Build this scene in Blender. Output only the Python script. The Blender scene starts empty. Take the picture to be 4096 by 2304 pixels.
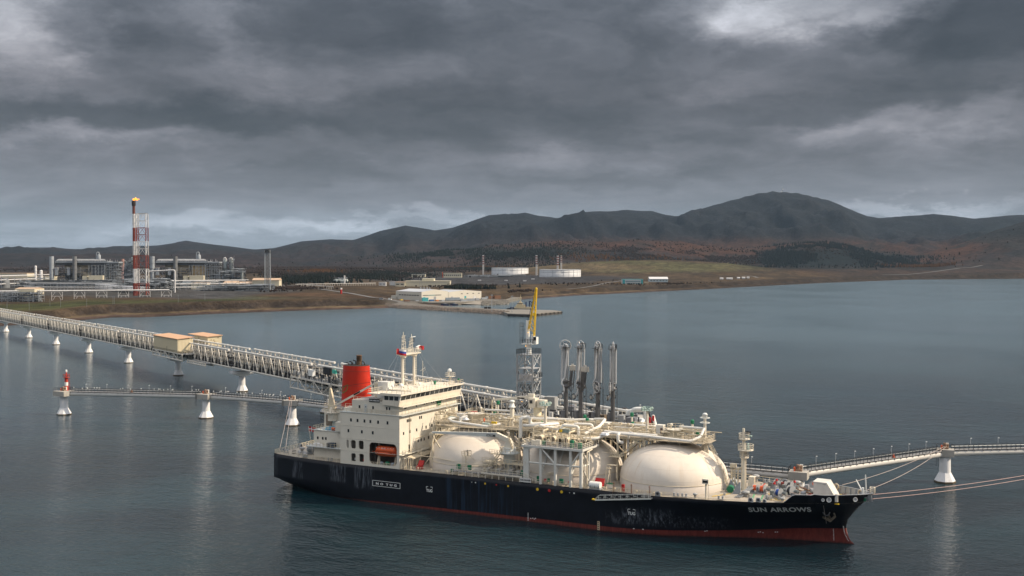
import bpy, math, random
import numpy as np
from math import sin, cos, pi, radians, sqrt, atan2, hypot

# ------------------------------------------------------------------ camera, world, sun, exposure
scene = bpy.context.scene
COL = scene.collection
FPX, PITCH, CAMH = 4400.0, 0.02364, 59.63
cd = bpy.data.cameras.new('camera'); cam = bpy.data.objects.new('camera', cd); COL.objects.link(cam)
cd.sensor_width = 36.0; cd.lens = FPX / 4096 * 36.0
cd.clip_start = 1.0; cd.clip_end = 60000.0
cam.location = (0, 0, CAMH); cam.rotation_euler = (pi / 2 - PITCH, 0, 0)
scene.camera = cam
scene.view_settings.view_transform = 'Standard'
scene.view_settings.look = 'None'
scene.view_settings.exposure = 0.45
scene.view_settings.gamma = 1.0
scene.view_settings.use_curve_mapping = False
scene.cycles.max_bounces = 5
scene.cycles.diffuse_bounces = 2
scene.cycles.glossy_bounces = 2
scene.cycles.transmission_bounces = 2
scene.cycles.volume_bounces = 0
scene.cycles.transparent_max_bounces = 4
scene.cycles.use_denoising = True

SUN_AZ, SUN_EL = radians(-5.0), radians(38.0)      # azimuth measured from +X towards +Y
sd = bpy.data.lights.new('sun', 'SUN'); sun = bpy.data.objects.new('sun', sd); COL.objects.link(sun)
sd.energy = 3.7; sd.angle = radians(1.0); sd.color = (1.0, 0.83, 0.63)
from mathutils import Vector, Matrix
sdir = Vector((cos(SUN_EL) * cos(SUN_AZ), cos(SUN_EL) * sin(SUN_AZ), sin(SUN_EL)))
sun.rotation_euler = sdir.to_track_quat('Z', 'Y').to_euler()

world = bpy.data.worlds.new('World'); scene.world = world; world.use_nodes = True
nt = world.node_tree; nt.nodes.clear()

class G:
    """tiny node-graph helper"""
    def __init__(s, tree): s.t = tree; s.n = tree.nodes; s.l = tree.links
    def new(s, typ, **kw):
        n = s.n.new(typ)
        for k, v in kw.items(): setattr(n, k, v)
        return n
    def put(s, sock, v):
        if hasattr(v, 'is_linked') or isinstance(v, bpy.types.NodeSocket): s.l.new(v, sock)
        else: sock.default_value = v
    def math(s, op, a, b=0.0, c=None, clamp=False):
        n = s.new('ShaderNodeMath', operation=op); n.use_clamp = clamp
        s.put(n.inputs[0], a); s.put(n.inputs[1], b)
        if c is not None: s.put(n.inputs[2], c)
        return n.outputs[0]
    def vmath(s, op, a, b=(0, 0, 0), out=0):
        n = s.new('ShaderNodeVectorMath', operation=op)
        s.put(n.inputs[0], a); s.put(n.inputs[1], b)
        return n.outputs[out]
    def rng(s, v, a, b, c=0.0, d=1.0, smooth=True):
        n = s.new('ShaderNodeMapRange'); n.interpolation_type = 'SMOOTHSTEP' if smooth else 'LINEAR'
        s.put(n.inputs[0], v)
        for i, x in enumerate((a, b, c, d)): s.put(n.inputs[i + 1], x)
        return n.outputs[0]
    def noise(s, vec, scale, detail=3.0, rough=0.5, dist=0.0, out=0):
        n = s.new('ShaderNodeTexNoise')
        if vec is not None: s.put(n.inputs['Vector'], vec)
        n.inputs['Scale'].default_value = scale; n.inputs['Detail'].default_value = detail
        n.inputs['Roughness'].default_value = rough; n.inputs['Distortion'].default_value = dist
        return n.outputs[out]
    def mix(s, f, a, b, mode='MIX'):
        n = s.new('ShaderNodeMix', data_type='RGBA'); n.blend_type = mode
        s.put(n.inputs[0], f); s.put(n.inputs[6], a if not isinstance(a, tuple) else (*a, 1)[:4]); s.put(n.inputs[7], b if not isinstance(b, tuple) else (*b, 1)[:4])
        return n.outputs[2]
    def ramp(s, v, stops):
        n = s.new('ShaderNodeValToRGB'); s.put(n.inputs[0], v)
        e = n.color_ramp.elements
        while len(e) > 1: e.remove(e[-1])
        e[0].position = stops[0][0]; e[0].color = (*stops[0][1], 1)
        for p, c in stops[1:]:
            k = e.new(p); k.color = (*c, 1)
        return n.outputs[0]
    def comb(s, x, y, z):
        n = s.new('ShaderNodeCombineXYZ'); s.put(n.inputs[0], x); s.put(n.inputs[1], y); s.put(n.inputs[2], z)
        return n.outputs[0]
    def sep(s, v):
        n = s.new('ShaderNodeSeparateXYZ'); s.put(n.inputs[0], v); return n.outputs

g = G(nt)
sky = g.new('ShaderNodeTexSky', sky_type='NISHITA'); sky.sun_disc = False
sky.sun_elevation = SUN_EL; sky.sun_rotation = pi / 2 - SUN_AZ
sky.air_density = 1.0; sky.dust_density = 1.5
tc = g.new('ShaderNodeTexCoord')
d = tc.outputs['Generated']
dx, dy, dz = g.sep(d)
el = g.math('ARCSINE', dz)                                   # elevation, radians
az = g.math('ARCTAN2', dx, dy)                               # 0 = +Y, + to the right
# cloud deck seen from below: project the direction on a plane far overhead
inv = g.math('DIVIDE', 1.0, g.math('ADD', g.math('MAXIMUM', dz, 0.0), 0.075))
pl = g.comb(g.math('MULTIPLY', dx, inv), g.math('MULTIPLY', dy, inv), 0.0)
warp = g.vmath('SUBTRACT', g.noise(pl, 0.55, 4, 0.55, out=1), (0.5, 0.5, 0.5))
plw = g.vmath('ADD', pl, g.vmath('MULTIPLY', warp, (1.1, 0.9, 0)))
n1 = g.noise(plw, 0.42, 7, 0.55)
n2 = g.noise(g.vmath('ADD', plw, (7.3, 2.1, 0)), 1.15, 10, 0.66)
bil = g.math('ABSOLUTE', g.math('SUBTRACT', g.noise(g.vmath('ADD', plw, (2.7, 9.1, 0)), 0.85, 9, 0.6, 0.4), 0.5))
n3 = g.noise(g.vmath('MULTIPLY', g.comb(az, el, 0.0), (7.0, 24.0, 1)), 1.0, 10, 0.64, 0.9)
# angular coordinates used for the broad masses, with noisy edges
wa = g.vmath('SUBTRACT', g.noise(g.vmath('MULTIPLY', g.comb(az, el, 0.0), (7.0, 15.0, 1)), 1.0, 9, 0.66, out=1), (0.5, 0.5, 0.5))
q = g.vmath('ADD', g.comb(az, el, 0.0), g.vmath('MULTIPLY', wa, (0.20, 0.10, 0)))
D0 = lambda x, y: (math.atan((x * 1.59 - 2048) / 4400.0), math.atan((1152 - y * 1.59) / 4400.0) - PITCH)
def mass(x, y, rx, ry, a=0.3):
    """a soft ellipse of cloud (centre and radii in the 2576-wide picture, turned into angles)"""
    c = D0(x, y); s = (1.59 / 4400.0)
    v = g.vmath('DIVIDE', g.vmath('SUBTRACT', q, (c[0], c[1], 0)), (rx * s, ry * s, 1))
    return g.rng(g.vmath('LENGTH', v, out=1), 1.0, a, 0.0, 1.0)
base = g.ramp(g.rng(el, -0.02, 0.45, 0, 1, smooth=False), [
    (0.0, (0.175, 0.215, 0.262)), (0.06, (0.205, 0.248, 0.300)), (0.105, (0.185, 0.218, 0.262)), (0.16, (0.136, 0.148, 0.176)),
    (0.24, (0.093, 0.097, 0.114)), (0.36, (0.078, 0.080, 0.092)), (0.55, (0.085, 0.095, 0.112)), (0.75, (0.36, 0.385, 0.42)), (1.0, (0.62, 0.65, 0.69))])
ang = g.comb(az, el, 0.0)
aw = g.vmath('ADD', g.vmath('MULTIPLY', ang, (6.5, 15.0, 1)), g.vmath('MULTIPLY', g.vmath('SUBTRACT', g.noise(g.vmath('MULTIPLY', ang, (9.0, 20.0, 1)), 1.0, 8, 0.6, out=1), (0.5, 0.5, 0.5)), (1.3, 1.5, 0)))
n4 = g.noise(aw, 1.0, 9, 0.55); n5 = g.noise(g.vmath('ADD', aw, (4.2, 8.8, 0)), 2.6, 8, 0.6)
high = g.rng(el, 0.03, 0.12)
val = g.math('ADD', g.math('MULTIPLY', g.math('SUBTRACT', n1, 0.5), 0.55), g.math('MULTIPLY', g.math('SUBTRACT', n2, 0.5), 0.30))
val = g.math('ADD', val, g.math('MULTIPLY', high, g.math('ADD', g.math('MULTIPLY', g.math('SUBTRACT', n4, 0.5), 1.9), g.math('MULTIPLY', g.math('SUBTRACT', n5, 0.5), 0.55))))
val = g.math('ADD', val, g.math('MULTIPLY', g.math('SUBTRACT', n3, 0.5), 0.8))
val = g.math('ADD', val, g.math('MULTIPLY', g.math('SUBTRACT', 0.11, bil), 0.7))
for (x, y, rx, ry, w) in [(70, 95, 290, 170, .95), (2050, 40, 330, 100, .85), (1780, 20, 260, 70, .25), (240, 90, 170, 110, -.55), (2460, 110, 330, 150, -.8),
                          (330, 310, 620, 70, -.62), (1100, 290, 700, 90, -.42), (880, 60, 330, 120, -.45), (1500, 110, 500, 130, -.12),
                          (560, 60, 120, 130, .22), (600, 200, 260, 60, .20), (2330, 330, 500, 55, .36), (1500, 395, 600, 40, .25), (280, 370, 420, 38, .30),
                          (1100, 552, 460, 24, .36), (2250, 525, 460, 24, .42), (600, 560, 420, 34, .35), (300, 585, 500, 30, .1), (760, 455, 420, 34, -.18), (1500, 470, 500, 30, -.2),
                          (2100, 270, 700, 55, -.28), (2500, 380, 300, 60, .15)]:
    val = g.math('ADD', val, g.math('MULTIPLY', mass(x, y, rx, ry), w))
gain = g.math('POWER', 2.0, g.math('MULTIPLY', val, 1.75))
cl = g.vmath('MULTIPLY', g.vmath('MULTIPLY', base, (1.05, 0.99, 0.955)), g.comb(gain, gain, gain))
# a warmer grey in the thin bright parts
cl = g.mix(g.rng(val, 0.15, 1.1, 0, 0.5), cl, g.vmath('MULTIPLY', cl, (1.05, 1.02, 0.94)))
cov = g.new('ShaderNodeBackground'); g.put(cov.inputs[0], cl); cov.inputs[1].default_value = 1.0
bs = g.new('ShaderNodeBackground'); g.put(bs.inputs[0], sky.outputs[0]); bs.inputs[1].default_value = 0.09
mx = g.new('ShaderNodeMixShader'); mx.inputs[0].default_value = 0.93
g.l.new(bs.outputs[0], mx.inputs[1]); g.l.new(cov.outputs[0], mx.inputs[2])
wo = g.new('ShaderNodeOutputWorld'); g.l.new(mx.outputs[0], wo.inputs[0])

# ------------------------------------------------------------------ helpers
class MB:
    """mesh collector: everything added ends up in ONE mesh object"""
    def __init__(s): s.v = []; s.f = []; s.smooth = []
    def add(s, vs, fs, sm=False):
        o = len(s.v); s.v.extend([tuple(p) for p in vs]); s.f.extend([tuple(i + o for i in f) for f in fs]); s.smooth.extend([sm] * len(fs)); return s
    def box(s, c, d, rz=0.0):
        hx, hy, hz = d[0] / 2, d[1] / 2, d[2] / 2; ca, sa = cos(rz), sin(rz); vs = []
        for z in (-hz, hz):
            for x, y in ((-hx, -hy), (hx, -hy), (hx, hy), (-hx, hy)): vs.append((c[0] + x * ca - y * sa, c[1] + x * sa + y * ca, c[2] + z))
        return s.add(vs, [(3, 2, 1, 0), (4, 5, 6, 7), (0, 1, 5, 4), (1, 2, 6, 5), (2, 3, 7, 6), (3, 0, 4, 7)])
    def b(s, x0, x1, y0, y1, z0, z1): return s.box(((x0 + x1) / 2, (y0 + y1) / 2, (z0 + z1) / 2), (abs(x1 - x0), abs(y1 - y0), abs(z1 - z0)))
    def beam(s, p, q, w, h=None, n=4, rot=None):
        """bar from p to q; n=4: rectangular w x h; else round with radius w (end radius h)"""
        p = Vector(p); q = Vector(q); a = q - p
        if a.length < 1e-6: return s
        a.normalize(); up = Vector((0, 0, 1)) if abs(a.z) < 0.97 else Vector((1, 0, 0))
        u = a.cross(up).normalized(); v = u.cross(a).normalized()
        if n == 4:
            h = h or w; vs = []
            for c in (p, q):
                for i, j in ((-1, -1), (1, -1), (1, 1), (-1, 1)): vs.append(c + u * (i * w / 2) + v * (j * h / 2))
            return s.add(vs, [(3, 2, 1, 0), (4, 5, 6, 7), (0, 1, 5, 4), (1, 2, 6, 5), (2, 3, 7, 6), (3, 0, 4, 7)])
        r0 = w; r1 = w if h is None else h; vs = []
        for c, r in ((p, r0), (q, r1)):
            for k in range(n): t = 2 * pi * k / n; vs.append(c + u * (r * cos(t)) + v * (r * sin(t)))
        s.add(vs, [(k, (k + 1) % n, n + (k + 1) % n, n + k) for k in range(n)], True)
        return s.add(vs, [tuple(range(n - 1, -1, -1)), tuple(range(n, 2 * n))])
    def tube(s, pts, r, n=8):
        """round pipe along pts with mitred rings"""
        P = [Vector(p) for p in pts]; m = len(P); vs = []
        T = []
        for i in range(m):
            a = (P[min(i + 1, m - 1)] - P[max(i - 1, 0)]); T.append(a.normalized())
        up = Vector((0, 0, 1)) if abs(T[0].z) < 0.9 else Vector((0, 1, 0)); u = T[0].cross(up).normalized()
        for i in range(m):
            u = (u - T[i] * u.dot(T[i])).normalized(); v = T[i].cross(u)
            for k in range(n): t = 2 * pi * k / n; vs.append(P[i] + u * (r * cos(t)) + v * (r * sin(t)))
        fs = [(i * n + k, i * n + (k + 1) % n, (i + 1) * n + (k + 1) % n, (i + 1) * n + k) for i in range(m - 1) for k in range(n)]
        s.add(vs, fs, True)
        return s.add(vs[:n] + vs[-n:], [tuple(range(n - 1, -1, -1)), tuple(range(n, 2 * n))])
    def pipe(s, pts, r, n=8, bend=None):
        """pipe with rounded elbows"""
        P = [Vector(p) for p in pts]; bend = bend or r * 2.2; out = [P[0]]
        for i in range(1, len(P) - 1):
            a = (P[i - 1] - P[i]); b_ = (P[i + 1] - P[i]); k = min(bend, a.length * .45, b_.length * .45)
            A = P[i] + a.normalized() * k; B = P[i] + b_.normalized() * k
            for t in (0, .33, .66, 1): out.append(A * (1 - t) ** 2 + P[i] * 2 * t * (1 - t) + B * t * t)
        out.append(P[-1]); return s.tube(out, r, n)
    def lathe(s, c, prof, n=24, sx=1.0, sy=1.0, cap=True):
        vs = []
        for r, z in prof:
            for k in range(n): t = 2 * pi * k / n; vs.append((c[0] + r * cos(t) * sx, c[1] + r * sin(t) * sy, c[2] + z))
        fs = [(i * n + k, i * n + (k + 1) % n, (i + 1) * n + (k + 1) % n, (i + 1) * n + k) for i in range(len(prof) - 1) for k in range(n)]
        s.add(vs, fs, n > 10)
        if cap:
            m = len(prof) - 1
            if prof[0][0] > .001: s.add(vs[:n], [tuple(range(n - 1, -1, -1))])
            if prof[m][0] > .001: s.add(vs[m * n:], [tuple(range(n))])
        return s
    def prism(s, poly, z0, z1, frame=None):
        """polygon (a,b) extruded c0..c1; frame maps (a,b,c)->(x,y,z)"""
        fr = frame or (lambda a, b, c: (a, b, c)); n = len(poly)
        vs = [fr(a, b, z0) for a, b in poly] + [fr(a, b, z1) for a, b in poly]
        return s.add(vs, [tuple(range(n - 1, -1, -1)), tuple(range(n, 2 * n))] + [(k, (k + 1) % n, n + (k + 1) % n, n + k) for k in range(n)])
    def rail(s, pts, h=1.05, step=1.6, r=0.035, bars=2, post=None):
        """guard rail along pts (floor level)"""
        post = post or r
        P = [Vector(p) for p in pts]
        for a, b_ in zip(P[:-1], P[1:]):
            L = (b_ - a).length
            if L < .05: continue
            m = max(1, round(L / step))
            for k in range(m + 1):
                c = a.lerp(b_, k / m); s.beam(c, c + Vector((0, 0, h)), post * 2, n=4)
            for j in range(1, bars + 1):
                z = Vector((0, 0, h * j / bars)); s.beam(a + z, b_ + z, r * 2 if j == bars else r * 1.5, n=4)
        return s
    def build(s, name, mat, parent=None, **props):
        me = bpy.data.meshes.new(name); me.from_pydata(s.v, [], s.f); me.update()
        if any(s.smooth):
            me.polygons.foreach_set('use_smooth', s.smooth)
            bmesh_fix = True
        if mat is not None: me.materials.append(mat)
        o = bpy.data.objects.new(name, me); COL.objects.link(o)
        if parent is not None: o.parent = parent
        for k, v in props.items(): o[k] = v
        return o

def empty(name, loc, rz=0.0):
    o = bpy.data.objects.new(name, None); o.location = loc; o.rotation_euler = (0, 0, rz); o.empty_display_size = 1; COL.objects.link(o); return o
def tag(o, label, cat, group=None):
    o['label'] = label; o['category'] = cat; o['kind'] = 'thing'
    if group: o['group'] = group
    return o
def thing(name, label, cat, loc=(0, 0, 0), rz=0.0, group=None): return tag(empty(name, loc, rz), label, cat, group)
def copy_tree(o, parent=None):
    c = o.copy(); COL.objects.link(c)
    if parent is not None: c.parent = parent
    for ch in list(o.children): copy_tree(ch, c)
    return c
def inst(o, loc, rz=0.0, parent=None):
    """a copy of a single mesh object sharing its data"""
    c = o.copy(); COL.objects.link(c); c.location = loc; c.rotation_euler = (0, 0, rz)
    if parent is not None: c.parent = parent
    return c

MATS = {}
def mat(name, col, rough=0.6, metal=0.0, var=0.12, vscale=0.35, stain=None, stain_amt=0.0, streak=False, bump=0.0, bscale=4.0, spec=0.4, emit=None, estr=0.0, alpha=1.0):
    """painted / bare surface with uneven colour, vertical streaks and stains"""
    if name in MATS: return MATS[name]
    m = bpy.data.materials.new(name); m.use_nodes = True; t = m.node_tree; t.nodes.clear(); g = G(t)
    p = g.new('ShaderNodeBsdfPrincipled'); o = g.new('ShaderNodeOutputMaterial'); g.l.new(p.outputs[0], o.inputs[0])
    tc = g.new('ShaderNodeTexCoord'); oc = tc.outputs['Object']
    n = g.noise(oc, vscale, 6, 0.6)
    c = g.mix(g.rng(n, 0.3, 0.7), tuple(x * (1 - var) for x in col), tuple(min(1, x * (1 + var * 0.8)) for x in col))
    if stain:
        sc = (3.0, 3.0, 0.22) if streak else (0.7, 0.7, 0.7)
        s2 = g.noise(g.vmath('MULTIPLY', oc, sc), 1.0, 6, 0.65)
        big = g.noise(oc, 0.16, 3, 0.5)
        f = g.math('MULTIPLY', g.rng(s2, 0.52, 0.72), g.math('MULTIPLY', g.rng(big, 0.4, 0.62), stain_amt))
        c = g.mix(f, c, stain)
    g.put(p.inputs['Base Color'], c)
    g.put(p.inputs['Roughness'], g.rng(n, 0.25, 0.75, max(0.05, rough - .12), min(1, rough + .12)))
    p.inputs['Metallic'].default_value = metal
    p.inputs['Specular IOR Level'].default_value = spec
    if bump:
        b_ = g.new('ShaderNodeBump'); b_.inputs['Strength'].default_value = bump; b_.inputs['Distance'].default_value = 0.1
        g.put(b_.inputs['Height'], g.noise(oc, bscale, 5, 0.6)); g.l.new(b_.outputs[0], p.inputs['Normal'])
    if emit: p.inputs['Emission Color'].default_value = (*emit, 1); p.inputs['Emission Strength'].default_value = estr
    MATS[name] = m; return m

# ------------------------------------------------------------------ water
def make_water():
    m = bpy.data.materials.new('sea_water'); m.use_nodes = True; t = m.node_tree; t.nodes.clear(); g = G(t)
    p = g.new('ShaderNodeBsdfPrincipled'); o = g.new('ShaderNodeOutputMaterial'); g.l.new(p.outputs[0], o.inputs[0])
    ge = g.new('ShaderNodeNewGeometry'); pos = ge.outputs['Position']
    dist = g.vmath('LENGTH', g.vmath('SUBTRACT', pos, (0, 0, CAMH)), out=1)
    # broad wind patches
    patch = g.noise(g.vmath('MULTIPLY', pos, (0.006, 0.0035, 0)), 1.0, 5, 0.55, 0.6)
    silt = g.noise(g.vmath('MULTIPLY', pos, (0.009, 0.014, 0)), 1.0, 4, 0.5, 0.4)
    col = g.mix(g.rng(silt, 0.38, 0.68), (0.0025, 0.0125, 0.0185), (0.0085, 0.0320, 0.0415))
    painted_sheen = g.rng(g.sep(pos)[1], 230.0, 1000.0)
    col = g.mix(painted_sheen, col, (0.078, 0.128, 0.162))  # far water painted paler, standing in for grazing sky reflection
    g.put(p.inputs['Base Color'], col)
    p.inputs['IOR'].default_value = 1.333
    p.inputs['Specular IOR Level'].default_value = 0.5
    rg = g.rng(dist, 150.0, 1500.0, 0.06, 0.16)
    g.put(p.inputs['Roughness'], g.math('ADD', rg, g.rng(patch, 0.35, 0.7, 0.0, 0.04)))
    rot = g.new('ShaderNodeVectorRotate'); rot.rotation_type = 'Z_AXIS'; g.put(rot.inputs['Vector'], pos); rot.inputs['Angle'].default_value = radians(28)
    wv = g.vmath('MULTIPLY', rot.outputs[0], (0.55, 1.0, 1.0))
    h1 = g.noise(wv, 0.16, 3, 0.5, 0.5)
    h2 = g.noise(wv, 0.42, 4, 0.6, 0.7)
    h3 = g.noise(wv, 1.5, 3, 0.6, 0.3)
    h = g.math('ADD', g.math('MULTIPLY', h1, 1.0), g.math('ADD', g.math('MULTIPLY', h2, 0.62), g.math('MULTIPLY', h3, 0.36)))
    st = g.math('MULTIPLY', g.math('DIVIDE', 1.0, g.math('ADD', 1.0, g.math('MULTIPLY', g.math('MAXIMUM', g.math('SUBTRACT', dist, 230.0), 0.0), 1 / 230.0))), g.rng(patch, 0.32, 0.66, 0.4, 1.25))
    b_ = g.new('ShaderNodeBump'); g.put(b_.inputs['Height'], h); g.put(b_.inputs['Strength'], st); b_.inputs['Distance'].default_value = 1.25
    g.l.new(b_.outputs[0], p.inputs['Normal'])
    mb = MB(); R = 30000
    xs = [-R, -6000, -1500, -400, 0, 400, 1500, 6000, R]; ys = [-3000, -200, 100, 400, 1000, 2500, 6000, 12000, R]
    vs = [(x, y, 0) for y in ys for x in xs]; n = len(xs)
    mb.add(vs, [(j * n + i, j * n + i + 1, (j + 1) * n + i + 1, (j + 1) * n + i) for j in range(len(ys) - 1) for i in range(n - 1)])
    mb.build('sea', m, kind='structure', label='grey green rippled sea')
make_water()

# ------------------------------------------------------------------ terrain (heights given as real distances and heights)
def vnoise(x, y, seed=0):
    xi = np.floor(x).astype(np.int64); yi = np.floor(y).astype(np.int64); xf = x - xi; yf = y - yi
    def h(a, b):
        n = (a * 374761393 + b * 668265263 + seed * 974634777) & 0x7fffffff
        n = ((n ^ (n >> 13)) * 1274126177) & 0x7fffffff
        return ((n ^ (n >> 16)) & 0xffff) / 65535.0
    u = xf * xf * (3 - 2 * xf); v = yf * yf * (3 - 2 * yf)
    return (h(xi, yi) * (1 - u) + h(xi + 1, yi) * u) * (1 - v) + (h(xi, yi + 1) * (1 - u) + h(xi + 1, yi + 1) * u) * v
def fbm(x, y, o=5, seed=0, ridged=False):
    a, s, t = 1.0, 0.0, 0.0
    for k in range(o):
        n = vnoise(x * 2 ** k, y * 2 ** k, seed + k)
        if ridged: n = 1 - np.abs(2 * n - 1)
        s = s + n * a; t += a; a *= 0.5
    return s / t
HZ = 1048.0
def depth_of(py, z): return (CAMH - z) * FPX / (py - HZ)        # distance at which a level of height z shows at picture row py
def height_of(py, D): return CAMH - (py - HZ) * D / FPX
coast_pts = [(-1200, 1345), (-300, 1318), (0, 1305), (60, 1301), (300, 1283), (450, 1270), (565, 1270), (850, 1256), (1150, 1244), (1552, 1232), (1700, 1223), (1850, 1220), (2020, 1214),
             (2050, 1201), (2163, 1192), (2300, 1182), (2814, 1157), (3302, 1131), (3627, 1119), (4096, 1115), (5600, 1112)]
sky_pts = [(-1500, 640), (-600, 632), (0, 630), (70, 626), (130, 622), (200, 628), (290, 622), (400, 617), (470, 607), (560, 617), (640, 628), (690, 624), (760, 606), (830, 602), (890, 604), (960, 580),
           (1020, 567), (1095, 580), (1140, 572), (1230, 540), (1320, 535), (1400, 549), (1460, 533), (1520, 531), (1580, 528), (1640, 531), (1700, 545), (1780, 521), (1850, 501), (1905, 487), (1943, 482), (2010, 486),
           (2090, 506), (2140, 528), (2180, 544), (2210, 549), (2290, 543), (2350, 538), (2450, 551), (2530, 543), (2576, 541), (3200, 520), (3900, 560)]
r1_pts = [(-1500, 645), (0, 641), (250, 644), (450, 640), (640, 646), (760, 652), (900, 648), (1050, 640), (1150, 632), (1280, 615), (1400, 606), (1500, 612), (1600, 604), (1700, 612), (1800, 622), (1920, 626), (2000, 616), (2060, 612), (2130, 618), (2230, 640), (2330, 640), (2430, 612), (2510, 580), (2576, 562), (2900, 520), (3900, 600)]
I = lambda x, pts, k=1.0: np.interp(x, [p[0] * k for p in pts], [p[1] * k if k != 1.0 else p[1] for p in pts])
def bluff_h(px): return np.interp(px, [-500, 200, 350, 600, 1300, 1520, 1600, 2000, 2080, 2400, 3000, 3400, 3700, 4096], [9, 9, 12, 12.5, 12, 8, 4.2, 4.2, 8, 10, 11, 10, 12, 22])
NPX, ND = 640, 300
px = np.linspace(-1500, 5600, NPX)
Yc = np.array([depth_of(y, 0) for y in I(px, coast_pts)])
s = np.linspace(0, 1, ND)
# distance beyond the coast: dense near the shore, sparse in the hills
S = 14000 * (s ** 3.1) + 60 * s
def terrain_h(pxv, Yv):
    """height at picture column pxv (azimuth) and distance Yv"""
    yc = (CAMH) * FPX / (np.interp(pxv, [p[0] for p in coast_pts], [p[1] for p in coast_pts]) - HZ)
    X = (pxv - 2048) / FPX * Yv
    u = Yv - yc
    zb = bluff_h(pxv)
    wig = (fbm(X / 70, Yv / 70, 4, 3) - .5)
    uu = u + wig * 26 * np.clip(u / 30, 0, 1)
    sc = np.clip(yc / 1400, 1, 2.6)
    z = np.interp(uu / sc, [-60, -1, 0, 10, 26, 34, 52, 80], [-6, -0.15, 0.02, 1.0, 2.2, 2.6, 1000, 1001])
    t = np.clip((uu / sc - 34) / 18, 0, 1); t = t * t * (3 - 2 * t)
    z = np.where(z > 2.6, 2.6 + (zb - 2.6) * t, z)
    # inland rise
    rise = np.interp(Yv, [1500, 1900, 2300, 2800, 3400, 4000, 4600, 5200, 6000], [0, 2, 4, 7, 11, 20, 40, 70, 110])
    flat = np.clip((Yv - yc - 250) / 500, 0, 1)
    z = z + rise * flat * np.interp(pxv, [0, 1000, 2100, 3000, 4096], [.8, .9, 1, 1.0, 1.0])
    z = z + (fbm(X / 260, Yv / 260, 4, 9) - .5) * 7 * np.clip((u - 300) / 900, 0, 1)
    z = z + 42 * np.exp(-((pxv - 2660) / 400) ** 2 - ((Yv - 3650) / 330) ** 2) + 16 * np.exp(-((pxv - 2280) / 260) ** 2 - ((Yv - 3900) / 260) ** 2)
    # the two ranges of hills
    k1, k2 = 5600.0, 8600.0
    sk = np.interp(pxv / 1.59, [p[0] for p in sky_pts], [p[1] for p in sky_pts]) * 1.59
    r1 = np.interp(pxv / 1.59, [p[0] for p in r1_pts], [p[1] for p in r1_pts]) * 1.59
    z1 = CAMH - (r1 - HZ) * k1 / FPX; z2 = CAMH - (sk - HZ) * k2 / FPX
    foot = np.interp(Yv, [4100, 4700, 5600, 6300], [0, .45, 1, .72]); foot = np.where(Yv > 6300, .72, foot)
    ridg = fbm(X / 900 + 3, Yv / 1300, 6, 21, True)
    fine = fbm(X / 170 + Yv / 900, Yv / 420, 5, 25, True) - .5
    w1 = np.clip((Yv - 4100) / 1500, 0, 1); w1 = w1 * w1 * (3 - 2 * w1)
    za = z1 * w1 + (ridg - .62) * 90 * w1 * np.clip(np.abs(Yv - k1) / 900, 0.12, 1) + fine * 26 * w1
    w2 = np.clip((Yv - 6100) / (k2 - 6100), 0, 1); w2s = w2 ** 1.25
    zb2 = z1 * .62 * (1 - w2) + z2 * w2s
    zb2 = zb2 + (ridg - .62) * 400 * np.clip(z2 / 300, .3, 1) * np.sin(pi * np.clip(w2, 0, 1)) + fine * 95 * np.clip(z2 / 380, .18, 1) * np.clip(w2 * 4, 0, 1) * np.clip(np.abs(Yv - k2) / 900, .08, 1)
    back = np.clip((Yv - k2) / 5000, 0, 1); zb2 = zb2 - np.maximum(z2, 0) * .9 * back
    mixk = np.clip((Yv - 5600) / 900, 0, 1); mixk = mixk * mixk * (3 - 2 * mixk)
    hills = za * (1 - mixk) + zb2 * mixk
    hm = np.clip((Yv - 4100) / 700, 0, 1)
    return np.where(Yv > 4100, z * (1 - hm) + np.maximum(hills, z * .6) * hm, z)

def ground(pxv, py=None, Y=None):
    """point on the terrain at a picture column and distance"""
    Yv = np.array([float(Y)]); z = float(terrain_h(np.array([float(pxv)]), Yv)[0])
    return ((pxv - 2048) / FPX * Y, Y, z)
def zat(x, y): return float(terrain_h(np.array([2048 + x / y * FPX]), np.array([float(y)]))[0])

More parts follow.
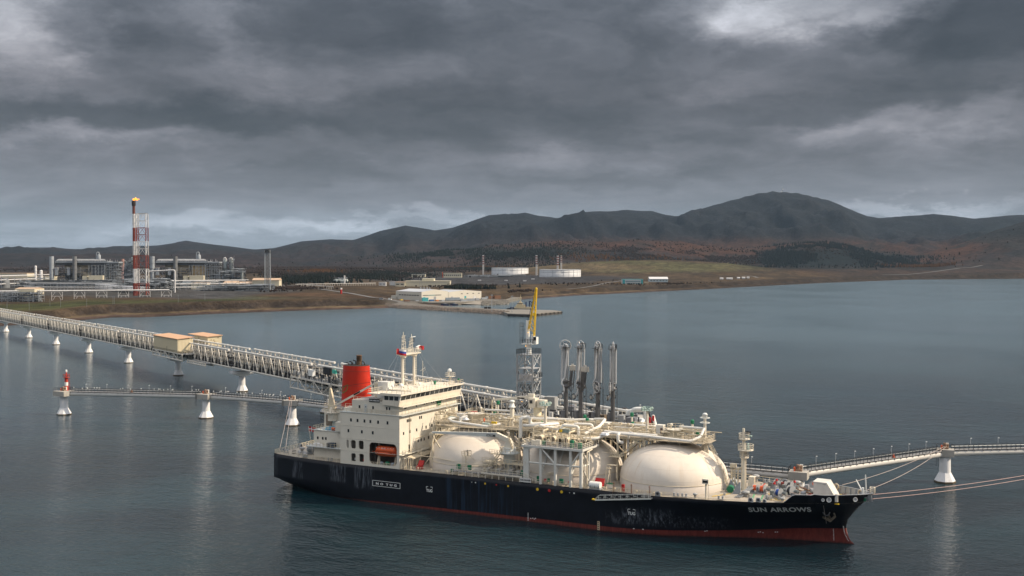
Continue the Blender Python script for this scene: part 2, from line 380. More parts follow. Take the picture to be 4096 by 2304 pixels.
def make_terrain():
    PX, SS = np.meshgrid(px, S, indexing='ij'); YY = (Yc[:, None] - 25) + SS
    Z = terrain_h(PX.ravel(), YY.ravel()).reshape(PX.shape)
    X = (PX - 2048) / FPX * YY
    py = HZ + (CAMH - Z) * FPX / YY
    rnd = fbm(X / 60, YY / 60, 5, 50); rn2 = fbm(X / 320, YY / 320, 5, 60); rn3 = fbm(X / 900, YY / 900, 4, 70)
    c = np.zeros(PX.shape + (3,))
    def put(mask, col): 
        m = np.clip(mask, 0, 1)[..., None]; c[:] = c * (1 - m) + np.array(col) * m
    sm = lambda v, a, b: (lambda t: t * t * (3 - 2 * t))(np.clip((v - a) / (b - a), 0, 1))
    def ell(x, y, rx, ry, k=.35):
        r = np.sqrt(((PX - x) / rx) ** 2 + ((py - y) / ry) ** 2) + (rn2 - .5) * .9 + (rnd - .5) * .5
        return 1 - sm(r, 1 - k, 1 + k)
    c[:] = (.085, .062, .040)
    put(sm(rn2, .42, .62), (.058, .046, .034)); put(sm(rnd, .5, .7) * .7, (.115, .080, .046))
    u = YY - Yc[:, None]; scl = np.clip(Yc[:, None] / 1400, 1, 2.6)
    # grass strip on the bluff, left
    put(sm(u, 60, 90) * (1 - sm(u, 260, 330)) * (1 - sm(PX, 900, 1300)) * sm(rn2, .3, .5) * .9, (.066, .078, .030))
    put(sm(rn2, .55, .7) * sm(u, 60, 90) * (1 - sm(u, 400, 600)) * (1 - sm(PX, 1500, 1700)), (.105, .066, .040))
    # gravel pads of the plant and the tank farm
    put(ell(700, 1172, 480, 26, .2), (.085, .085, .088)); put(ell(300, 1150, 700, 34, .2), (.08, .078, .075)); put(ell(900, 1150, 260, 22), (.085, .083, .083))
    put(ell(1980, 1118, 400, 19, .2), (.060, .060, .064)); put(ell(2250, 1112, 300, 10), (.055, .055, .06))
    # dry bright band, green hill field
    put(ell(1800, 1068, 210, 9), (.26, .17, .10)); put(ell(2600, 1066, 480, 24, .25), (.105, .100, .052)); put(ell(2250, 1070, 320, 16), (.135, .105, .062))
    put(ell(1262, 1049, 100, 9), (.17, .085, .035)); put(ell(1150, 1110, 160, 12) * .7, (.10, .075, .045))
    # scrub and dark woods beyond the plain
    put(ell(1330, 1090, 260, 22) , (.028, .027, .024)); put(ell(1700, 1098, 200, 9), (.03, .028, .024)); put(ell(1200, 1130, 60, 6), (.05, .036, .024))
    far = sm(YY, 3300, 4300) * (1 - ell(2600, 1068, 480, 22, .25))
    put(far * .95, (.052, .037, .032)); put(far * sm(rn3, .42, .6), (.066, .041, .031)); put(far * sm(rn2, .52, .64), (.030, .029, .028)); put(far * sm(rn3, .60, .70) * .8, (.085, .050, .030))
    hi = sm(Z, 190, 340) * far; put(hi * .85, (.030, .031, .032)); put(hi * sm(rn2, .5, .7) * .6, (.052, .047, .043))
    put(ell(3290, 1035, 310, 42), (.017, .021, .020)); put(ell(2100, 1012, 260, 26), (.022, .024, .021)); put(ell(1700, 1030, 300, 14) * .7, (.025, .025, .022)); put(ell(3700, 1040, 300, 22) * .6, (.024, .026, .024))
    put(ell(1500, 1035, 380, 20) * .5, (.07, .042, .03)); put(ell(2720, 1000, 420, 30) * .55, (.085, .048, .030)); put(ell(500, 1015, 420, 12) * .6, (.06, .038, .03)); put(ell(3050, 950, 300, 30) * .35, (.05, .04, .034))
    put(ell(4050, 950, 170, 60) * .5, (.028, .034, .033))
    # bluff face and beach
    zb = bluff_h(PX)
    face = sm(Z, 2.4, 3.4) * (1 - sm(Z, zb * .72, zb * .98)) * (1 - sm(u, 60 * scl, 110 * scl))
    put(face, (.050, .040, .034)); put(face * sm(rnd, .48, .66), (.088, .066, .046)); put(face * sm(fbm(X / 18, YY / 18, 4, 5), .55, .7) * .8, (.035, .03, .028))
    be = (1 - sm(Z, 2.2, 3.2)) * (u < 70 * scl); be = be * (1 - .85 * sm(PX, 2400, 3000)); put(be, (.105, .072, .058)); put(be * sm(Z, 1.4, 2.2), (.15, .115, .07)); put((u < 130 * scl) * sm(PX, 2500, 3100) * .8, (.040, .032, .027)); put((Z < .35) * (u < 60 * scl) * .9, (.06, .045, .04))
    # concrete apron at the warehouse
    ap = sm(PX, 1500, 1620) * (1 - sm(PX, 1960, 2030)) * (1 - sm(u, 150, 190)) * sm(u, 20, 34); put(ap * .85, (.20, .19, .17))
    c[:] *= .78
    hl = sm(YY, 4300, 5200) * (1 - ell(2600, 1068, 480, 22, .25)); put(hl * .92, (.021, .020, .024)); put(hl * sm(rn2, .46, .6) * .8, (.015, .018, .022))  # cloud shadow and blue haze on the hills put into their colour
    rustm = hl * (1 - sm(Z, 190, 400)) * sm(py, 930, 985) * sm(rn3 + (rnd - .5) * .3, .34, .52); put(rustm * sm(PX, 1500, 2300) * .95, (.066, .033, .022)); put(rustm * (1 - sm(PX, 1500, 2300)) * .5, (.036, .024, .022)); put(rustm * sm(fbm(X / 90, YY / 140, 4, 81), .52, .66) * .8, (.022, .022, .022))
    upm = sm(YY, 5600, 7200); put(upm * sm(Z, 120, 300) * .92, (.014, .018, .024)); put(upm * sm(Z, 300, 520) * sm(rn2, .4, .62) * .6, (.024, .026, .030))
    put(ell(3290, 1035, 310, 42), (.008, .013, .015)); put(ell(2100, 1012, 260, 24), (.013, .017, .017)); put(ell(4050, 950, 170, 60) * .6, (.018, .024, .026))
    c[:] = c * (1 - .28 * sm(YY, 4600, 6000)[..., None])  # painted cloud shade: land colour darkened further towards the hills
    m = bpy.data.materials.new('land'); m.use_nodes = True; t = m.node_tree; t.nodes.clear(); g = G(t)
    p = g.new('ShaderNodeBsdfPrincipled'); o = g.new('ShaderNodeOutputMaterial'); g.l.new(p.outputs[0], o.inputs[0])
    at = g.new('ShaderNodeAttribute', attribute_name='cover'); ge = g.new('ShaderNodeNewGeometry'); pos = ge.outputs['Position']
    n_a = g.noise(g.vmath('MULTIPLY', pos, (.05, .03, .06)), 1.0, 6, .65); n_b = g.noise(pos, .22, 5, .7); n_c = g.noise(g.vmath('MULTIPLY', pos, (.012, .008, .012)), 1.0, 6, .65)
    f = g.math('MULTIPLY', g.rng(n_a, .28, .72, .55, 1.45), g.math('MULTIPLY', g.rng(n_b, .25, .75, .65, 1.35), g.rng(n_c, .3, .7, .75, 1.25)))
    cc = g.vmath('MULTIPLY', at.outputs['Color'], g.comb(f, f, f))
    g.put(p.inputs['Base Color'], cc); p.inputs['Roughness'].default_value = .95; p.inputs['Specular IOR Level'].default_value = .1
    b_ = g.new('ShaderNodeBump'); b_.inputs['Strength'].default_value = .9; b_.inputs['Distance'].default_value = 5.0
    g.put(b_.inputs['Height'], g.math('ADD', n_b, n_a)); g.l.new(b_.outputs[0], p.inputs['Normal'])
    vs = np.stack([X, YY, Z], -1).reshape(-1, 3); n, k = PX.shape
    ii, jj = np.meshgrid(np.arange(n - 1), np.arange(k - 1), indexing='ij'); a = (ii * k + jj).ravel()
    fs = np.stack([a, a + k, a + k + 1, a + 1], 1)
    me = bpy.data.meshes.new('terrain'); me.from_pydata(vs.tolist(), [], fs.tolist()); me.update()
    me.polygons.foreach_set('use_smooth', [True] * len(fs))
    ca = me.attributes.new('cover', 'FLOAT_COLOR', 'POINT')
    ca.data.foreach_set('color', np.concatenate([c.reshape(-1, 3), np.ones((len(vs), 1))], 1).astype(np.float32).ravel())
    me.materials.append(m); ob = bpy.data.objects.new('terrain', me); COL.objects.link(ob); ob['kind'] = 'structure'; ob['label'] = 'brown autumn coast rising to forested hills'
    return ob
make_terrain()

# a bluish range far beyond, left, and the range behind everything
def far_range():
    rs = np.random.RandomState(4); mb = MB(); xs = np.linspace(-9000, 16000, 260)
    pyv = np.interp(2048 + xs / 19000 * FPX, [0, 120, 230, 300, 520, 700, 1100, 4096], [1000, 991, 989, 998, 999, 1001, 1010, 1010])
    pts = []
    for k, x in enumerate(xs):
        h = CAMH - (pyv[k] - HZ) * 19000 / FPX + (fbm(np.array([x / 700.]), np.array([0.]), 4, 8)[0] - .5) * 26
        pts.append((x, 17500, -20)); pts.append((x, 18300, h * .6)); pts.append((x, 19000, h)); pts.append((x, 20500, -20))
    n = len(xs)
    mb.add(pts, [(4 * i + j, 4 * i + 4 + j, 4 * i + 5 + j, 4 * i + 1 + j) for i in range(n - 1) for j in range(3)], True)
    mb.build('far_hills', mat('far_forest', (.035, .04, .04), .95, var=.3, vscale=.004, spec=.05), kind='structure', label='faint blue hills on the horizon')
far_range()

# woods: small conifers and bare crowns scattered over the land, one mass per wood
def wood(name, label, seed, spots, n, hmin, hmax, col, conifer=True, smin=0.0):
    rs = np.random.RandomState(seed); m0 = n * 5
    sp_ = np.array(spots, float)[rs.randint(len(spots), size=m0)]
    a = rs.rand(m0) * 2 * pi; r = np.abs(rs.randn(m0)) * .62
    # spots are given as azimuth column and distance, radii in columns and metres
    pxv = sp_[:, 0] + sp_[:, 2] * r * np.cos(a); Y = sp_[:, 1] + sp_[:, 3] * r * np.sin(a); X = (pxv - 2048) / FPX * Y
    z = terrain_h(pxv, Y); ok = (fbm(X / 130, Y / 130, 3, seed) >= smin) & (z > 6)
    X, Y, z = X[ok][:n], Y[ok][:n], z[ok][:n]; N = len(X)
    h = hmin + (hmax - hmin) * rs.rand(N); w = h * (.20 if conifer else .42) * (.8 + .5 * rs.rand(N)); ph = rs.rand(N) * 6
    lv = ((.52, .55), (.48, .9), (.06, 1.0)) if conifer else ((.78, .75), (.45, 1.0), (.15, .5))
    m = 5 if conifer else 6
    V = np.zeros((N, 1 + 3 * m, 3)); V[:, 0] = np.stack([X, Y, z + h], 1)
    for l, (zz, ww) in enumerate(lv):
        for q in range(m):
            jj = 1.0 if conifer else .75 + .5 * rs.rand(N); t = 2 * pi * q / m + ph
            V[:, 1 + l * m + q] = np.stack([X + w * ww * jj * np.cos(t), Y + w * ww * jj * np.sin(t), z + h * zz], 1)
    T = []
    for q in range(m):
        q2 = (q + 1) % m; T.append((0, 1 + q, 1 + q2, 1 + q2))
        for l in (0, 1): T.append((1 + l * m + q, 1 + (l + 1) * m + q, 1 + (l + 1) * m + q2, 1 + l * m + q2))
    T = np.array(T); F = (T[None] + (np.arange(N) * (1 + 3 * m))[:, None, None]).reshape(-1, 4)
    tri = F[:, 2] == F[:, 3]
    me = bpy.data.meshes.new(name); me.from_pydata(V.reshape(-1, 3).tolist(), [], [tuple(f[:3]) if t_ else tuple(f) for f, t_ in zip(F.tolist(), tri.tolist())]); me.update(); me.materials.append(col)
    ob = bpy.data.objects.new(name, me); COL.objects.link(ob); ob['kind'] = 'stuff'; ob['label'] = label
    return ob
def foliage(name, a, b):
    m = bpy.data.materials.new(name); m.use_nodes = True; t = m.node_tree; t.nodes.clear(); g = G(t)
    p = g.new('ShaderNodeBsdfPrincipled'); o = g.new('ShaderNodeOutputMaterial'); g.l.new(p.outputs[0], o.inputs[0])
    ge = g.new('ShaderNodeNewGeometry')
    g.put(p.inputs['Base Color'], g.mix(g.math('MULTIPLY', g.math('ADD', ge.outputs['Random Per Island'], g.noise(ge.outputs['Position'], .02, 3)), .5), a, b))
    p.inputs['Roughness'].default_value = .95; p.inputs['Specular IOR Level'].default_value = .1
    return m
DK = foliage('dark_needles', (.007, .011, .010), (.018, .023, .018)); BR = foliage('bare_twigs', (.018, .015, .014), (.040, .027, .021)); OR = foliage('larch_gold', (.06, .032, .014), (.11, .058, .025))
wood('conifer_wood', 'dark conifer woods scattered across the plain', 1, [(1230, 2500, 160, 260), (1330, 2900, 200, 300), (1480, 3000, 140, 200), (1560, 3600, 200, 250), (1900, 4300, 300, 250)], 3600, 7, 13, DK, smin=.47)
wood('conifer_wood', 'black green conifer wood on the round hill at right', 2, [(3290, 5100, 260, 600), (3150, 4900, 160, 300), (3500, 5000, 200, 300)], 5200, 9, 15, foliage('blue_needles', (.012, .018, .020), (.022, .028, .028)), smin=.47)
wood('conifer_wood', 'dark conifer belt below the middle hills', 3, [(2050, 4900, 330, 350), (2500, 4500, 400, 90), (2800, 4500, 300, 60), (1750, 5200, 260, 300)], 5200, 8, 13, DK, smin=.46)
wood('bare_wood', 'leafless brown woods over the hills', 4, [(600, 4300, 1000, 400), (1500, 4300, 600, 400), (1100, 3700, 500, 500), (1300, 3200, 260, 300), (2700, 4900, 900, 400)], 22000, 4, 7.5, BR, False, .42)
wood('larch_wood', 'golden larches in strips among the woods', 5, [(1262, 3600, 90, 110), (1900, 4500, 200, 60), (3700, 4700, 150, 60), (2500, 4800, 300, 100)], 1500, 9, 15, OR, True, .4)
wood('scrub', 'brown scrub and low bushes behind the shore', 6, [(1150, 1900, 160, 150), (2000, 1900, 160, 120), (2500, 2450, 350, 120), (1850, 2350, 150, 60), (1200, 2250, 120, 120)], 1600, 2, 4.5, BR, False, .45)
wood('conifer_wood', 'short dark conifers above the warehouse', 7, [(1900, 2150, 90, 25), (1840, 2180, 60, 20)], 160, 7, 12, DK)

# ------------------------------------------------------------------ haze
def haze():
    mb = MB(); mb.b(-16000, 26000, -600, 24000, -24.5, 1050)
    m = bpy.data.materials.new('haze_air'); m.use_nodes = True; t = m.node_tree; t.nodes.clear(); g = G(t)
    v = g.new('ShaderNodeVolumePrincipled'); o = g.new('ShaderNodeOutputMaterial'); g.l.new(v.outputs[0], o.inputs['Volume'])
    v.inputs['Color'].default_value = (.48, .72, 1.0, 1); v.inputs['Density'].default_value = 0.000014; v.inputs['Anisotropy'].default_value = 0.0
    ob = mb.build('haze', m, kind='stuff', label='thin grey air haze over the bay')
    return ob
haze()

# ------------------------------------------------------------------ materials of the built things
WHITE = mat('ship_cream', (.75, .70, .59), .45, var=.05, vscale=.25, stain=(.42, .29, .17), stain_amt=.45, streak=True)
CREAM2 = mat('ship_cream_gear', (.68, .60, .45), .5, var=.08, vscale=.6, stain=(.38, .26, .15), stain_amt=.5)
def dome_material():
    """cream dome paint: faint plate seams along the meridians, dust and rust runs from the top"""
    m = bpy.data.materials.new('tank_cream'); m.use_nodes = True; t = m.node_tree; t.nodes.clear(); g = G(t)
    p = g.new('ShaderNodeBsdfPrincipled'); o = g.new('ShaderNodeOutputMaterial'); g.l.new(p.outputs[0], o.inputs[0])
    oc = g.new('ShaderNodeTexCoord').outputs['Object']; x, y, z = g.sep(oc)
    xl = g.math('SUBTRACT', g.math('MODULO', g.math('ADD', g.math('SUBTRACT', x, 56.2), 12.8), 25.6), 12.8)
    th = g.math('ARCTAN2', y, xl)
    run = g.noise(g.comb(g.math('MULTIPLY', th, 9.0), g.math('MULTIPLY', z, .10), g.math('MULTIPLY', x, .02)), 1.0, 6, .65)
    cl = g.noise(oc, .10, 4, .55); fine = g.noise(oc, 1.4, 5, .6)
    c = g.mix(g.rng(cl, .3, .7), (.71, .64, .55), (.79, .725, .635))
    c = g.mix(g.math('MULTIPLY', g.math('MULTIPLY', g.rng(run, .50, .72), g.rng(cl, .42, .6)), g.rng(z, 10.5, 17.5, .15, .75)), c, (.56, .38, .20))
    c = g.mix(g.math('MULTIPLY', g.rng(fine, .5, .75), .12), c, (.45, .38, .30))
    s1 = g.math('ABSOLUTE', g.math('SUBTRACT', g.math('FRACT', g.math('MULTIPLY', th, 24 / (2 * pi))), .5)); s2 = g.math('ABSOLUTE', g.math('SUBTRACT', g.math('FRACT', g.math('MULTIPLY', z, .42)), .5))
    seam = g.math('MAXIMUM', g.rng(s1, .487, .497), g.rng(s2, .475, .492))
    c = g.mix(g.math('MULTIPLY', seam, .14), c, (.40, .34, .27))
    g.put(p.inputs['Base Color'], c); g.put(p.inputs['Roughness'], g.rng(cl, .3, .7, .5, .72)); p.inputs['Specular IOR Level'].default_value = .3
    b_ = g.new('ShaderNodeBump'); b_.inputs['Strength'].default_value = .35; b_.inputs['Distance'].default_value = .05; g.put(b_.inputs['Height'], g.math('ADD', seam, g.math('MULTIPLY', cl, 3.0))); g.l.new(b_.outputs[0], p.inputs['Normal'])
    return m
TANKC = dome_material()
SKIRT = mat('tank_skirt', (.62, .57, .51), .5, var=.05, vscale=.2, stain=(.45, .33, .22), stain_amt=.3, streak=True)
FRAMEP = mat('frame_white', (.70, .70, .65), .5, var=.06, stain=(.45, .33, .2), stain_amt=.4)
DECK = mat('deck_grey', (.30, .30, .30), .7, var=.12, vscale=.5, stain=(.22, .15, .10), stain_amt=.7)
DECKB = mat('deck_buff', (.40, .36, .30), .7, var=.15, vscale=.6, stain=(.26, .17, .11), stain_amt=.8)
GREYP = mat('grey_paint', (.33, .35, .37), .5, var=.08)
LGREY = mat('pale_grey_green', (.60, .63, .61), .5, var=.07, stain=(.4, .3, .2), stain_amt=.3)
DGREY = mat('dark_steel', (.055, .06, .065), .5, metal=.3, var=.2)
BLACK = mat('black_paint', (.012, .013, .016), .5, var=.2)
GLASS = mat('window_glass', (.018, .024, .028), .12, var=.3, spec=.8)
SHADE = mat('recess_shade', (.17, .155, .135), .8, var=.2)  # darkened house cream: shade of the boat deck recess put into the colour
RED = mat('funnel_red', (.50, .026, .008), .42, var=.06, stain=(.30, .03, .02), stain_amt=.4, streak=True)
REDP = mat('red_paint', (.45, .02, .02), .45, var=.1)
ORANGE = mat('lifeboat_orange', (.72, .12, .035), .42, var=.07, stain=(.4, .08, .04), stain_amt=.4)
GREEN = mat('green_cover', (.015, .17, .085), .55, var=.15)
BLUE = mat('blue_paint', (.02, .07, .32), .45, var=.1)
LBLUE = mat('blue_tarp', (.09, .30, .45), .6, var=.2, vscale=1.5)
YELL = mat('yellow_paint', (.75, .50, .03), .5, var=.08)
PIPEW = mat('white_pipe', (.80, .78, .72), .35, var=.03)
ROPE = mat('rope', (.50, .42, .38), .8, var=.1)
ROPEP = mat('rope_pink', (.60, .42, .38), .8, var=.1)
RUST = mat('rusty_steel', (.19, .10, .06), .8, var=.3, vscale=2)
SIGNW = mat('lettering_white', (.78, .80, .78), .5, var=.02)
CONC = mat('concrete', (.40, .385, .35), .8, var=.12, stain=(.24, .20, .15), stain_amt=.6, streak=True)
PIERW = mat('pier_white', (.78, .79, .80), .5, var=.05, stain=(.40, .33, .26), stain_amt=.4, streak=True)
TRUSSW = mat('truss_cream', (.66, .63, .56), .5, var=.08, stain=(.4, .3, .2), stain_amt=.3)
DARKP = mat('dark_pipework', (.06, .065, .075), .45, metal=.2, var=.3)
GALV = mat('galvanised', (.36, .385, .41), .45, metal=.35, var=.15)
GALV2 = mat('plant_grey', (.31, .345, .38), .6, metal=.0, var=.15, vscale=.1)

# the wet edge and the boot topping follow the hull's own paint line
def hull_material():
    m = bpy.data.materials.new('hull_paint'); m.use_nodes = True; t = m.node_tree; t.nodes.clear(); g = G(t)
    p = g.new('ShaderNodeBsdfPrincipled'); o = g.new('ShaderNodeOutputMaterial'); g.l.new(p.outputs[0], o.inputs[0])
    tc = g.new('ShaderNodeTexCoord'); oc = tc.outputs['Object']; x, y, z = g.sep(oc)
    n = g.noise(oc, .35, 6, .6)
    navy = g.mix(g.rng(n, .3, .7), (.0035, .0045, .008), (.007, .0095, .016))
    # streaks running down, in patches along the side
    sn = g.noise(g.vmath('MULTIPLY', oc, (1.3, 1.3, .05)), 1.0, 4, .6)
    def zone(x0, x1, z0, z1, f=1.2):
        a = g.math('MULTIPLY', g.rng(x, x0 - f, x0 + f), g.rng(x, x1 - f, x1 + f, 1, 0))
        return g.math('MULTIPLY', a, g.math('MULTIPLY', g.rng(z, z0 - .5, z0 + .5), g.rng(z, z1 - .5, z1 + .5, 1, 0)))
    zs = g.math('MULTIPLY', zone(55, 74, 0.5, 8.2, 3), g.rng(sn, .45, .75))
    navy = g.mix(g.math('MULTIPLY', zs, .9), navy, (.02, .045, .085))
    # scraped paint where fenders and tugs rub
    sc = g.noise(g.vmath('MULTIPLY', oc, (1.6, 1.6, .55)), 1.0, 8, .72)
    sl = g.noise(g.vmath('MULTIPLY', oc, (3.2, 3.2, .25)), 1.0, 5, .65)
    rub = g.math('MULTIPLY', g.rng(sc, .46, .7), g.math('ADD', zone(100.5, 112, 2.6, 6.0, .8), zone(97, 122, 2.0, 4.6, 3)))
    scu = g.math('MULTIPLY', g.rng(sl, .45, .62), g.math('ADD', g.math('ADD', zone(7.5, 11.2, 3.6, 7.8, .3), zone(20.5, 25.8, 4.2, 8.2, .5)), zone(28.5, 34.0, 3.2, 8.3, .8)))
    marks = g.math('MINIMUM', g.math('ADD', g.math('MULTIPLY', rub, .75), g.math('MULTIPLY', scu, .8)), 1.0)
    navy = g.mix(marks, navy, (.12, .135, .16))
    redn = g.noise(g.vmath('MULTIPLY', oc, (2.2, 2.2, .35)), 1.0, 6, .65)
    red = g.mix(g.rng(redn, .35, .68), (.12, .024, .020), (.19, .042, .033))
    red = g.mix(g.rng(g.noise(oc, .5, 5, .6), .5, .7, 0, .45), red, (.10, .028, .024))
    fc = g.new('ShaderNodeFloatCurve'); cv = fc.mapping.curves[0]
    for i_, (a_, b_) in enumerate(((0.0, 0.0), (.05, 0.0), (.34, .16), (.49, .235), (.65, .28), (.76, .36), (.83, .52), (.9, .74), (1.0, .94))):
        if i_ < 1: cv.points[0].location = (a_, b_)
        elif i_ == 8: cv.points[-1].location = (a_, b_)
        else: cv.points.new(a_, b_)
    fc.mapping.update(); g.put(fc.inputs['Value'], g.math('DIVIDE', x, 155.0))
    line = g.math('ADD', g.math('MULTIPLY', fc.outputs[0], 4.0), g.math('MULTIPLY', g.math('SUBTRACT', redn, .5), .10))
    f = g.rng(g.math('SUBTRACT', z, line), -.03, .03)
    c = g.mix(f, red, navy)
    weed = g.rng(g.math('ADD', z, g.math('MULTIPLY', g.math('SUBTRACT', redn, .5), .8)), .0, .45, .75, 0.0)
    c = g.mix(weed, c, (.035, .020, .016))
    g.put(p.inputs['Base Color'], c); g.put(p.inputs['Roughness'], g.rng(n, .3, .7, .34, .5)); p.inputs['Specular IOR Level'].default_value = .28
    b_ = g.new('ShaderNodeBump'); b_.inputs['Strength'].default_value = .25; b_.inputs['Distance'].default_value = .12
    g.put(b_.inputs['Height'], g.noise(g.vmath('MULTIPLY', oc, (.45, .45, .5)), 1.0, 2, .4)); g.l.new(b_.outputs[0], p.inputs['Normal'])
    return m
HULLM = hull_material()

# ------------------------------------------------------------------ the gas carrier
SHX, SHY, SHA = -58.06, 299.85, 0.487
ship = thing('gas_carrier', 'black hulled tanker with three cream domes and a red funnel, moored at the jetty', 'ship', (SHX, SHY, 0), -SHA)
def sw(x, y, z):
    """ship frame -> world"""
    return (SHX + x * cos(SHA) + y * sin(SHA), SHY - x * sin(SHA) + y * cos(SHA), z)
FB = 8.9
deckline = [(-.3, 10.4), (1, 11), (6, 12.1), (11, 12.9), (18, 13.6), (25, 14), (105, 14), (112, 13.75), (120, 13.0), (128, 11.3), (134, 8.9 + .4), (138, 7.6), (142, 5.9 + .2), (145.5, 4.2), (148.5, 2.4), (150.4, .8), (151.2, .02)]
wline = [(-.3, 2.0), (2, 5.5), (6, 8.0), (11, 10.3), (18, 12.5), (25, 13.6), (32, 14), (98, 14), (104, 13.2), (110, 11.4), (116, 9.0), (121, 6.9), (127, 4.6), (133, 2.6), (138, 1.3), (142, .6), (145.3, .02)]
def hb(line, x): return float(np.interp(x, [a for a, _ in line], [b for _, b in line]))
def sheer(x): return FB + (0 if x < 108 else (x - 108) / 43 * .55)
def bulw(x):                                            # bulwark top
    return sheer(x) + float(np.interp(x, [134.6, 136.6, 142, 151], [0, 1.75, 1.7, 1.75])) if x > 134.6 else sheer(x)
def stem_x(z): return float(np.interp(z, [-3, 0, .8, 2.1, 3.7, 5.3, 7.1, 9.3, 11.2], [149.5, 147.6, 146.6, 146.0, 145.75, 146.2, 147.5, 149.4, 151.2]))
def build_hull():
    xs = list(np.arange(-.3, 132, 2.2)) + list(np.linspace(132.5, 150.9, 34)) + [151.2]
    lv = [-3.2, -1.2, 0.0, .7, 1.6, 2.6, 3.8, 5.2, 6.6, 7.8, 1e3, 2e3]
    mb = MB(); rows = []
    def half(x, z):
        zt = sheer(x)
        d_, w_ = hb(deckline, x), hb(wline, x)
        if x < 30:
            t = np.clip(z / 2.5, 0, 1); y = w_ + (d_ - w_) * (t if t < 1 else 1) ** .8
            if z < 0: y = w_ * (1 + z * .22)
            return max(y, .01)
        t = np.clip((z) / zt, -.4, 1.25)
        if x > 100:
            sx_ = stem_x(z)
            if x >= sx_: return 0.0
            k = (x - 100) / 51; y = w_ + (d_ - w_) * (max(t, 0) ** (1 + 1.1 * k)) if t >= 0 else w_ * (1 + t * .2)
            if t > 1: y = d_ + (t - 1) * 2.2 * k
            # close on the stem at this level
            e = np.clip((sx_ - x) / 7.0, 0, 1); return max(0.0, min(y, 6.2 * e ** .62 + (0 if x > 140 else 10)))
        return w_ + (d_ - w_) * max(t, 0)
    for sgn in (-1, 1):
        base = len(mb.v)
        for x in xs:
            for k, z in enumerate(lv):
                zz = sheer(x) if z == 1e3 else (bulw(x) if z == 2e3 else z)
                xx = min(x, stem_x(zz)) if x > 140 else x
                mb.v.append((xx, sgn * half(min(x, stem_x(zz) if x > 140 else x), zz), zz))
        n = len(lv)
        for i in range(len(xs) - 1):
            for j in range(n - 1):
                a = base + i * n + j; f = (a, a + n, a + n + 1, a + 1); mb.f.append(f if sgn < 0 else f[::-1]); mb.smooth.append(True)
    # transom
    n = len(lv); o2 = len(xs) * n
    for j in range(n - 2): mb.f.append((j, j + 1, o2 + j + 1, o2 + j)); mb.smooth.append(False)
    h = mb.build('hull', HULLM, ship)
    # inner face of the bow bulwark
    ib = MB(); xi = [x for x in xs if x > 134.7]
    for sgn in (-1, 1):
        vs = []
        for x in xi:
            y = max(0, half(x, sheer(x)) - .35); y2 = max(0, half(min(x, stem_x(bulw(x))), bulw(x)) - .12); vs += [(x, sgn * y, sheer(x) + .02), (min(x, 150.9), sgn * y2, bulw(x) + .01)]
        ib.add(vs, [(2 * i, 2 * i + 1, 2 * i + 3, 2 * i + 2) for i in range(len(xi) - 1)])
        for x in np.arange(137, 150, 1.25):
            y = half(x, sheer(x)) - .35; y2 = half(x, bulw(x)) - .2
            ib.beam((x, sgn * (y - .5), sheer(x)), (x, sgn * y2, bulw(x) - .05), .10, .3)
        for a, b_ in zip(xi[:-1], xi[1:]):
            ib.beam((a, sgn * max(0, half(a, bulw(a)) - .1), bulw(a) + .03), (b_, sgn * max(0, half(b_, bulw(b_)) - .1), bulw(b_) + .03), .28, .08)
    ib.build('bulwark_lining', GREYP, h)
    dk = MB(); vs = []
    xd = [x for x in xs if x < 150.4]
    for x in xd:
        y = half(x, sheer(x)) - .02; c = .10 if x < 24 else .22
        for k in (-1, -.5, 0, .5, 1): vs.append((x, y * k, sheer(x) - .06 + c * (1 - k * k)))
    dk.add(vs, [(5 * i + k, 5 * i + 5 + k, 5 * i + 6 + k, 5 * i + 1 + k) for i in range(len(xd) - 1) for k in range(4)])
    dk.build('deck', DECKB, ship)
    # rounded gunwale bar along the sheer
    gw = MB()
    for sgn in (-1, 1):
        gw.tube([(x, sgn * (half(x, sheer(x)) - .1), sheer(x) - .02) for x in xs if x < 135], .12, 5)
    gw.build('gunwale_bar', BLACK, h)
    return h, half
hull, half = build_hull()

def text_mesh(txt, size, mat_, name, parent, place, ext=.015, spacing=1.0, bold=.012):
    """lettering as thin solid letters; place maps (u along, v up, w out) to parent coordinates"""
    cu = bpy.data.curves.new(name, 'FONT'); cu.body = txt; cu.size = size; cu.extrude = ext; cu.space_character = spacing; cu.resolution_u = 3; cu.offset = bold
    to = bpy.data.objects.new('tmp', cu); COL.objects.link(to)
    dg = bpy.context.evaluated_depsgraph_get(); me = bpy.data.meshes.new_from_object(to.evaluated_get(dg)); COL.objects.unlink(to); bpy.data.objects.remove(to)
    for v in me.vertices: v.co = Vector(place(v.co.x, v.co.y, v.co.z + ext))
    me.materials.clear(); me.materials.append(mat_); me.name = name
    o = bpy.data.objects.new(name, me); COL.objects.link(o); o.parent = parent; return o
def on_side(x0, z0, sx=1.0, slant=0.0):
    def f(u, v, w):
        x = x0 + u * sx; z = z0 + v + slant * u
        y = half(x, z)
        return (x, -(y + .03 + w), z)
    return f
text_mesh('SUN ARROWS', 1.6, SIGNW, 'ship_name', hull, on_side(127.3, 6.55, 1.13, .05), spacing=1.08, bold=.045)
text_mesh('N O  T U G', .72, SIGNW, 'no_tug_lettering', hull, on_side(35.0, 4.6, 1.5, .0), spacing=1.15, bold=.03)
fr = MB()
for a in ((34, 42.2, 4.18, 4.28), (34, 42.2, 5.5, 5.6)): fr.b(a[0], a[1], -14.06, -14.02, a[2], a[3])
for x in (34.04, 42.16): fr.b(x - .06, x + .06, -14.06, -14.02, 4.281, 5.499)
fr.build('no_tug_frame', SIGNW, hull)
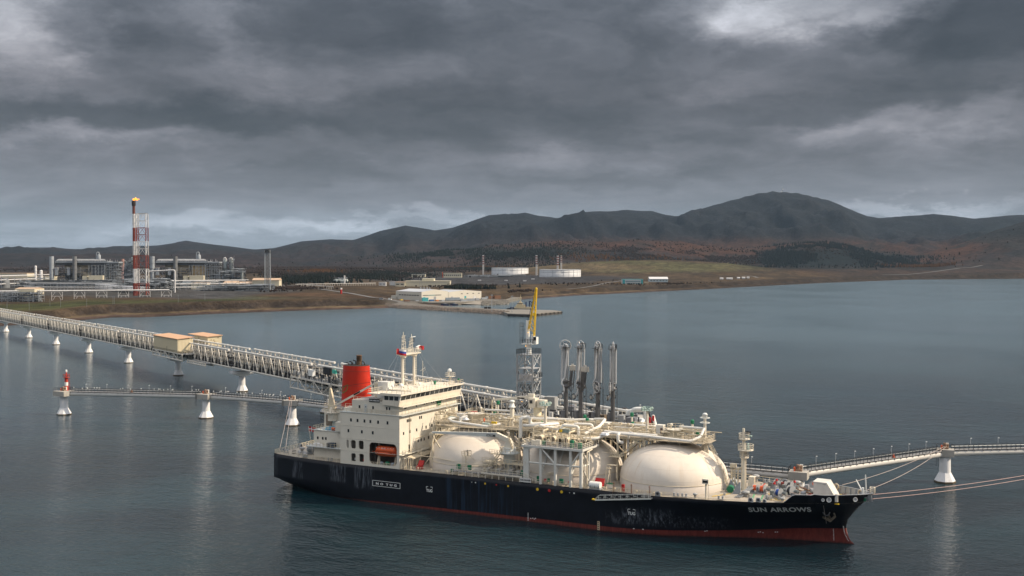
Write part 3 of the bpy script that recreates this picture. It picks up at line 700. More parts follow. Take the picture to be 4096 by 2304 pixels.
for i, x0 in enumerate((49.7, 101.7)):
    text_mesh('TUG', .95, SIGNW, 'tug_lettering', hull, on_side(x0 + .02, 4.25, .9), bold=.03)
    m = MB(); y = half(x0 + .8, 5.3)
    for s_ in (0, 1):
        xa = x0 + (0 if s_ == 0 else 1.78); xb = xa + (.55 if s_ == 0 else -.55)
        m.b(xa, xb, -y - .06, -y - .02, 5.42, 5.54); m.b(xa - .05 + .05 * (s_ == 0), xa + .1 - .15 * s_ + .05 * s_, -y - .06, -y - .021, 5.05, 5.419)
    m.build('tug_mark', SIGNW, hull)
for x, c, r in [(66, YELL, .24), (72.1, YELL, .24), (69, REDP, .2), (79.7, YELL, .34), (82.7, REDP, .34), (85.8, YELL, .34), (63.4, SIGNW, .16), (62.4, SIGNW, .09), (87.8, SIGNW, .09), (88.9, SIGNW, .18)]:
    m = MB(); m.prism([(r * cos(t * pi / 6), r * sin(t * pi / 6)) for t in range(12)], 0, .03, lambda a, b, c_: (x + a, -14.02 - c_, 7.72 + b)); m.build('hull_spot', c, hull)
m = MB(); m.b(94.6, 95.15, -14.10, -14.02, .1, 2.05); m.build('draught_board', mat('board_tan', (.55, .45, .30), .7), hull)
m = MB()
for z in (.35, .8, 1.2, 1.65): m.b(94.7, 95.0, -14.14, -14.101, z, z + .18)
m.build('draught_mark', BLACK, hull)
m = MB()
for k in range(6): m.b(77.2, 77.42, -14.06, -14.02, .3 + k * .32, .45 + k * .32)
for x, z in ((77.9, .75), (78.4, .85), (78.8, .7), (79.1, .9)): m.b(x, x + .22, -14.06, -14.021, z, z + .18)
m.build('load_line', SIGNW, hull)
m = MB()
for k in range(9):
    x = 143.3; z = .6 + k * .3; m.box((x, -half(x, z) - .03, z), (.16, .04, .13))
for k in range(12):
    z = .7 + k * .28; m.box((stem_x(z) - .45, -half(stem_x(z) - .45, z) - .03, z), (.18, .04, .12))
for x, z in ((128.2, 1.4), (128.6, 1.5), (129.1, 1.35), (131.6, 1.6), (132.0, 1.62), (117.6, 1.3), (118, 1.4), (103, 1.2), (105, 1.2)): m.box((x, -half(x, z) - .03, z), (.3, .04, .16))
m.build('draught_figures', SIGNW, hull)
# hawse holes, anchor, fairlead rings in the bow
for x, r in ((142.2, .34), (143.3, .55), (148.1, .48)):
    z = sheer(x) + .75; y = half(x, z); m = MB()
    dy = (half(x + .5, z) - half(x - .5, z)); an = atan2(-dy, 1.0)
    m.lathe((0, 0, 0), [(r * .62, -.1), (r * .7, .1), (r * .95, .14), (r, 0), (r, -.1)], 16, cap=False)
    o = m.build('fairlead_ring', mat('ring_white', (.62, .64, .64), .5), hull); o.rotation_euler = (pi / 2, 0, an); o.location = (x, -y - .02, z)
    m = MB(); m.lathe((0, 0, 0), [(0.001, .02), (r * .66, .02)], 16, cap=False); o2 = m.build('fairlead_hole', GREYP, hull); o2.rotation_euler = (pi / 2, 0, an); o2.location = (x, -y - .02, z)
m = MB(); ax, az_ = 142.9, 6.0; ay = -half(ax, az_) - .25
m.beam((ax - .6, ay + .1, az_ + 1.0), (ax + .25, ay - .15, az_ - .6), .42, .38); m.beam((ax - 1.3, ay, az_ - .15), (ax + .3, ay - .2, az_ - .85), .55, .45)
m.beam((ax + .2, ay - .2, az_ - .8), (ax + 1.2, ay - .1, az_ + .25), .55, .45); m.beam((ax - 1.3, ay, az_ - .2), (ax - 1.9, ay - .1, az_ + .5), .4, .3); m.beam((ax + 1.1, ay, az_ + .2), (ax + .9, ay, az_ + .95), .45, .3)
m.build('anchor', mat('anchor_rust', (.11, .09, .065), .8, var=.4, vscale=1.5), ship)
m = MB(); m.lathe((0, 0, 0), [(.5, 0), (.72, .18), (.8, 0)], 14, cap=False); o = m.build('hawse_pipe', DGREY, hull); o.rotation_euler = (radians(70), 0, .4); o.location = (142.4, -half(142.4, 7.0) - .05, 7.0)
m = MB(); m.beam((142.15, -half(142.15, 9.9) - .08, 9.9), (142.15, -half(142.15, 4.4) - .5, 4.4), .05); m.build('hanging_line', ROPE, ship)

# --- superstructure
AC = mat('house_cream', (.74, .70, .60), .5, var=.035, vscale=.3, stain=(.45, .36, .26), stain_amt=.35, streak=True)
ACF = AC
def plate(parent, x0, x1, z0, z1, y, holes, th=.3, mat_=None, name='side_plating'):
    """a wall in the plane y with rounded openings cut through: built from vertical strips, so the openings are real"""
    mb = MB()
    for p_ in sorted_strips(x0, x1, z0, z1, holes):
        mb.b(p_[0], p_[1], y, y + th, p_[2], p_[3])
    # rounded corners of the openings
    for hx0, hx1, hz0, hz1, r in holes:
        for cx, cz, sx_, sz_ in ((hx0, hz0, 1, 1), (hx1, hz0, -1, 1), (hx1, hz1, -1, -1), (hx0, hz1, 1, -1)):
            poly = [(cx, cz)] + [(cx + sx_ * r * (1 - sin(t)), cz + sz_ * r * (1 - cos(t))) for t in (0, pi / 8, pi / 4, 3 * pi / 8, pi / 2)]
            mb.prism(poly, y + .002, y + th - .002, lambda a, b, c: (a, c, b))
    return mb.build(name, mat_ or AC, parent)
def sorted_strips(x0, x1, z0, z1, holes):
    xs = sorted({x0, x1, *[h[0] for h in holes], *[h[1] for h in holes]}); out = []
    for a, b in zip(xs[:-1], xs[1:]):
        hs = sorted([(h[2], h[3]) for h in holes if h[0] < (a + b) / 2 < h[1]]); z = z0
        for h0, h1 in hs:
            if h0 > z: out.append((a, b, z, h0))
            z = h1
        if z < z1: out.append((a, b, z, z1))
    return out
ss = empty('superstructure', (0, 0, 0)); ss.parent = ship
YS = -14.0
holes = [(33.0, 41.2, 9.55, 14.95, 1.1), (26.1, 26.7, 12.95, 15.0, .28), (27.4, 28.9, 12.95, 15.05, .45), (29.8, 31.3, 12.95, 15.1, .45), (27.5, 28.9, 9.75, 11.75, .35), (29.95, 31.35, 9.75, 11.8, .35)]
plate(ss, 24.2, 42.0, 8.95, 22.0, YS, holes)
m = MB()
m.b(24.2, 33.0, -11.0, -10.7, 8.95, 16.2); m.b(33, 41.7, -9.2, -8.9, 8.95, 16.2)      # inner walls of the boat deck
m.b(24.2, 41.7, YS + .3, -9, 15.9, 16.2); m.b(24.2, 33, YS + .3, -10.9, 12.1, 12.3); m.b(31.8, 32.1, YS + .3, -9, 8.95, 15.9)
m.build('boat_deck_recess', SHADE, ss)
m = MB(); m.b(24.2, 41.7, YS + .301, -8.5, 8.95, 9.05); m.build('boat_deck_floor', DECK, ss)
# main block behind the plating, front wall, port part set back
m = MB(); m.b(24.2, 41.7, -8.9, 14.0, 8.95, 16.2)
m.b(24.2, 41.7, YS + .301, 14.0, 16.201, 22.0); m.build('accommodation_block', AC, ss)
def front_wall():
    mb = MB()
    mb.b(41.701, 42.0, YS + .301, 2.4, 8.95, 22.0); mb.b(41.701, 41.9, 2.4, 14.0, 14.8, 22.0)
    return mb.build('front_plating', AC, ss)
front_wall()
m = MB(); m.b(27.6, 41.7, -13.7, 13.7, 22.001, 25.2); m.build('upper_house', AC, ss)
m = MB(); m.b(24.2, 42.9, -14.15, 14.15, 21.93, 22.07); m.b(24.2, 43.0, -14.05, 14.05, 12.35, 12.45) if False else None
m.build('deck_ledge', LGREY, ss)
m = MB(); m.b(42.0, 42.9, -14.1, 2.4, 12.3, 12.42); m.b(42.0, 43.2, -14.15, 14.6, 24.1, 24.25); m.build('deck_ledge', AC, ss)
# bridge: wheelhouse with wings, window band leaning outwards
br = empty('bridge', (0, 0, 0)); br.parent = ship
m = MB(); x0, x1 = 37.4, 42.0
m.b(33, 41.6, -8, 8, 25.2, 27.6)
m.prism([(x0, 24.6), (x1 + .15, 24.3), (x1 + .5, 25.75), (x0, 25.75)], -14.6, 14.9, lambda a, b, c: (a, c, b)); m.build('bridge_dado', WHITE, br)
m = MB(); m.prism([(x0 + .25, 25.74), (x1 + .38, 25.74), (x1 + .72, 27.0), (x0 + .25, 27.0)], -14.45, 14.75, lambda a, b, c: (a, c, b)); m.build('bridge_core', mat('mullion_white', (.7, .69, .64), .5), br)
m = MB(); m.prism([(33, 26.98), (x1 + 1.1, 26.98), (x1 + 1.1, 27.25), (33, 27.25)], -14.8, 15.1, lambda a, b, c: (a, c, b)); m.b(37, 43.1, -14.95, -14.80, 26.9, 27.5); m.build('bridge_roof', WHITE, br)
nw = 13
for k in range(nw):
    ya = -14.2 + k * 28.8 / nw + .1; yb = -14.2 + (k + 1) * 28.8 / nw - .1; mb = MB()
    xb, xt = x1 + .42, x1 + .715
    mb.add([(xb, ya, 25.80), (xb, yb, 25.80), (xt, yb, 26.92), (xt, ya, 26.92), (xb - .05, ya, 25.80), (xb - .05, yb, 25.80), (xt - .05, yb, 26.92), (xt - .05, ya, 26.92)],
           [(0, 1, 2, 3), (7, 6, 5, 4), (0, 4, 5, 1), (1, 5, 6, 2), (2, 6, 7, 3), (3, 7, 4, 0)]); mb.build('bridge_window', GLASS, br)
for k in range(3):
    xa = 37.95 + k * 1.45; mb = MB(); mb.b(xa, xa + 1.15, -14.52, -14.47, 25.80, 26.84); mb.build('bridge_window', GLASS, br)
# windows: each one its own pane in a thin frame
def window(parent, p, w, h, face, mat_=GLASS):
    mb = MB()
    if face == 'S': mb.b(p[0] - w / 2, p[0] + w / 2, p[1] - .035, p[1] - .003, p[2] - h / 2, p[2] + h / 2)
    else: mb.b(p[0] + .003, p[0] + .035, p[1] - w / 2, p[1] + w / 2, p[2] - h / 2, p[2] + h / 2)
    return mb.build('window', mat_, parent)
for x in (27.5, 29.5, 31.6, 33.4, 35.7, 38.5): window(ss, (x, YS, 20.1), .52, .78, 'S')
for x in (26.7, 30.8, 34.1): window(ss, (x, YS, 17.35), .52, .78, 'S')
for x in (29.9, 34.0): window(ss, (x, -13.7, 23.55), .5, .75, 'S')
for x in (38.1, 38.9): window(ss, (x, -13.7, 23.6), .42, .7, 'S')
m = MB(); m.b(31.4, 32.2, -13.76, -13.70, 22.3, 24.3); m.build('door', LGREY, ss)
m = MB(); m.b(31.7, 31.95, -13.80, -13.77, 23.5, 23.75); m.build('door_window', BLACK, ss)
for y, z in [(-11.2, 23.7), (-10.6, 23.7), (-5.9, 23.7), (-2.3, 23.8), (-1.1, 23.8), (1.2, 23.85), (2.2, 23.85), (3.3, 23.9), (6.0, 24.0 - .1), (9.5, 23.9), (-4.9, 20.5), (-4.1, 20.5), (-10.5, 20.4), (-9.8, 20.4), (-9.0, 20.4),
             (-9.3, 17.6), (-12.2, 17.5), (-6.3, 17.6), (-1.9, 17.7), (.8, 17.8), (-5.6, 14.75), (-4.2, 14.8), (-2.8, 14.8), (-.8, 14.9)]: window(ss, (42.0 if z < 22 else 41.7, y, z), .55, .72, 'F')
for y, z in [(5.2, 20.6), (6.4, 20.6), (7.6, 20.6), (9, 17.8), (4.2, 17.8), (4.0, 16.2), (5.2, 16.2), (11, 20.6), (12, 20.6)]: window(ss, (41.9, y, z), .55, .75, 'F')
m = MB(); m.b(42.003, 42.04, -10.0, -9.3, 12.5, 14.4); m.build('door', DGREY, ss)
for y in (4.0, 4.9): m = MB(); m.b(41.703, 42.1, y - .35, y + .35, 22.6, 24.3); m.build('green_locker', GREEN, ss)
text_mesh('NO SMOKING', .42, REDP, 'no_smoking_lettering', ss, lambda u, v, w: (41.72 + w, -12.4 + u, 24.45 - .75 + v + .25))
text_mesh('NO SMOKING', .42, REDP, 'no_smoking_lettering', ss, lambda u, v, w: (41.72 + w, 8.3 + u, 23.3 + v + .25))
m = MB(); m.b(32.9, 36.0, -13.86, -13.72, 24.95, 25.75); nb = m.build('name_board', BLACK, ss)
text_mesh('SUN ARROWS', .46, SIGNW, 'name_board_lettering', nb, lambda u, v, w: (33.05 + u, -13.87 - w, 25.18 + v), spacing=1.0)
m = MB(); m.b(24.25, 42, -14.08, -14.0, 15.45, 15.5); m.b(24.25, 42, -14.08, -14.0, 12.4, 12.45); m.b(24.25, 42, -14.06, -14.0, 18.72, 18.76); m.build('weld_seam', AC, ss)
# railings of the house
rl = MB()
rl.rail([(24.6, -14.0, 22.07), (42.8, -14.0, 22.07), (42.8, 14, 22.07)], 1.05, 1.5, .03)
rl.rail([(42.8, -14, 12.42), (42.8, 2.3, 12.42)], 1.05, 1.4, .03); rl.rail([(43.1, -14, 24.25), (43.1, 14.5, 24.25)], .5, 2, .02, 1); rl.build('railing', CREAM2, ss)
rl = MB(); rl.rail([(33.2, -14.6, 27.25), (43.0, -14.6, 27.25), (43.0, 15.0, 27.25), (33.2, 15, 27.25), (33.2, -14.6, 27.25)], 1.0, 1.4, .032, 2)
rl.rail([(28, -13.6, 25.2), (36.8, -13.6, 25.2)], .8, 1.2, .03, 2); rl.build('roof_railing', CREAM2, br)
m = MB(); m.b(28, 33, -13.5, -4, 25.2, 25.26); m.build('upper_deck', DECK, ss)
# tower on the bridge roof, masts, domes
m = MB(); m.b(31.9, 34.9, -8.6, -5.8, 25.2, 29.4); m.b(31.6, 32.6, -8.4, -6.5, 25.2, 28.0); m.build('vent_tower', mat('tower_white', (.66, .65, .62), .5, var=.04), br)
def radome(x, y, z, r=.42, h=1.0):
    mb = MB(); mb.lathe((x, y, z), [(.14, 0), (.14, h), (r, h + .05), (r * 1.02, h + r * .5), (r * .8, h + r * 1.3), (.02, h + r * 1.7)], 12); return mb.build('radome', SIGNW, br)
radome(36.0, -8, 27.3, .38, .9); radome(38.3, -7.6, 27.3, .5, 1.1); radome(41.2, 11, 29.4, .55, 1.2); radome(37.5, 2, 27.3, .35, .6)
mt = empty('radar_mast', (0, 0, 0)); mt.parent = ship
for y in (-2.7, 2.7): m = MB(); m.beam((35.4, y, 27.2), (35.4, y, 35.4), .40, .34, n=10); m.build('mast_leg', WHITE, mt)
m = MB(); m.b(34.4, 36.8, -3.9, 3.9, 35.9, 36.15); m.prism([(-3.6, 35.9), (-2.6, 35.1), (-1.6, 35.5), (1.6, 35.5), (2.6, 35.1), (3.6, 35.9)], 34.9, 36.2, lambda a, b, c: (c, a, b)); m.build('mast_platform', WHITE, mt)
m = MB(); m.rail([(34.4, -3.9, 36.15), (36.8, -3.9, 36.15), (36.8, 3.9, 36.15), (34.4, 3.9, 36.15), (34.4, -3.9, 36.15)], 1.1, .9, .035, 3); m.build('mast_railing', WHITE, mt)
m = MB()
for (y, h, lean) in ((-2.0, 4.8, -.25), (1.0, 4.1, .55)):
    for dx_, dy_ in ((-.35, -.35), (.35, -.35), (.35, .35), (-.35, .35)): m.beam((35.4 + dx_, y + dy_ * 1.6, 36.1), (35.4 + dx_ * .5, y + dy_ * .6 + lean, 36.1 + h), .10)
    for k in range(5):
        z = 36.6 + k * h / 5.2; m.beam((35.0, y - .5 + lean * k / 5, z), (35.8, y + .5 + lean * k / 5, z + .5), .07); m.beam((35.2, y - .45 + lean * k / 5, z), (35.2, y + .45 + lean * k / 5, z), .08)
    m.beam((35.4, y + lean, 36.1 + h), (35.4, y + lean, 36.9 + h), .12)
m.beam((35.4, -2.8, 39.2), (35.4, -1.3, 39.2), .1); m.beam((35.4, .7, 38.6), (35.4, 2.5, 38.6), .1); m.build('mast_lattice', WHITE, mt, kind='stuff')
m = MB(); m.beam((35.6, .9, 40.2), (35.9, 2.6, 40.3), .35, .12); m.beam((36.4, 2.3, 37.6), (36.4, 3.9, 37.9), .4, .2); m.box((36.2, 3.1, 37.3), (.5, .5, .6)); m.build('radar_scanner', SIGNW, mt)
m = MB()
for z in (39.0, 39.35, 39.7): m.b(35.3, 35.7, 1.9, 2.6, z, z + .15)
m.build('mast_light', BLACK, mt)
m = MB()
for s_ in (-1, 1):
    for k in range(12): m.beam((35.75, s_ * 2.7 - .0, 28 + k * .6), (35.75, s_ * 2.7 + .62, 28 + k * .6), .05)
    m.beam((35.75, s_ * 2.7 + .62, 27.5), (35.75, s_ * 2.7 + .62, 35.5), .06)
m.build('mast_ladder', WHITE, mt)
m = MB()
for a, b_ in (((35.4, -3.9, 37), (33.4, -12, 27.3)), ((35.4, -3.9, 36.8), (35, -8.6, 27.3)), ((35.4, 3.9, 37), (41, 9.5, 27.3)), ((35.4, 3.9, 37.5), (36, 10, 27.3)), ((35.4, -3.5, 36), (36.5, -6, 27.3))): m.beam(a, b_, .035)
m.build('mast_stay', GREYP, mt, kind='stuff')
m = MB(); m.beam((36.5, 5.2, 27.2), (36.5, 5.2, 33.8), .07); m.beam((36.5, 4.0, 31.2), (36.5, 6.4, 31.9), .05); m.beam((36.5, 5.2, 30.9), (37.4, 5.2, 31.6), .05); m.build('whip_aerial', WHITE, br)
m = MB()
for p in ((40.4, 10.6), (42, 10.6), (40.4, 12), (42, 12)): m.beam((p[0], p[1], 27.2), (41.2, 11.3, 29.5), .09)
m.b(40.2, 42.2, 10.4, 12.2, 29.3, 29.42); m.rail([(40.2, 10.4, 29.42), (42.2, 10.4, 29.42), (42.2, 12.2, 29.42), (40.2, 12.2, 29.42), (40.2, 10.4, 29.42)], .9, .9, .03); m.build('radome_stand', WHITE, br)
m = MB(); random.seed(3)
for k in range(22):
    x, y = random.uniform(35, 42.5), random.uniform(-13.5, 14); h = random.uniform(.4, 1.3); m.beam((x, y, 27.2), (x, y, 27.2 + h), .12, n=4)
    if k % 3 == 0: m.box((x, y, 27.3 + h), (.4, .3, .3))
m.b(33.4, 35.6, 4, 7, 27.2, 27.9); m.b(38, 39.4, -1.5, .2, 27.2, 27.8); m.build('roof_fittings', WHITE, br, kind='stuff')
m = MB(); m.lathe((39.5, 6.4, 27.2), [(.25, 0), (.25, .9), (.4, 1.0), (.4, 1.3)], 10); m.lathe((42.4, 13.6, 27.2), [(.3, .9), (.3, 1.5)], 10); m.build('green_searchlight', GREEN, br)

# --- aft part: casing, funnel, poop house, stores crane
m = MB(); m.b(13, 24.2, -6, 6, 8.95, 21.3); m.b(20, 24.2, -10.5, -6, 16.2, 18.6); m.b(24.2, 27.6, -12.5, 8, 22.07, 22.9); casing = m.build('engine_casing', AC, ship)
m = MB(); m.b(12.8, 27.6, -6.2, 6.2, 21.301, 21.42); m.build('casing_top', DECK, casing)
for z0, z1 in ((12.0, 15.2), (15.5, 18.6)):
    m = MB(); m.b(13.6, 15.6, -6.06, -6.0, z0 + 1.2, z1 + 1.0); lv = m.build('louvre', mat('louvre_brown', (.20, .155, .11), .8, var=.2), casing)
    m = MB()
    for k in range(9): m.b(13.65, 15.55, -6.10, -6.061, z0 + 1.35 + k * .32, z0 + 1.45 + k * .32)
    m.build('louvre_blade', mat('louvre_light', (.34, .27, .20), .8), lv)
m = MB(); m.rail([(13, -6.1, 21.4), (24, -6.1, 21.4)], 1.0, 1.3, .03); m.rail([(13, -6.1, 21.4), (13, 6, 21.4)], 1, 1.3, .03); m.rail([(24.6, -12.4, 22.9), (27.4, -12.4, 22.9)], 1, 1.2, .03); m.build('railing', CREAM2, casing)
FX, FY = 18.6, .6
m = MB(); m.lathe((FX, FY, 21.3), [(3.95, 0), (3.85, 2.2), (3.66, 6.4), (3.45, 10.1), (3.38, 10.9)], 36, 1.12, .82); fn = m.build('funnel', RED, ship)
m = MB(); m.lathe((FX, FY, 0), [(3.52, 30.78), (3.58, 30.82), (3.58, 30.92), (3.50, 30.96)], 36, 1.12, .82, cap=False); m.build('funnel_band', mat('funnel_band_red', (.38, .03, .015), .5), fn)
m = MB(); m.lathe((FX, FY, 0), [(3.70, 26.9), (3.74, 26.93), (3.74, 27.0), (3.69, 27.03)], 36, 1.12, .82, cap=False); m.build('funnel_seam', mat('funnel_band_red', (.38, .03, .015), .5), fn)
m = MB(); m.lathe((FX, FY, 32.22), [(3.3, 0), (3.1, .12), (.01, .16)], 36, 1.12, .82, cap=False); m.build('funnel_top', mat('soot', (.035, .03, .028), .9), fn)
m = MB(); m.lathe((FX + .9, FY, 32.2), [(.75, 0), (.72, 2.6), (.78, 2.62), (.78, 2.75), (.6, 2.75), (.58, 2.0)], 16, cap=False); m.build('exhaust_pipe', mat('exhaust_rust', (.20, .13, .085), .7, metal=.3, var=.45, vscale=1.2), fn)
m = MB()
for x, y, h in ((-1.6, .6, .7), (-.8, -.9, .9), (-2.4, -.2, .5), (.2, 1.2, .8), (2.4, .4, .9), (-.4, .3, 1.1)): m.pipe([(FX + x, FY + y, 32.2), (FX + x, FY + y, 32.2 + h), (FX + x - .7, FY + y - .2, 32.4 + h)], .17, 6)
m.build('small_exhaust', DGREY, fn)
# leaf emblem on the funnel side
def on_funnel(u, v, w):
    z = 26.0 + v; th = radians(-112) + u / 3.2; r = float(np.interp(z, [21.3, 27.7, 32.2], [3.95, 3.66, 3.38])) + .03 + w
    return (FX + r * 1.12 * cos(th), FY + r * .82 * sin(th), z)
def emblem():
    mb = MB()
    def stroke(pts, wd):
        n = len(pts)
        vs = []
        for i, (u, v) in enumerate(pts):
            a = pts[max(i - 1, 0)]; b_ = pts[min(i + 1, n - 1)]; dx_, dy_ = b_[0] - a[0], b_[1] - a[1]; L = hypot(dx_, dy_); w_ = wd * (.4 + .6 * sin(pi * i / (n - 1)))
            vs += [on_funnel(u - dy_ / L * w_, v + dx_ / L * w_, 0), on_funnel(u + dy_ / L * w_, v - dx_ / L * w_, 0)]
        mb.add(vs, [(2 * i, 2 * i + 1, 2 * i + 3, 2 * i + 2) for i in range(n - 1)])
    left = [(-1.15 + 1.9 * t - .5 * sin(pi * t), -1.2 + 2.5 * t + .25 * sin(pi * t)) for t in np.linspace(0, 1, 14)]
    right = [(-1.0 + 1.75 * t + .45 * sin(pi * t), -.9 + 2.2 * t - .5 * sin(pi * t)) for t in np.linspace(0, 1, 14)]
    stroke(left, .16); stroke(right, .13); stroke([(-.1, -.55), (-.45, -.95), (-1.2, -1.15)], .1)
    return mb.build('leaf_emblem', mat('emblem_green', (.14, .20, .05), .5), fn)
emblem()
# stores crane
cr = empty('stores_crane', (0, 0, 0)); cr.parent = ship
m = MB(); m.lathe((16, -6.4, 0), [(1.25, 18.2), (1.25, 20.0), (1.9, 20.3), (1.9, 20.45), (.8, 20.45), (.8, 21.8)], 20, cap=True); m.build('pedestal', WHITE, cr)
m = MB(); m.prism([(15.0, 21.4), (17.2, 21.4), (15.7, 26.7), (15.3, 26.7)], -6.9, -6.3, lambda a, b, c: (a, c, b)); m.b(15, 17, -7.1, -6.0, 21.3, 22.2); m.build('post', CREAM2, cr)
m = MB(); m.beam((16.4, -6.6, 21.9), (31.0, -6.9, 29.3), .34, .46); m.build('jib', WHITE, cr)
m = MB(); m.beam((23.2, -6.8, 25.36), (25.2, -6.84, 26.35), .37, .36); m.build('jib_plate', BLACK, cr)
m = MB(); m.beam((15.5, -6.6, 26.6), (30.6, -6.9, 29.4), .04); m.beam((15.5, -6.5, 26.5), (30.4, -6.8, 29.3), .04); m.build('cable', DGREY, cr)
m = MB(); m.rail([(14.2, -8.2, 20.45), (15.5, -8.3, 20.45), (17.0, -8.2, 20.45), (17.8, -7.2, 20.45)], 1, .7, .03); m.b(30.0, 31.2, -7.3, -6.4, 25.2, 28.8); m.build('crane_platform_rail', CREAM2, cr)
# poop house
ph = empty('poop_house', (0, 0, 0)); ph.parent = ship
m = MB(); m.b(12.2, 24.2, -9.4, 8.0, 12.0, 15.9); m.b(12.6, 24.2, -9.8, 8.4, 8.95, 11.85); m.build('house_walls', AC, ph)
m = MB(); m.b(11.2, 24.2, -11.6, 9.0, 11.85, 12.0); m.b(12.0, 24.2, -9.6, 8.2, 15.9, 16.05); m.build('house_deck', LGREY, ph)
for x in (13.5, 15.1, 16.1): window(ph, (x, -9.4, 13.9), .5, .7, 'S')
m = MB(); m.rail([(11.3, -11.5, 12), (23.8, -11.5, 12)], 1, 1.1, .035); m.rail([(11.3, -11.5, 12), (11.3, 8.5, 12)], 1, 1.3, .035); m.rail([(12.1, -9.5, 16.05), (24, -9.5, 16.05)], 1, 1.2, .035); m.rail([(12.1, -9.5, 16.05), (12.1, 8, 16.05)], 1, 1.2, .035)
for k in range(8): m.beam((22.2 + k * .12, -11.0, 12.1 + k * .45), (22.2 + k * .12, -10.2, 12.1 + k * .45), .08)
m.build('railing', CREAM2, ph)
def tarp(x0, x1, y0, y1, z, h, mt_, name, seed=1):
    rs = random.Random(seed); mb = MB(); n, k = 9, 6; vs = []
    for i in range(n + 1):
        for j in range(k + 1):
            e = min(i, n - i, 2) / 2 * min(j, k - j, 1); vs.append((x0 + (x1 - x0) * i / n, y0 + (y1 - y0) * j / k, z + h * e * rs.uniform(.7, 1.05)))
    mb.add(vs, [(i * (k + 1) + j, (i + 1) * (k + 1) + j, (i + 1) * (k + 1) + j + 1, i * (k + 1) + j + 1) for i in range(n) for j in range(k)]); mb.prism([(x0, y0), (x1, y0), (x1, y1), (x0, y1)], z - .02, z + .05); return mb.build(name, mt_, ship)
tarp(14.6, 20.6, -8.9, -6.4, 16.06, .9, LBLUE, 'blue_tarpaulin')
m = MB(); m.lathe((0, 0, 0), [(.01, -.55), (.35, -.5), (.42, 0), (.35, .5), (.01, .55)], 10); o = m.build('orange_float', ORANGE, ship); o.rotation_euler = (0, pi / 2, 0); o.location = (18.2, -9.0, 16.5)
tarp(12.5, 16.0, -11.2, -9.9, 12.02, .8, mat('white_cover', (.75, .75, .74), .6), 'white_cover', 3)
m = MB(); m.b(17.6, 18.5, -11.1, -9.9, 12.02, 13.1); m.b(18.7, 19.8, -11.1, -9.9, 12.02, 13.15); m.build('storage_bin', mat('bin_slate', (.05, .07, .10), .6), ship)
# winches on poop and foredeck
def winch(x, y, z, rz, col, drums=2, r=.75, name='winch'):
    e = empty(name, (x, y, z), rz); e.parent = ship; w = drums * 1.3 + .6
    m = MB(); m.b(-.8, .8, -w / 2 - .2, w / 2 + .2, 0, .25)
    for k in range(drums + 1): m.prism([(-.7, .2), (.7, .2), (.35, 1.2), (-.35, 1.2)], -w / 2 + k * (w / drums) - .08, -w / 2 + k * (w / drums) + .08, lambda a, b, c: (a, c, b))
    m.build('frame', GREYP, e)
    for k in range(drums):
        y0 = -w / 2 + (k + .5) * w / drums; m = MB()
        m.prism([(r * cos(t * pi / 8), 1.1 + r * sin(t * pi / 8)) for t in range(16)], y0 - .52, y0 - .42, lambda a, b, c: (a, c, b)); m.prism([(r * cos(t * pi / 8), 1.1 + r * sin(t * pi / 8)) for t in range(16)], y0 + .42, y0 + .52, lambda a, b, c: (a, c, b)); m.build('flange', GREYP, e)
        m = MB(); m.prism([(r * .72 * cos(t * pi / 8), 1.1 + r * .72 * sin(t * pi / 8)) for t in range(16)], y0 - .42, y0 + .42, lambda a, b, c: (a, c, b)); m.build('rope_drum', col, e)
    m = MB(); m.prism([(.4 * cos(t * pi / 6), 1.1 + .4 * sin(t * pi / 6)) for t in range(12)], -w / 2 - 1.0, -w / 2 - .12, lambda a, b, c: (a, c, b)); m.box((.1, w / 2 + .6, .7), (1.0, .9, 1.0)); m.build('motor', mat('winch_grey', (.16, .18, .18), .5), e)
    return e
def bollard(x, y, z, rz=0, r=.22, parent=None):
    mb = MB()
    for s_ in (-.45, .45): mb.lathe((x + s_ * cos(rz), y + s_ * sin(rz), z), [(r, 0), (r, .62), (r * 1.25, .66), (r * 1.25, .75), (.01, .8)], 10)
    mb.box((x, y, z + .05), (1.5, .6, .1), rz); return mb.build('bollard', GREYP, parent or ship)
def roller(x, y, z, rz=0, s_=1.0):
    mb = MB(); mb.prism([(-.75 * s_, 0), (.75 * s_, 0), (.75 * s_, .9 * s_), (.45 * s_, 1.35 * s_), (-.45 * s_, 1.35 * s_), (-.75 * s_, .9 * s_)], -.16, .16, lambda a, b, c: (x + a * cos(rz) - c * sin(rz), y + a * sin(rz) + c * cos(rz), z + b))
    o = mb.build('panama_fairlead', mat('fairlead_grey', (.30, .32, .34), .5), ship)
    mb = MB(); mb.prism([(.40 * s_ * cos(t * pi / 6), .72 * s_ + .36 * s_ * sin(t * pi / 6)) for t in range(12)], -.18, .18, lambda a, b, c: (x + a * cos(rz) - c * sin(rz), y + a * sin(rz) + c * cos(rz), z + b)); mb.build('fairlead_opening', DGREY, o); return o
def mushroom(x, y, z, r=.75, h=1.2, col=None):
    mb = MB(); mb.lathe((x, y, z), [(r * .55, 0), (r * .55, h * .6), (r, h * .6), (r * 1.02, h * .9), (r * .5, h), (.01, h * 1.02)], 14); return mb.build('mushroom_vent', col or mat('vent_grey', (.36, .37, .37), .5), ship)
winch(8.8, -6.5, 9.0, .5, BLUE, 1, .95); winch(7.2, -1.0, 9.0, .2, DGREY, 2, .8); winch(8.5, 5, 9, 0, BLUE, 2, .8)
m = MB()
for k, (x, y) in enumerate(((6.2, -7.9), (7.0, -8.6), (8.0, -8.3), (8.9, -8.9), (9.6, -9.4), (7.5, -9.3))): m.lathe((x, y, 9.0), [(.4, 0), (.42, .5), (.3, .8), (.1, .9)], 8)
m.build('covered_rope_pile', mat('tarp_grey', (.42, .42, .42), .7), ship, kind='stuff')
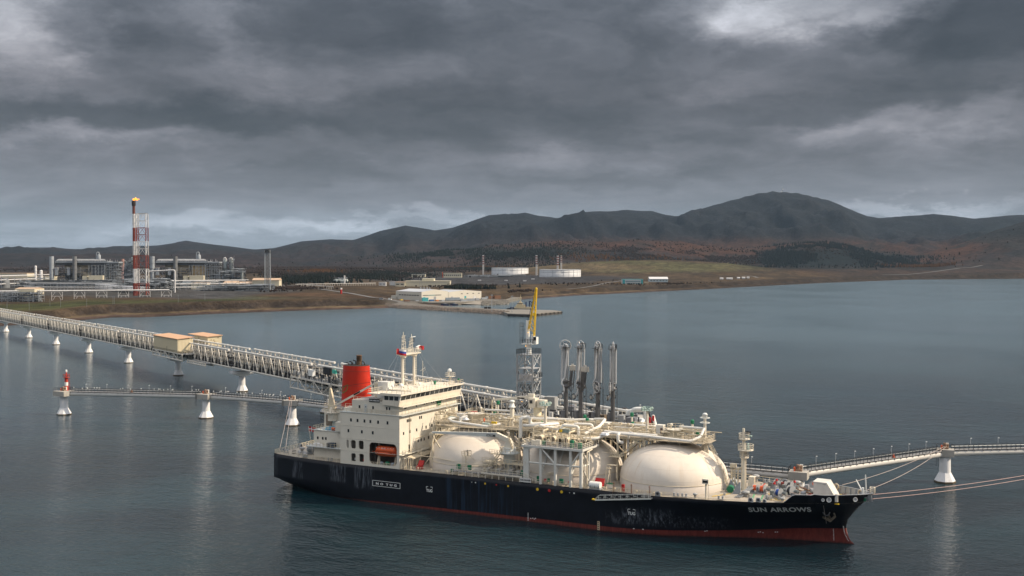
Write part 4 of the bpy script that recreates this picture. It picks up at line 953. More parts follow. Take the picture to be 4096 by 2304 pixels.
for k in range(3): m = MB(); m.b(5.0, 6.3, -9.4, -9.3, 9.1 + k * .42, 9.25 + k * .42); m.build('rack_bar', BLACK, ship)
for x, y in ((2.2, -8.4), (1.6, 2), (1.6, 7.5), (4.5, 10), (11, -11.6), (20, -12.6)): bollard(x, y, 9.0, .2)
for x, y, rz in ((.5, -7.5, pi / 2), (.4, 0, pi / 2), (.5, 7.5, pi / 2)): roller(x, y, 8.95, rz, .7)
mushroom(5.2, -5.5, 9.0); mushroom(10.2, -10.7, 9, .4, .7); mushroom(4, 5, 9)
m = MB(); st = [(0.0, -10.1), (-.1, -5), (-.15, 0), (-.1, 5), (0.0, 10.1)]
m.rail([(x + .1, y, 8.9) for x, y in st], 1.05, 1.2, .04, 3)
for s_ in (-1, 1): m.rail([(x, s_ * (hb(deckline, x) - .15), 8.92) for x in (.1, 6, 12, 18, 24)], 1.05, 1.3, .04, 3)
m.build('railing', CREAM2, ship)
# side railings main deck + foredeck (several runs)
for xs_ in (np.arange(42.5, 64.1, 3.6), np.arange(79.0, 98, 3.8), np.arange(98.3, 112, 3.4)):
    for s_ in (-1, 1):
        m = MB(); m.rail([(x, s_ * (half(x, sheer(x)) - .15), sheer(x)) for x in xs_], 1.05, 1.5, .035, 3); m.build('railing', CREAM2, ship)
m = MB(); m.rail([(x, (half(x, sheer(x)) - .15), sheer(x)) for x in np.arange(112, 135, 3.2)], 1.15, 1.8, .045, 2); m.build('railing', CREAM2, ship)
m = MB()
for a, b_ in zip(np.arange(111, 133, 3), np.arange(114, 136, 3)): m.beam((a, -half(a, sheer(a)) + .6, sheer(a) + .25), (b_, -half(b_, sheer(b_)) + .6, sheer(b_) + .25), .09)
m.build('deck_edge_pipe', CREAM2, ship)
# ensign staff
m = MB(); m.beam((10.1, -7.0, 9), (8.6, -7.1, 16.3), .11); m.build('ensign_staff', WHITE, ship)
def flag(name, label, p, w, h, cols, rz, mode):
    """a small flag of cloth panels waving from p"""
    t = thing(name, label, 'flag', (0, 0, 0), 0); n = 8
    for part, mt_, cells in cols:
        mb = MB()
        for (u0, u1, v0, v1) in cells:
            k0, k1 = int(u0 * n), max(int(u0 * n) + 1, int(round(u1 * n)))
            vs = []
            for k in range(k0, k1 + 1):
                u = min(u1, max(u0, k / n)); off = .12 * sin(u * 7)
                for v in (v0, v1): vs.append((p[0] + cos(rz) * u * w - sin(rz) * off * w, p[1] + sin(rz) * u * w + cos(rz) * off * w, p[2] + v * h - u * h * .25))
            c = k1 - k0; f = [(2 * i, 2 * i + 2, 2 * i + 3, 2 * i + 1) for i in range(c)]; mb.add(vs, f); mb.add([(a + .02, b_ + .02, c_) for a, b_, c_ in vs], [x[::-1] for x in f])
        mb.build(part, mt_, t)
    return t
REDF = mat('flag_red', (.42, .015, .02), .7); WHF = mat('flag_white', (.7, .7, .7), .7); BLF = mat('flag_blue', (.02, .06, .35), .7)
p = sw(8.65, -7.1, 15.0)
flag('ensign_flag', 'red flag with a white cross on the slanting staff at the stern', p, 2.1, 1.25, [
    ('red_field', REDF, [(0, .32, 0, .4), (0, .32, .6, 1), (.46, 1, 0, .4), (.46, 1, .6, 1)]), ('white_cross', WHF, [(0, .32, .4, .6), (.32, .46, 0, 1), (.46, 1, .4, .6)])], -.1, 0)
p = sw(35.6, -5.6, 36.2)
flag('courtesy_flag', 'white blue and red tricolour flag hanging at the near end of the radar mast', p, 2.4, 1.5, [
    ('white_stripe', WHF, [(0.25, 1, .66, 1)]), ('blue_stripe', BLF, [(.25, 1, .33, .66)]), ('red_stripe', REDF, [(0, 1, 0, .33), (0, .25, .33, 1)])], .1, 0)
p = sw(35.8, 4.2, 36.9)
flag('red_flag', 'plain dark red flag at the far end of the radar mast', p, 1.5, 1.0, [('cloth', REDF, [(0, 1, 0, 1)])], .3, 0)

# lifeboat in its recess: a thing of its own
lb = thing('lifeboat', 'orange enclosed lifeboat hanging in the recess of the white deckhouse', 'lifeboat', (SHX, SHY, 0), -SHA)
def loft(mb, secs, sm=True):
    """secs: list of rings (same count)"""
    n = len(secs[0]); vs = [p for r in secs for p in r]
    mb.add(vs, [(i * n + k, i * n + (k + 1) % n, (i + 1) * n + (k + 1) % n, (i + 1) * n + k) for i in range(len(secs) - 1) for k in range(n)], sm)
    mb.add(secs[0], [tuple(range(n - 1, -1, -1))]); mb.add(secs[-1], [tuple(range(n))])
m = MB(); L0, L1 = 33.9, 40.9; secs = []
for k in range(13):
    t = k / 12; x = L0 + (L1 - L0) * t; w = 1.35 * (1 - (2 * t - 1) ** 4) ** .5 + .12; zk = 11.45 + .7 * (2 * t - 1) ** 4; zr = 12.75
    secs.append([(x, -12.6 + w * cos(a) * .98, zr + (sin(a) * (zr - zk))) for a in np.linspace(-pi, 0, 9)])
loft(m, secs); m.build('hull', ORANGE, lb)
m = MB(); secs = []
for k in range(13):
    t = k / 12; x = L0 + .25 + (L1 - L0 - .5) * t; w = 1.25 * (1 - (2 * t - 1) ** 6) ** .5 + .05; h = 1.25 * (1 - (2 * t - 1) ** 8) ** .5 + .08
    secs.append([(x, -12.6 + w * cos(a), 12.76 + h * sin(a) ** .7) for a in np.linspace(0, pi, 9)])
loft(m, secs); m.build('canopy', ORANGE, lb)
m = MB(); m.b(L0 - .05, L1 + .05, -14.02, -13.93, 12.68, 12.80); m.build('fender_strip', mat('fender_dark', (.35, .07, .03), .6), lb)
m = MB(); m.b(36.6, 37.6, -13.80, -13.74, 13.0, 13.06); m.b(36.6, 37.6, -13.80, -13.74, 13.6, 13.66); m.b(36.6, 36.66, -13.80, -13.741, 13.061, 13.599); m.b(37.54, 37.6, -13.80, -13.741, 13.061, 13.599)
for k in range(7): m.b(34.7 + k * .85, 35.05 + k * .85, -13.66, -13.6, 13.72, 13.8)
m.build('white_marking', SIGNW, lb)
m = MB()
for k in range(8):
    x = 34.6 + k * .75; m.beam((x, -13.97, 12.66), (x + .37, -13.7, 12.2), .04); m.beam((x + .37, -13.7, 12.2), (x + .75, -13.97, 12.66), .04)
m.build('grab_line', WHITE, lb)
dv = MB()
for x in (34.9, 40.0): dv.beam((x, -13.2, 9.1), (x - .5, -11.8, 12.2), .28); dv.beam((x + .7, -13.2, 9.1), (x - .3, -11.8, 12.2), .2); dv.beam((x - .4, -11.8, 12.2), (x - .4, -12.0, 15.3), .3); dv.beam((x - .4, -11.9, 15.2), (x - .4, -13.1, 15.4), .25)
for k in range(7): dv.beam((35.0 - .07 * k, -13.15 + .2 * k, 9.4 + k * .42), (35.6 - .12 * k, -13.15 + .2 * k, 9.4 + k * .42), .07)
dv.build('lifeboat_davit', CREAM2, ss)
m = MB(); m.rail([(33.2, -13.9, 9.05), (41.1, -13.9, 9.05)], 1.0, 1.0, .04, 3); m.build('railing', CREAM2, ss)
m = MB(); m.lathe((37.9, -13.2, 9.05), [(.01, 0), (.65, .05), (.7, .9), (.45, 1.3), (.01, 1.4)], 10); m.build('green_cover', GREEN, ss)
for x in (36.0, 39.2): m = MB(); m.b(x, x + .6, -13.6, -13.0, 9.05, 10.2); m.build('blue_grey_bin', mat('bin_blue', (.30, .38, .46), .6), ss)
m = MB(); m.box((28.2, -12.6, 10.2), (.8, .8, .5)); m.build('white_bundle', SIGNW, ss)
m = MB(); m.box((30.6, -12.6, 10.1), (.6, .7, .5)); m.build('red_box', REDP, ss)

# front of the deckhouse: pipes, ladders, outside stair
m = MB()
for k in range(5): m.pipe([(42.9 + k * .32, -13.4 + k * .5, 9.0), (42.9 + k * .32, -13.4 + k * .5, 11.2 - k * .1 + .5), (42.9 + k * .32, 3.0 + k, 12.0 - k * .1)], .13, 6)
m.pipe([(42.2, -9.6, 12.4), (42.2, -9.6, 21.9)], .09, 6); m.pipe([(42.3, 2.55, 12.4), (42.3, 2.55, 21.0)], .16, 6); m.pipe([(42.25, -6.8, 12.4), (42.25, -6.8, 15.6), (42.25, 2.2, 16.2)], .07, 6)
m.build('deckhouse_pipe', CREAM2, ss, kind='stuff')
m = MB(); m.b(42.0, 45.0, 3.2, 13.0, 18.6, 18.72); m.b(42, 44.4, 3, 13, 15.0, 15.12); m.rail([(45, 3.2, 18.72), (45, 13, 18.72)], 1.05, 1, .035); m.rail([(42, 3.2, 18.72), (45, 3.2, 18.72)], 1.05, 1, .035); m.rail([(44.4, 3, 15.12), (44.4, 13, 15.12)], 1.05, 1, .035)
def stair(mb, a, b_, w, side, n=None):
    a = Vector(a); b_ = Vector(b_); n = n or max(4, int(abs(b_.z - a.z) / .3)); s_ = Vector(side).normalized() * w / 2
    for k in (-1, 1): mb.beam(a + s_ * k, b_ + s_ * k, .07, .22); mb.beam(a + s_ * k + Vector((0, 0, .95)), b_ + s_ * k + Vector((0, 0, .95)), .06); 
    for k in range(n + 1):
        c = a.lerp(b_, k / n); mb.beam(c - s_, c + s_, .24, .05)
        if k % 4 == 0:
            for q in (-1, 1): mb.beam(c + s_ * q, c + s_ * q + Vector((0, 0, .95)), .05)
stair(m, (44, 5.0, 22.0), (47.2, 8.2, 18.7), .8, (1, -1, 0)); stair(m, (43.6, 11.5, 18.7), (43.6, 6.5, 15.1), .8, (1, 0, 0)); stair(m, (43.4, 4, 15.1), (43.4, -2, 12.4), .8, (1, 0, 0))
m.build('outside_stair', CREAM2, ss, kind='stuff')

# --- the three domes
TC = (56.2, 81.8, 107.4); TR = 12.15
for i, cx in enumerate(TC):
    m = MB(); prof = [(TR * cos(a) ** 1.0, 10.9 + 7.75 * sin(a)) for a in np.linspace(0, pi / 2 - .02, 22)]
    prof = [(TR * cos(a) ** .96, 10.9 + 7.75 * sin(a) ** 1.0) for a in np.linspace(0, pi / 2, 24)]; prof[-1] = (.01, 18.65)
    m.lathe((cx, 0, 0), prof, 96); d_ = m.build('tank_dome', TANKC, ship)
    d_['label'] = ('dome nearest the deckhouse', 'middle dome behind the manifold frame', 'foremost bright dome')[i]
    m = MB(); m.lathe((cx, 0, 0), [(TR + .05, 8.9), (TR + .05, 10.88), (TR - .02, 10.93)], 96, cap=False); m.build('tank_skirt', SKIRT, d_)
    m = MB(); m.lathe((cx, 0, 0), [(TR + .06, 10.86), (TR + .12, 10.88), (TR + .12, 10.94), (TR, 10.96)], 96, cap=False); m.build('skirt_seam', CREAM2, d_)
def dome_z(dx_, dy_): r = min(.999, hypot(dx_, dy_) / TR); return 10.9 + 7.75 * sqrt(1 - r * r)

# platforms on top, with the long catwalk between them
cat = empty('catwalk', (0, 0, 0)); cat.parent = ship
m = MB(); m.b(44.8, 116.5, -2.6, 2.6, 19.3, 19.42); m.b(47, 66, -5.4, -2.6, 19.0, 19.1)
m.b(102.6, 115.6, -4.2, 4.6, 19.32, 19.44); m.build('walkway', mat('grating_tan', (.40, .35, .27), .7), cat)
m = MB()
for x in np.arange(44.8, 116, 2.4):
    if any(abs(x - c) < 4 for c in TC):
        for y in (-2.5, 2.5): m.beam((x, y, dome_z(x - min(TC, key=lambda c: abs(c - x)), y)), (x, y, 19.3), .16)
m.build('support_post', CREAM2, cat, kind='stuff')
def member(a, b_, w, h=None): mm = MB(); mm.beam(a, b_, w, h); mm.build('truss_member', CREAM2, cat)
for (a, b_) in ((62.5, 75.5), (88.0, 101.3)):
    for y in (-2.5, 2.5):
        member((a, y, 19.1), (b_, y, 19.1), .3, .42)
        mid = (a + b_) / 2
        for c in (a, b_):
            cz = dome_z(c - min(TC, key=lambda q: abs(q - c)), y); member((c, y, cz), (c, y, 19), .34)
            member((c, y, cz + .3), ((c + mid) / 2, y, 19), .24)
        member((mid, y, 9), (mid, y, 19), .36); member((mid, y, 14.5), (a + 1.5, y, 18.9), .26); member((mid, y, 14.5), (b_ - 1.5, y, 18.9), .26)
    for z in (12, 15, 17): member((mid, -2.5, z), (mid, 2.5, z), .2)
    member((a, -2.5, 18), (b_, 2.5, 18.9), .15); member((a, 2.5, 18), (b_, -2.5, 18.9), .15)
m = MB()
for y in (-2.6, 2.6): m.rail([(44.8, y, 19.42), (102.6, y, 19.42)], 1.05, 1.5, .035, 3)
m.rail([(47, -5.4, 19.1), (66, -5.4, 19.1)], 1.05, 1.3, .035, 3)
m.rail([(102.6, -2.6, 19.44), (102.6, -4.2, 19.44), (115.6, -4.2, 19.44), (115.6, 4.6, 19.44), (102.6, 4.6, 19.44), (102.6, 2.6, 19.44)], 1.05, 1.2, .035, 3); m.build('railing', CREAM2, cat)
# stair down the forward dome, ladders between domes
m = MB(); pts = [(115.6, -1, 19.4), (117.2, -1.2, 17.0), (119.5, -1.5, 13.0), (120.6, -1.6, 9.3)]
for a, b_ in zip(pts[:-1], pts[1:]):
    a = Vector(a); b_ = Vector(b_)
    for k in (-.35, .35): s_ = Vector((0, k, 0)); m.beam(a + s_, b_ + s_, .06, .12); m.beam(a + s_ + Vector((0, 0, 1)), b_ + s_ + Vector((0, 0, 1)), .06); m.beam(a + s_ + Vector((0, 0, .5)), b_ + s_ + Vector((0, 0, .5)), .04)
    n_ = max(3, int((b_ - a).length / .55))
    for k in range(n_ + 1):
        c = a.lerp(b_, k / n_); m.beam(c - Vector((0, .35, 0)), c + Vector((0, .35, 0)), .14, .04)
        if k % 3 == 0:
            for q in (-.35, .35): m.beam(c + Vector((0, q, 0)), c + Vector((0, q, 1)), .05)
m.build('dome_stair', CREAM2, ship)
m = MB(); stair(m, (95.2, -10.6, 9.1), (95.0, -8.9, 12.6), .7, (1, 0, 0)); m.b(94.6, 95.6, -8.9, -7.9, 12.95, 13.05); m.rail([(93.4, -4, 15.0), (96.2, -4, 15.0)], 1, .7, .035); m.b(93.4, 96.2, -5, -1, 14.9, 15.0)
stair(m, (44.6, -9.8, 9.1), (43.6, -7.2, 12.4), .8, (1, .3, 0)); stair(m, (68.0, -11, 14.3), (64.6, -13.0, 9.2), .8, (.5, 1, 0)); m.b(65.6, 70, -11.2, -9.8, 14.2, 14.3); m.rail([(65.6, -11.2, 14.3), (69, -11.2, 14.3)], 1, .7, .035)
m.build('deck_stair', CREAM2, ship, kind='stuff')
m = MB(); m.rail([(93.6, -8.8, 16.4), (96.4, -8.4, 16.4)], .1, 1, .03, 1); m.b(93.2, 96.4, -9.2, -7.4, 15.4, 15.5) if False else None
m.b(94.4, 96.6, -8.2, -7.2, 13.6, 13.68); m.beam((95.2, -8, 9), (95.2, -8, 13.6), .12); m.beam((97, -9, 11), (97, -9, 13.6), .12); m.build('shelf_platform', CREAM2, ship)
# drums, lockers and posts on the tops
def drum(cx, cy, r, z0, z1, name='tank_top_drum'): mb = MB(); mb.lathe((cx, cy, 0), [(r, z0), (r, z1 - .15), (r * 1.06, z1 - .15), (r * 1.06, z1)], 24); return mb.build(name, WHITE, ship)
drum(55.4, .2, 2.0, 18.2, 21.9); drum(107.6, .3, 1.95, 18.3, 21.6); drum(81.8, .5, 2.0, 18.2, 21.0)
m = MB(); m.rail([(55.4 + 2 * cos(t), .2 + 2 * sin(t), 21.9) for t in np.linspace(0, 2 * pi, 11)], 1, 1.2, .035, 2); m.rail([(107.6 + 1.9 * cos(t), .3 + 1.9 * sin(t), 21.6) for t in np.linspace(0, 2 * pi, 11)], 1, 1.2, .035, 2); m.build('drum_railing', CREAM2, ship)
for x, y, w, h in ((51.8, -.8, 1.8, 2.3), (104.3, -.2, 1.7, 3.0), (86.0, 4.0, 1.6, 2.4), (89.5, 3.2, 1.4, 2.0)): m = MB(); m.b(x - w / 2, x + w / 2, y - .8, y + .8, 19.42, 19.42 + h); m.build('valve_house', mat('house_pale', (.68, .66, .60), .5), ship)
m = MB(); m.b(104.5, 105.15 - .1, -1.06, -1.0, 20.4, 21.8); m.build('valve_house_door', mat('door_brown', (.14, .09, .07), .7), ship)
m = MB(); m.b(53.2, 54.6, 1.2, 2.4, 21.4, 22.0); m.build('red_locker', REDP, ship)
for x, y, z in ((57.3, -.6, 23.2), (106.9, -.3, 22.5)): m = MB(); m.lathe((x, y, z - 1.4), [(.1, 0), (.1, 1.2), (.35, 1.3), (.35, 1.7), (.01, 1.9)], 10); m.build('gauge_head', WHITE, ship)
def post(x, y, z0, z1, r=.28, head='flood', name='light_post'):
    e = empty(name, (0, 0, 0)); e.parent = ship; m = MB(); m.beam((x, y, z0), (x, y, z1), r, r * .85, n=10); m.build('pole', WHITE, e)
    m = MB()
    if head == 'flood':
        m.b(x - 1.0, x + 1.0, y - 1.0, y + 1.0, z1, z1 + .1); m.rail([(x - 1, y - 1, z1), (x + 1, y - 1, z1), (x + 1, y + 1, z1), (x - 1, y + 1, z1), (x - 1, y - 1, z1)], .8, .7, .04)
        for a, b_ in ((-.9, -.9), (.9, -.9), (.9, .9), (-.9, .9), (0, -1.1)): m.lathe((x + a, y + b_, z1 + .25), [(.1, 0), (.3, .1), (.3, .4), (.1, .5)], 8)
        m.build('floodlight', mat('lamp_green_grey', (.40, .52, .47), .4), e)
    elif head == 'vent':
        m.lathe((x, y, z1 - .1), [(.9, -.5), (.95, -.42), (r, -.3), (r, .1), (.55, .15), (.55, .8), (.75, .85), (.6, 1.15), (.01, 1.3)], 16); m.build('vent_head', SIGNW, e)
    elif head == 'rings':
        for z in (z1 - 1.4, z1 - .3): m.lathe((x, y, z), [(1.05, 0), (1.15, .08), (1.05, .16), (.98, .08), (1.05, 0)], 20, cap=False); [m.beam((x, y, z + .08), (x + 1.05 * cos(a), y + 1.05 * sin(a), z + .08), .06) for a in (0, pi / 2, pi, 3 * pi / 2)]
        m.lathe((x, y, z1), [(r, -.2), (.55, 0), (.55, .4), (.65, .45), (.4, .8), (.01, .9)], 14); m.build('vent_head', SIGNW, e)
    elif head == 'green': m.lathe((x, y, z1), [(.35, 0), (.42, .15), (.42, .8), (.2, 1.0)], 10); m.build('green_head', GREEN, e)
    return e
post(65.7, 0, 9, 24.6, .62, 'vent', 'vent_mast'); post(91.2, 1.2, 9, 12, .5, 'none') if False else None
post(114.7, 0, 17.0, 24.9, .36, 'rings', 'vent_mast'); post(76.8, -4, 19, 25.6, .34); post(100.9, 0, 19.4, 25.4, .32); post(60.2, 3, 19.4, 24.0, .25, 'green'); post(111.1, 2, 19.4, 22.8, .3, 'green'); post(94.0, 8, 17, 22.6, .25, 'green')
m = MB(); m.prism([(113.6, 16.2), (114.3, 20.5), (115.1, 20.5), (115.8, 15.6)], -.08, .08, lambda a, b, c: (a, c, b)); m.build('vent_mast_bracket', WHITE, ship)

# --- manifold frame with its grey work deck over the middle dome
mf = empty('manifold_frame', (0, 0, 0)); mf.parent = ship
for i, x in enumerate((80.4, 84.1, 87.9, 90.5)): m = MB(); m.beam((x, -13.75, 8.95), (x, -13.75, 17.3), .36 if i < 3 else .42, n=12); m.build('column', FRAMEP, mf)
m = MB(); m.b(76.0, 77.4, -14.0, -13.4, 8.95, 17.3); m.prism([(76.0, 17.3), (78.9, 17.3), (77.4, 16.7), (76.0, 16.7)], -14.02, -13.38, lambda a, b, c: (a, c, b)); m.build('column', FRAMEP, mf)
def br_(a, b_, r=.22, n=8): m = MB(); m.beam(a, b_, r, n=n); m.build('brace', FRAMEP, mf)
Z1, Z0 = 13.7, 17.1
br_((77.4, -13.75, Z1), (80.1, -13.75, Z1)); br_((80.7, -13.75, Z1), (83.8, -13.75, Z1)); br_((84.4, -13.75, Z1), (87.6, -13.75, Z1)); br_((88.2, -13.75, Z1), (90.1, -13.75, Z1))
br_((80.6, -13.75, Z0), (83.9, -13.75, Z1 + .2)); br_((90.3, -13.75, Z0), (88.1, -13.75, Z1 + .2)); br_((90.6, -13.4, Z1), (90.6, -9.9, Z1)); br_((90.6, -13.4, Z0), (90.6, -10, Z1 + .2)); br_((90.6, -13.4, Z1 - .2), (90.6, -10.2, 10)); br_((90.6, -9.8, 9), (90.6, -9.8, 17.2), .26)
for x in (80.4, 84.1, 87.9): br_((x, -13.6, 11), (x + .2, -9.3, 17.0), .2)
m = MB(); m.b(75.8, 90.9, -14.1, -5.0, 17.45, 17.6); m.build('work_deck', mat('work_deck_grey', (.20, .20, .215), .7, stain=(.4, .38, .34), stain_amt=.5), mf)
m = MB(); m.b(75.7, 91.0, -14.3, -14.1, 17.2, 17.7); m.b(90.9, 91.1, -14.3, -5, 17.2, 17.7); m.b(75.6, 75.8, -14.3, -5, 17.2, 17.7); m.build('edge_beam', FRAMEP, mf)
m = MB(); m.rail([(75.8, -14.2, 17.7), (91, -14.2, 17.7), (91, -5, 17.7)], 1.15, 1.25, .045, 3); m.rail([(75.8, -14.2, 17.7), (75.8, -5, 17.7)], 1.15, 1.2, .045, 3); m.build('railing', WHITE, mf)
m = MB(); m.b(75.8, 90.8, -9.2, -2.7, 19.0, 19.1); m.rail([(75.8, -9.2, 19.1), (90.8, -9.2, 19.1)], 1.05, 1.1, .04, 3)
for x in np.arange(76.2, 91, 2.4): m.beam((x, -9.1, 17.6), (x, -9.1, 21.2), .14); m.beam((x, -9.1, 21.2), (x, -2.7, 21.2), .12)
m.beam((76, -9.1, 21.2), (91, -9.1, 21.2), .14); m.beam((76, -6, 21.2), (91, -6, 21.2), .12); m.build('pipe_rack', CREAM2, mf)
# manifold compressors / filters in a row
for x in (79.0, 82.3, 85.6):
    e = empty('compressor', (0, 0, 0)); e.parent = ship
    m = MB(); m.beam((x, -11.4, 19.0), (x, -9.6, 19.2), .62, .62, n=14); m.build('casing', CREAM2, e); m = MB(); m.beam((x, -11.48, 19.0), (x, -11.4, 19.0), .50, .50, n=14); m.build('end_cover', mat('bronze_grey', (.20, .17, .14), .6), e)
    m = MB(); m.beam((x + .5, -10.8, 17.6), (x + .2, -10.6, 19.0), .3, .2, n=8); m.beam((x - .5, -10.8, 17.6), (x - .2, -10.6, 19), .3, .2, n=8); m.pipe([(x + .2, -10, 19.5), (x + .2, -10, 20.6), (x + .2, -7, 20.6)], .22, 8); m.build('support', CREAM2, e)
m = MB(); rs = random.Random(5)
for k in range(130):
    x, y = rs.uniform(76.5, 90.2), rs.uniform(-12.6, -5.4); h = rs.uniform(.5, 2.6)
    m.beam((x, y, 17.6), (x, y, 17.6 + h), .07, n=5)
    if k % 2: m.beam((x, y, 17.6 + h), (x + rs.uniform(-1.5, 1.5), y + (rs.random() - .5), 17.6 + h), .08, n=5)
    if k % 4 == 0: m.box((x, y, 17.9 + h * .5), (.5, .4, .5))
m.build('small_pipework', CREAM2, mf, kind='stuff')
for x, y, z, w, h, c in ((78.6, -12.9, 17.6, 1.2, 1.2, AC), (77.6, -12.9, 17.6, 1.0, 1.1, AC), (87.2, -12.6, 17.6, .7, 1.7, GREEN), (89.2, -12.8, 17.6, .8, 1.2, GREEN), (79.6, -12.0, 17.6, .9, .9, GREEN), (80.9, -11.6, 17.6, .8, 1.0, REDP), (82.6, -8.8, 20.3, 2.6, .9, mat('panel_teal', (.25, .35, .36), .5)), (82.9, -9.2, 20.4, .6, .6, YELL)):
    m = MB(); m.b(x, x + w, y, y + .7, z, z + h); m.build('equipment_cabinet', c, mf)
# big insulated cargo pipes
pipes = [([(49.6, -3.4, 20.5), (52.0, -5.6, 20.3), (61.6, -5.6, 19.7), (64.2, -3.2, 20.2)], .36), ([(49.6, -3.4, 20.5), (53.2, 0.0, 20.9)], .34), ([(54.0, -5.2, 19.6), (54.0, -5.2, 21.2), (55.4, -4.0, 21.6)], .38),
         ([(71.2, -6.0, 17.8), (71.2, -6.0, 22.6), (73.0, -4.6, 22.6), (73.0, -4.6, 20.9), (79.5, -2.6, 21.3)], .5), ([(71.6, -5.5, 20.7), (78.5, -3.8, 20.7)], .42),
         ([(79.6, -2.6, 21.2), (76.6, -7.2, 21.2), (84.0, -7.2, 20.4)], .40), ([(80.6, -3.4, 20.8), (77.8, -6.4, 20.6), (82.0, -6.6, 20.4)], .38), ([(82.4, -6.6, 20.4), (82.4, -6.6, 21.6), (86.4, -6.0, 21.5), (86.4, -6.4, 19.4)], .40), ([(84.2, -3.6, 20.4), (84.2, -3.6, 21.7), (88.2, -2.2, 21.6), (88.2, -2.2, 19.6)], .36),
         ([(86.2, 3.4, 22.0), (89.6, 2.2, 22.4), (90.2, -2.6, 21.4), (88.0, -6.2, 20.0)], .40), ([(88.6, -8.6, 19.3), (91.6, -8.0, 19.3), (93.6, -4.4, 20.4), (103.6, -4.4, 20.2), (112.8, -4.6, 19.9), (114.4, -2.2, 20.6), (114.6, 0, 22.4)], .36), ([(91.8, -3.4, 20.4), (104.6, -3.4, 20.4)], .34),
         ([(44.5, 3.6, 20.6), (62, 4.2, 21.4), (101, 4.2, 21.2)], .34), ([(44.5, 5.2, 19.8), (101, 5.4, 20.2)], .28), ([(57, 2.0, 22.6), (65.4, .3, 23.0)], .32), ([(108.6, .4, 22.2), (114.4, 0, 22.2)], .34), ([(66.6, 1.6, 21.2), (80.8, 2.6, 21.6), (87, 5, 21.8)], .34),
         ([(101.6, 2.4, 19.6), (101.6, 2.4, 21.6), (103.0, 4.4, 21.6), (103, 4.4, 19)], .3), ([(97.6, -3.0, 19.2), (97.6, -3.0, 20.6), (99.6, -4.0, 20.4)], .34), ([(96.0, -5.0, 20.4), (96.0, -5.6, 20.2), (96.0, -5.6, 18.7), (96.9, -4.9, 18.4)], .42)]
for pts, r in pipes: m = MB(); m.pipe(pts, r * .86, 10); m.build('cargo_pipe', PIPEW, ship)
for x, y, z in ((54.8, -4.3, 20.8), (93.0, -6.4, 20.1), (104.6, -2.6, 19.6)): o = tarp(x - 1.0, x + 1.0, y - .7, y + .7, z, .55, mat('foil', (.78, .80, .82), .35), 'foil_wrapping', int(x))
m = MB(); rs = random.Random(8)
for k in range(430):
    x = rs.uniform(45.5, 115); y = rs.uniform(-2.2, 4.2); z = 19.4; h = rs.uniform(.5, 2.3)
    if rs.random() < .5: m.beam((x, y, z), (x, y, z + h), .08, n=4)
    m.beam((x, y, z + h), (x + rs.uniform(-3, 3), y + rs.uniform(-.3, .3), z + h), rs.uniform(.06, .16), n=5)
    if k % 7 == 0: m.box((x, y, z + h), (.5, .5, .45))
    if k % 9 == 0: m.lathe((x, y, z + h), [(.05, 0), (.35, 0), (.35, .08), (.05, .08)], 8)
m.build('top_pipework', CREAM2, ship, kind='stuff')
m = MB(); rs = random.Random(11)
for k in range(170):
    x = rs.uniform(45, 101); y = rs.uniform(4.2, 13.2); z = 19.3 if rs.random() < .5 else 17.5; h = rs.uniform(.3, 1.5)
    m.beam((x, y, z + h), (x + rs.uniform(-4, 4), y, z + h), rs.uniform(.06, .2), n=5); m.beam((x, y, 12), (x, y, z + h), .09, n=4)
m.build('port_pipework', CREAM2, ship, kind='stuff')
m = MB(); m.b(66, 98, 6.5, 14, 17.3, 17.45); m.build('port_manifold_deck', DECK, ship)
m = MB(); m.rail([(66, 14, 17.45), (98, 14, 17.45)], 1.1, 1.3, .04, 3); m.rail([(66, 6.5, 17.45), (98, 6.5, 17.45)], 1.1, 1.6, .04, 3)
for x in np.arange(66.5, 98, 3.9): m.beam((x, 13.8, 9), (x, 13.8, 17.3), .3)
for k in range(6): m.b(92 + k * .9, 92.5 + k * .9, 10, 10.4, 17.4, 19.2)
m.build('port_manifold_railing', CREAM2, ship, kind='stuff')
for x in (74, 77, 80, 83, 86): m = MB(); m.pipe([(x, 5, 18.6), (x, 15.2, 18.6)], .32, 8); m.lathe((x, 15.2, 18.6), [(.01, -.02), (.02, .0)], 6); m.build('manifold_arm', CREAM2, ship)
for x, y, z in ((58.5, 4.2, 21.6), (74.0, -.5, 20.4), (85.0, 2.0, 21.5), (83.2, 4.6, 21.9), (95, 6, 20.8), (112.6, 1.2, 20.4)): m = MB(); m.lathe((x, y, z), [(.2, 0), (.42, .1), (.42, .7), (.2, .9)], 9); m.build('green_valve_cover', GREEN, ship)
m = MB(); m.b(62.6, 64, -4.9, -4.5, 20.4, 20.9); m.build('yellow_panel', YELL, ship)
m = MB(); m.b(60.2, 62, -5.2, -4.6, 19.5, 20.5); m.b(48.8, 50.6, -2.2, -1.2, 19.9, 20.8); m.build('green_grey_panel', mat('panel_green_grey', (.45, .55, .50), .6), ship)

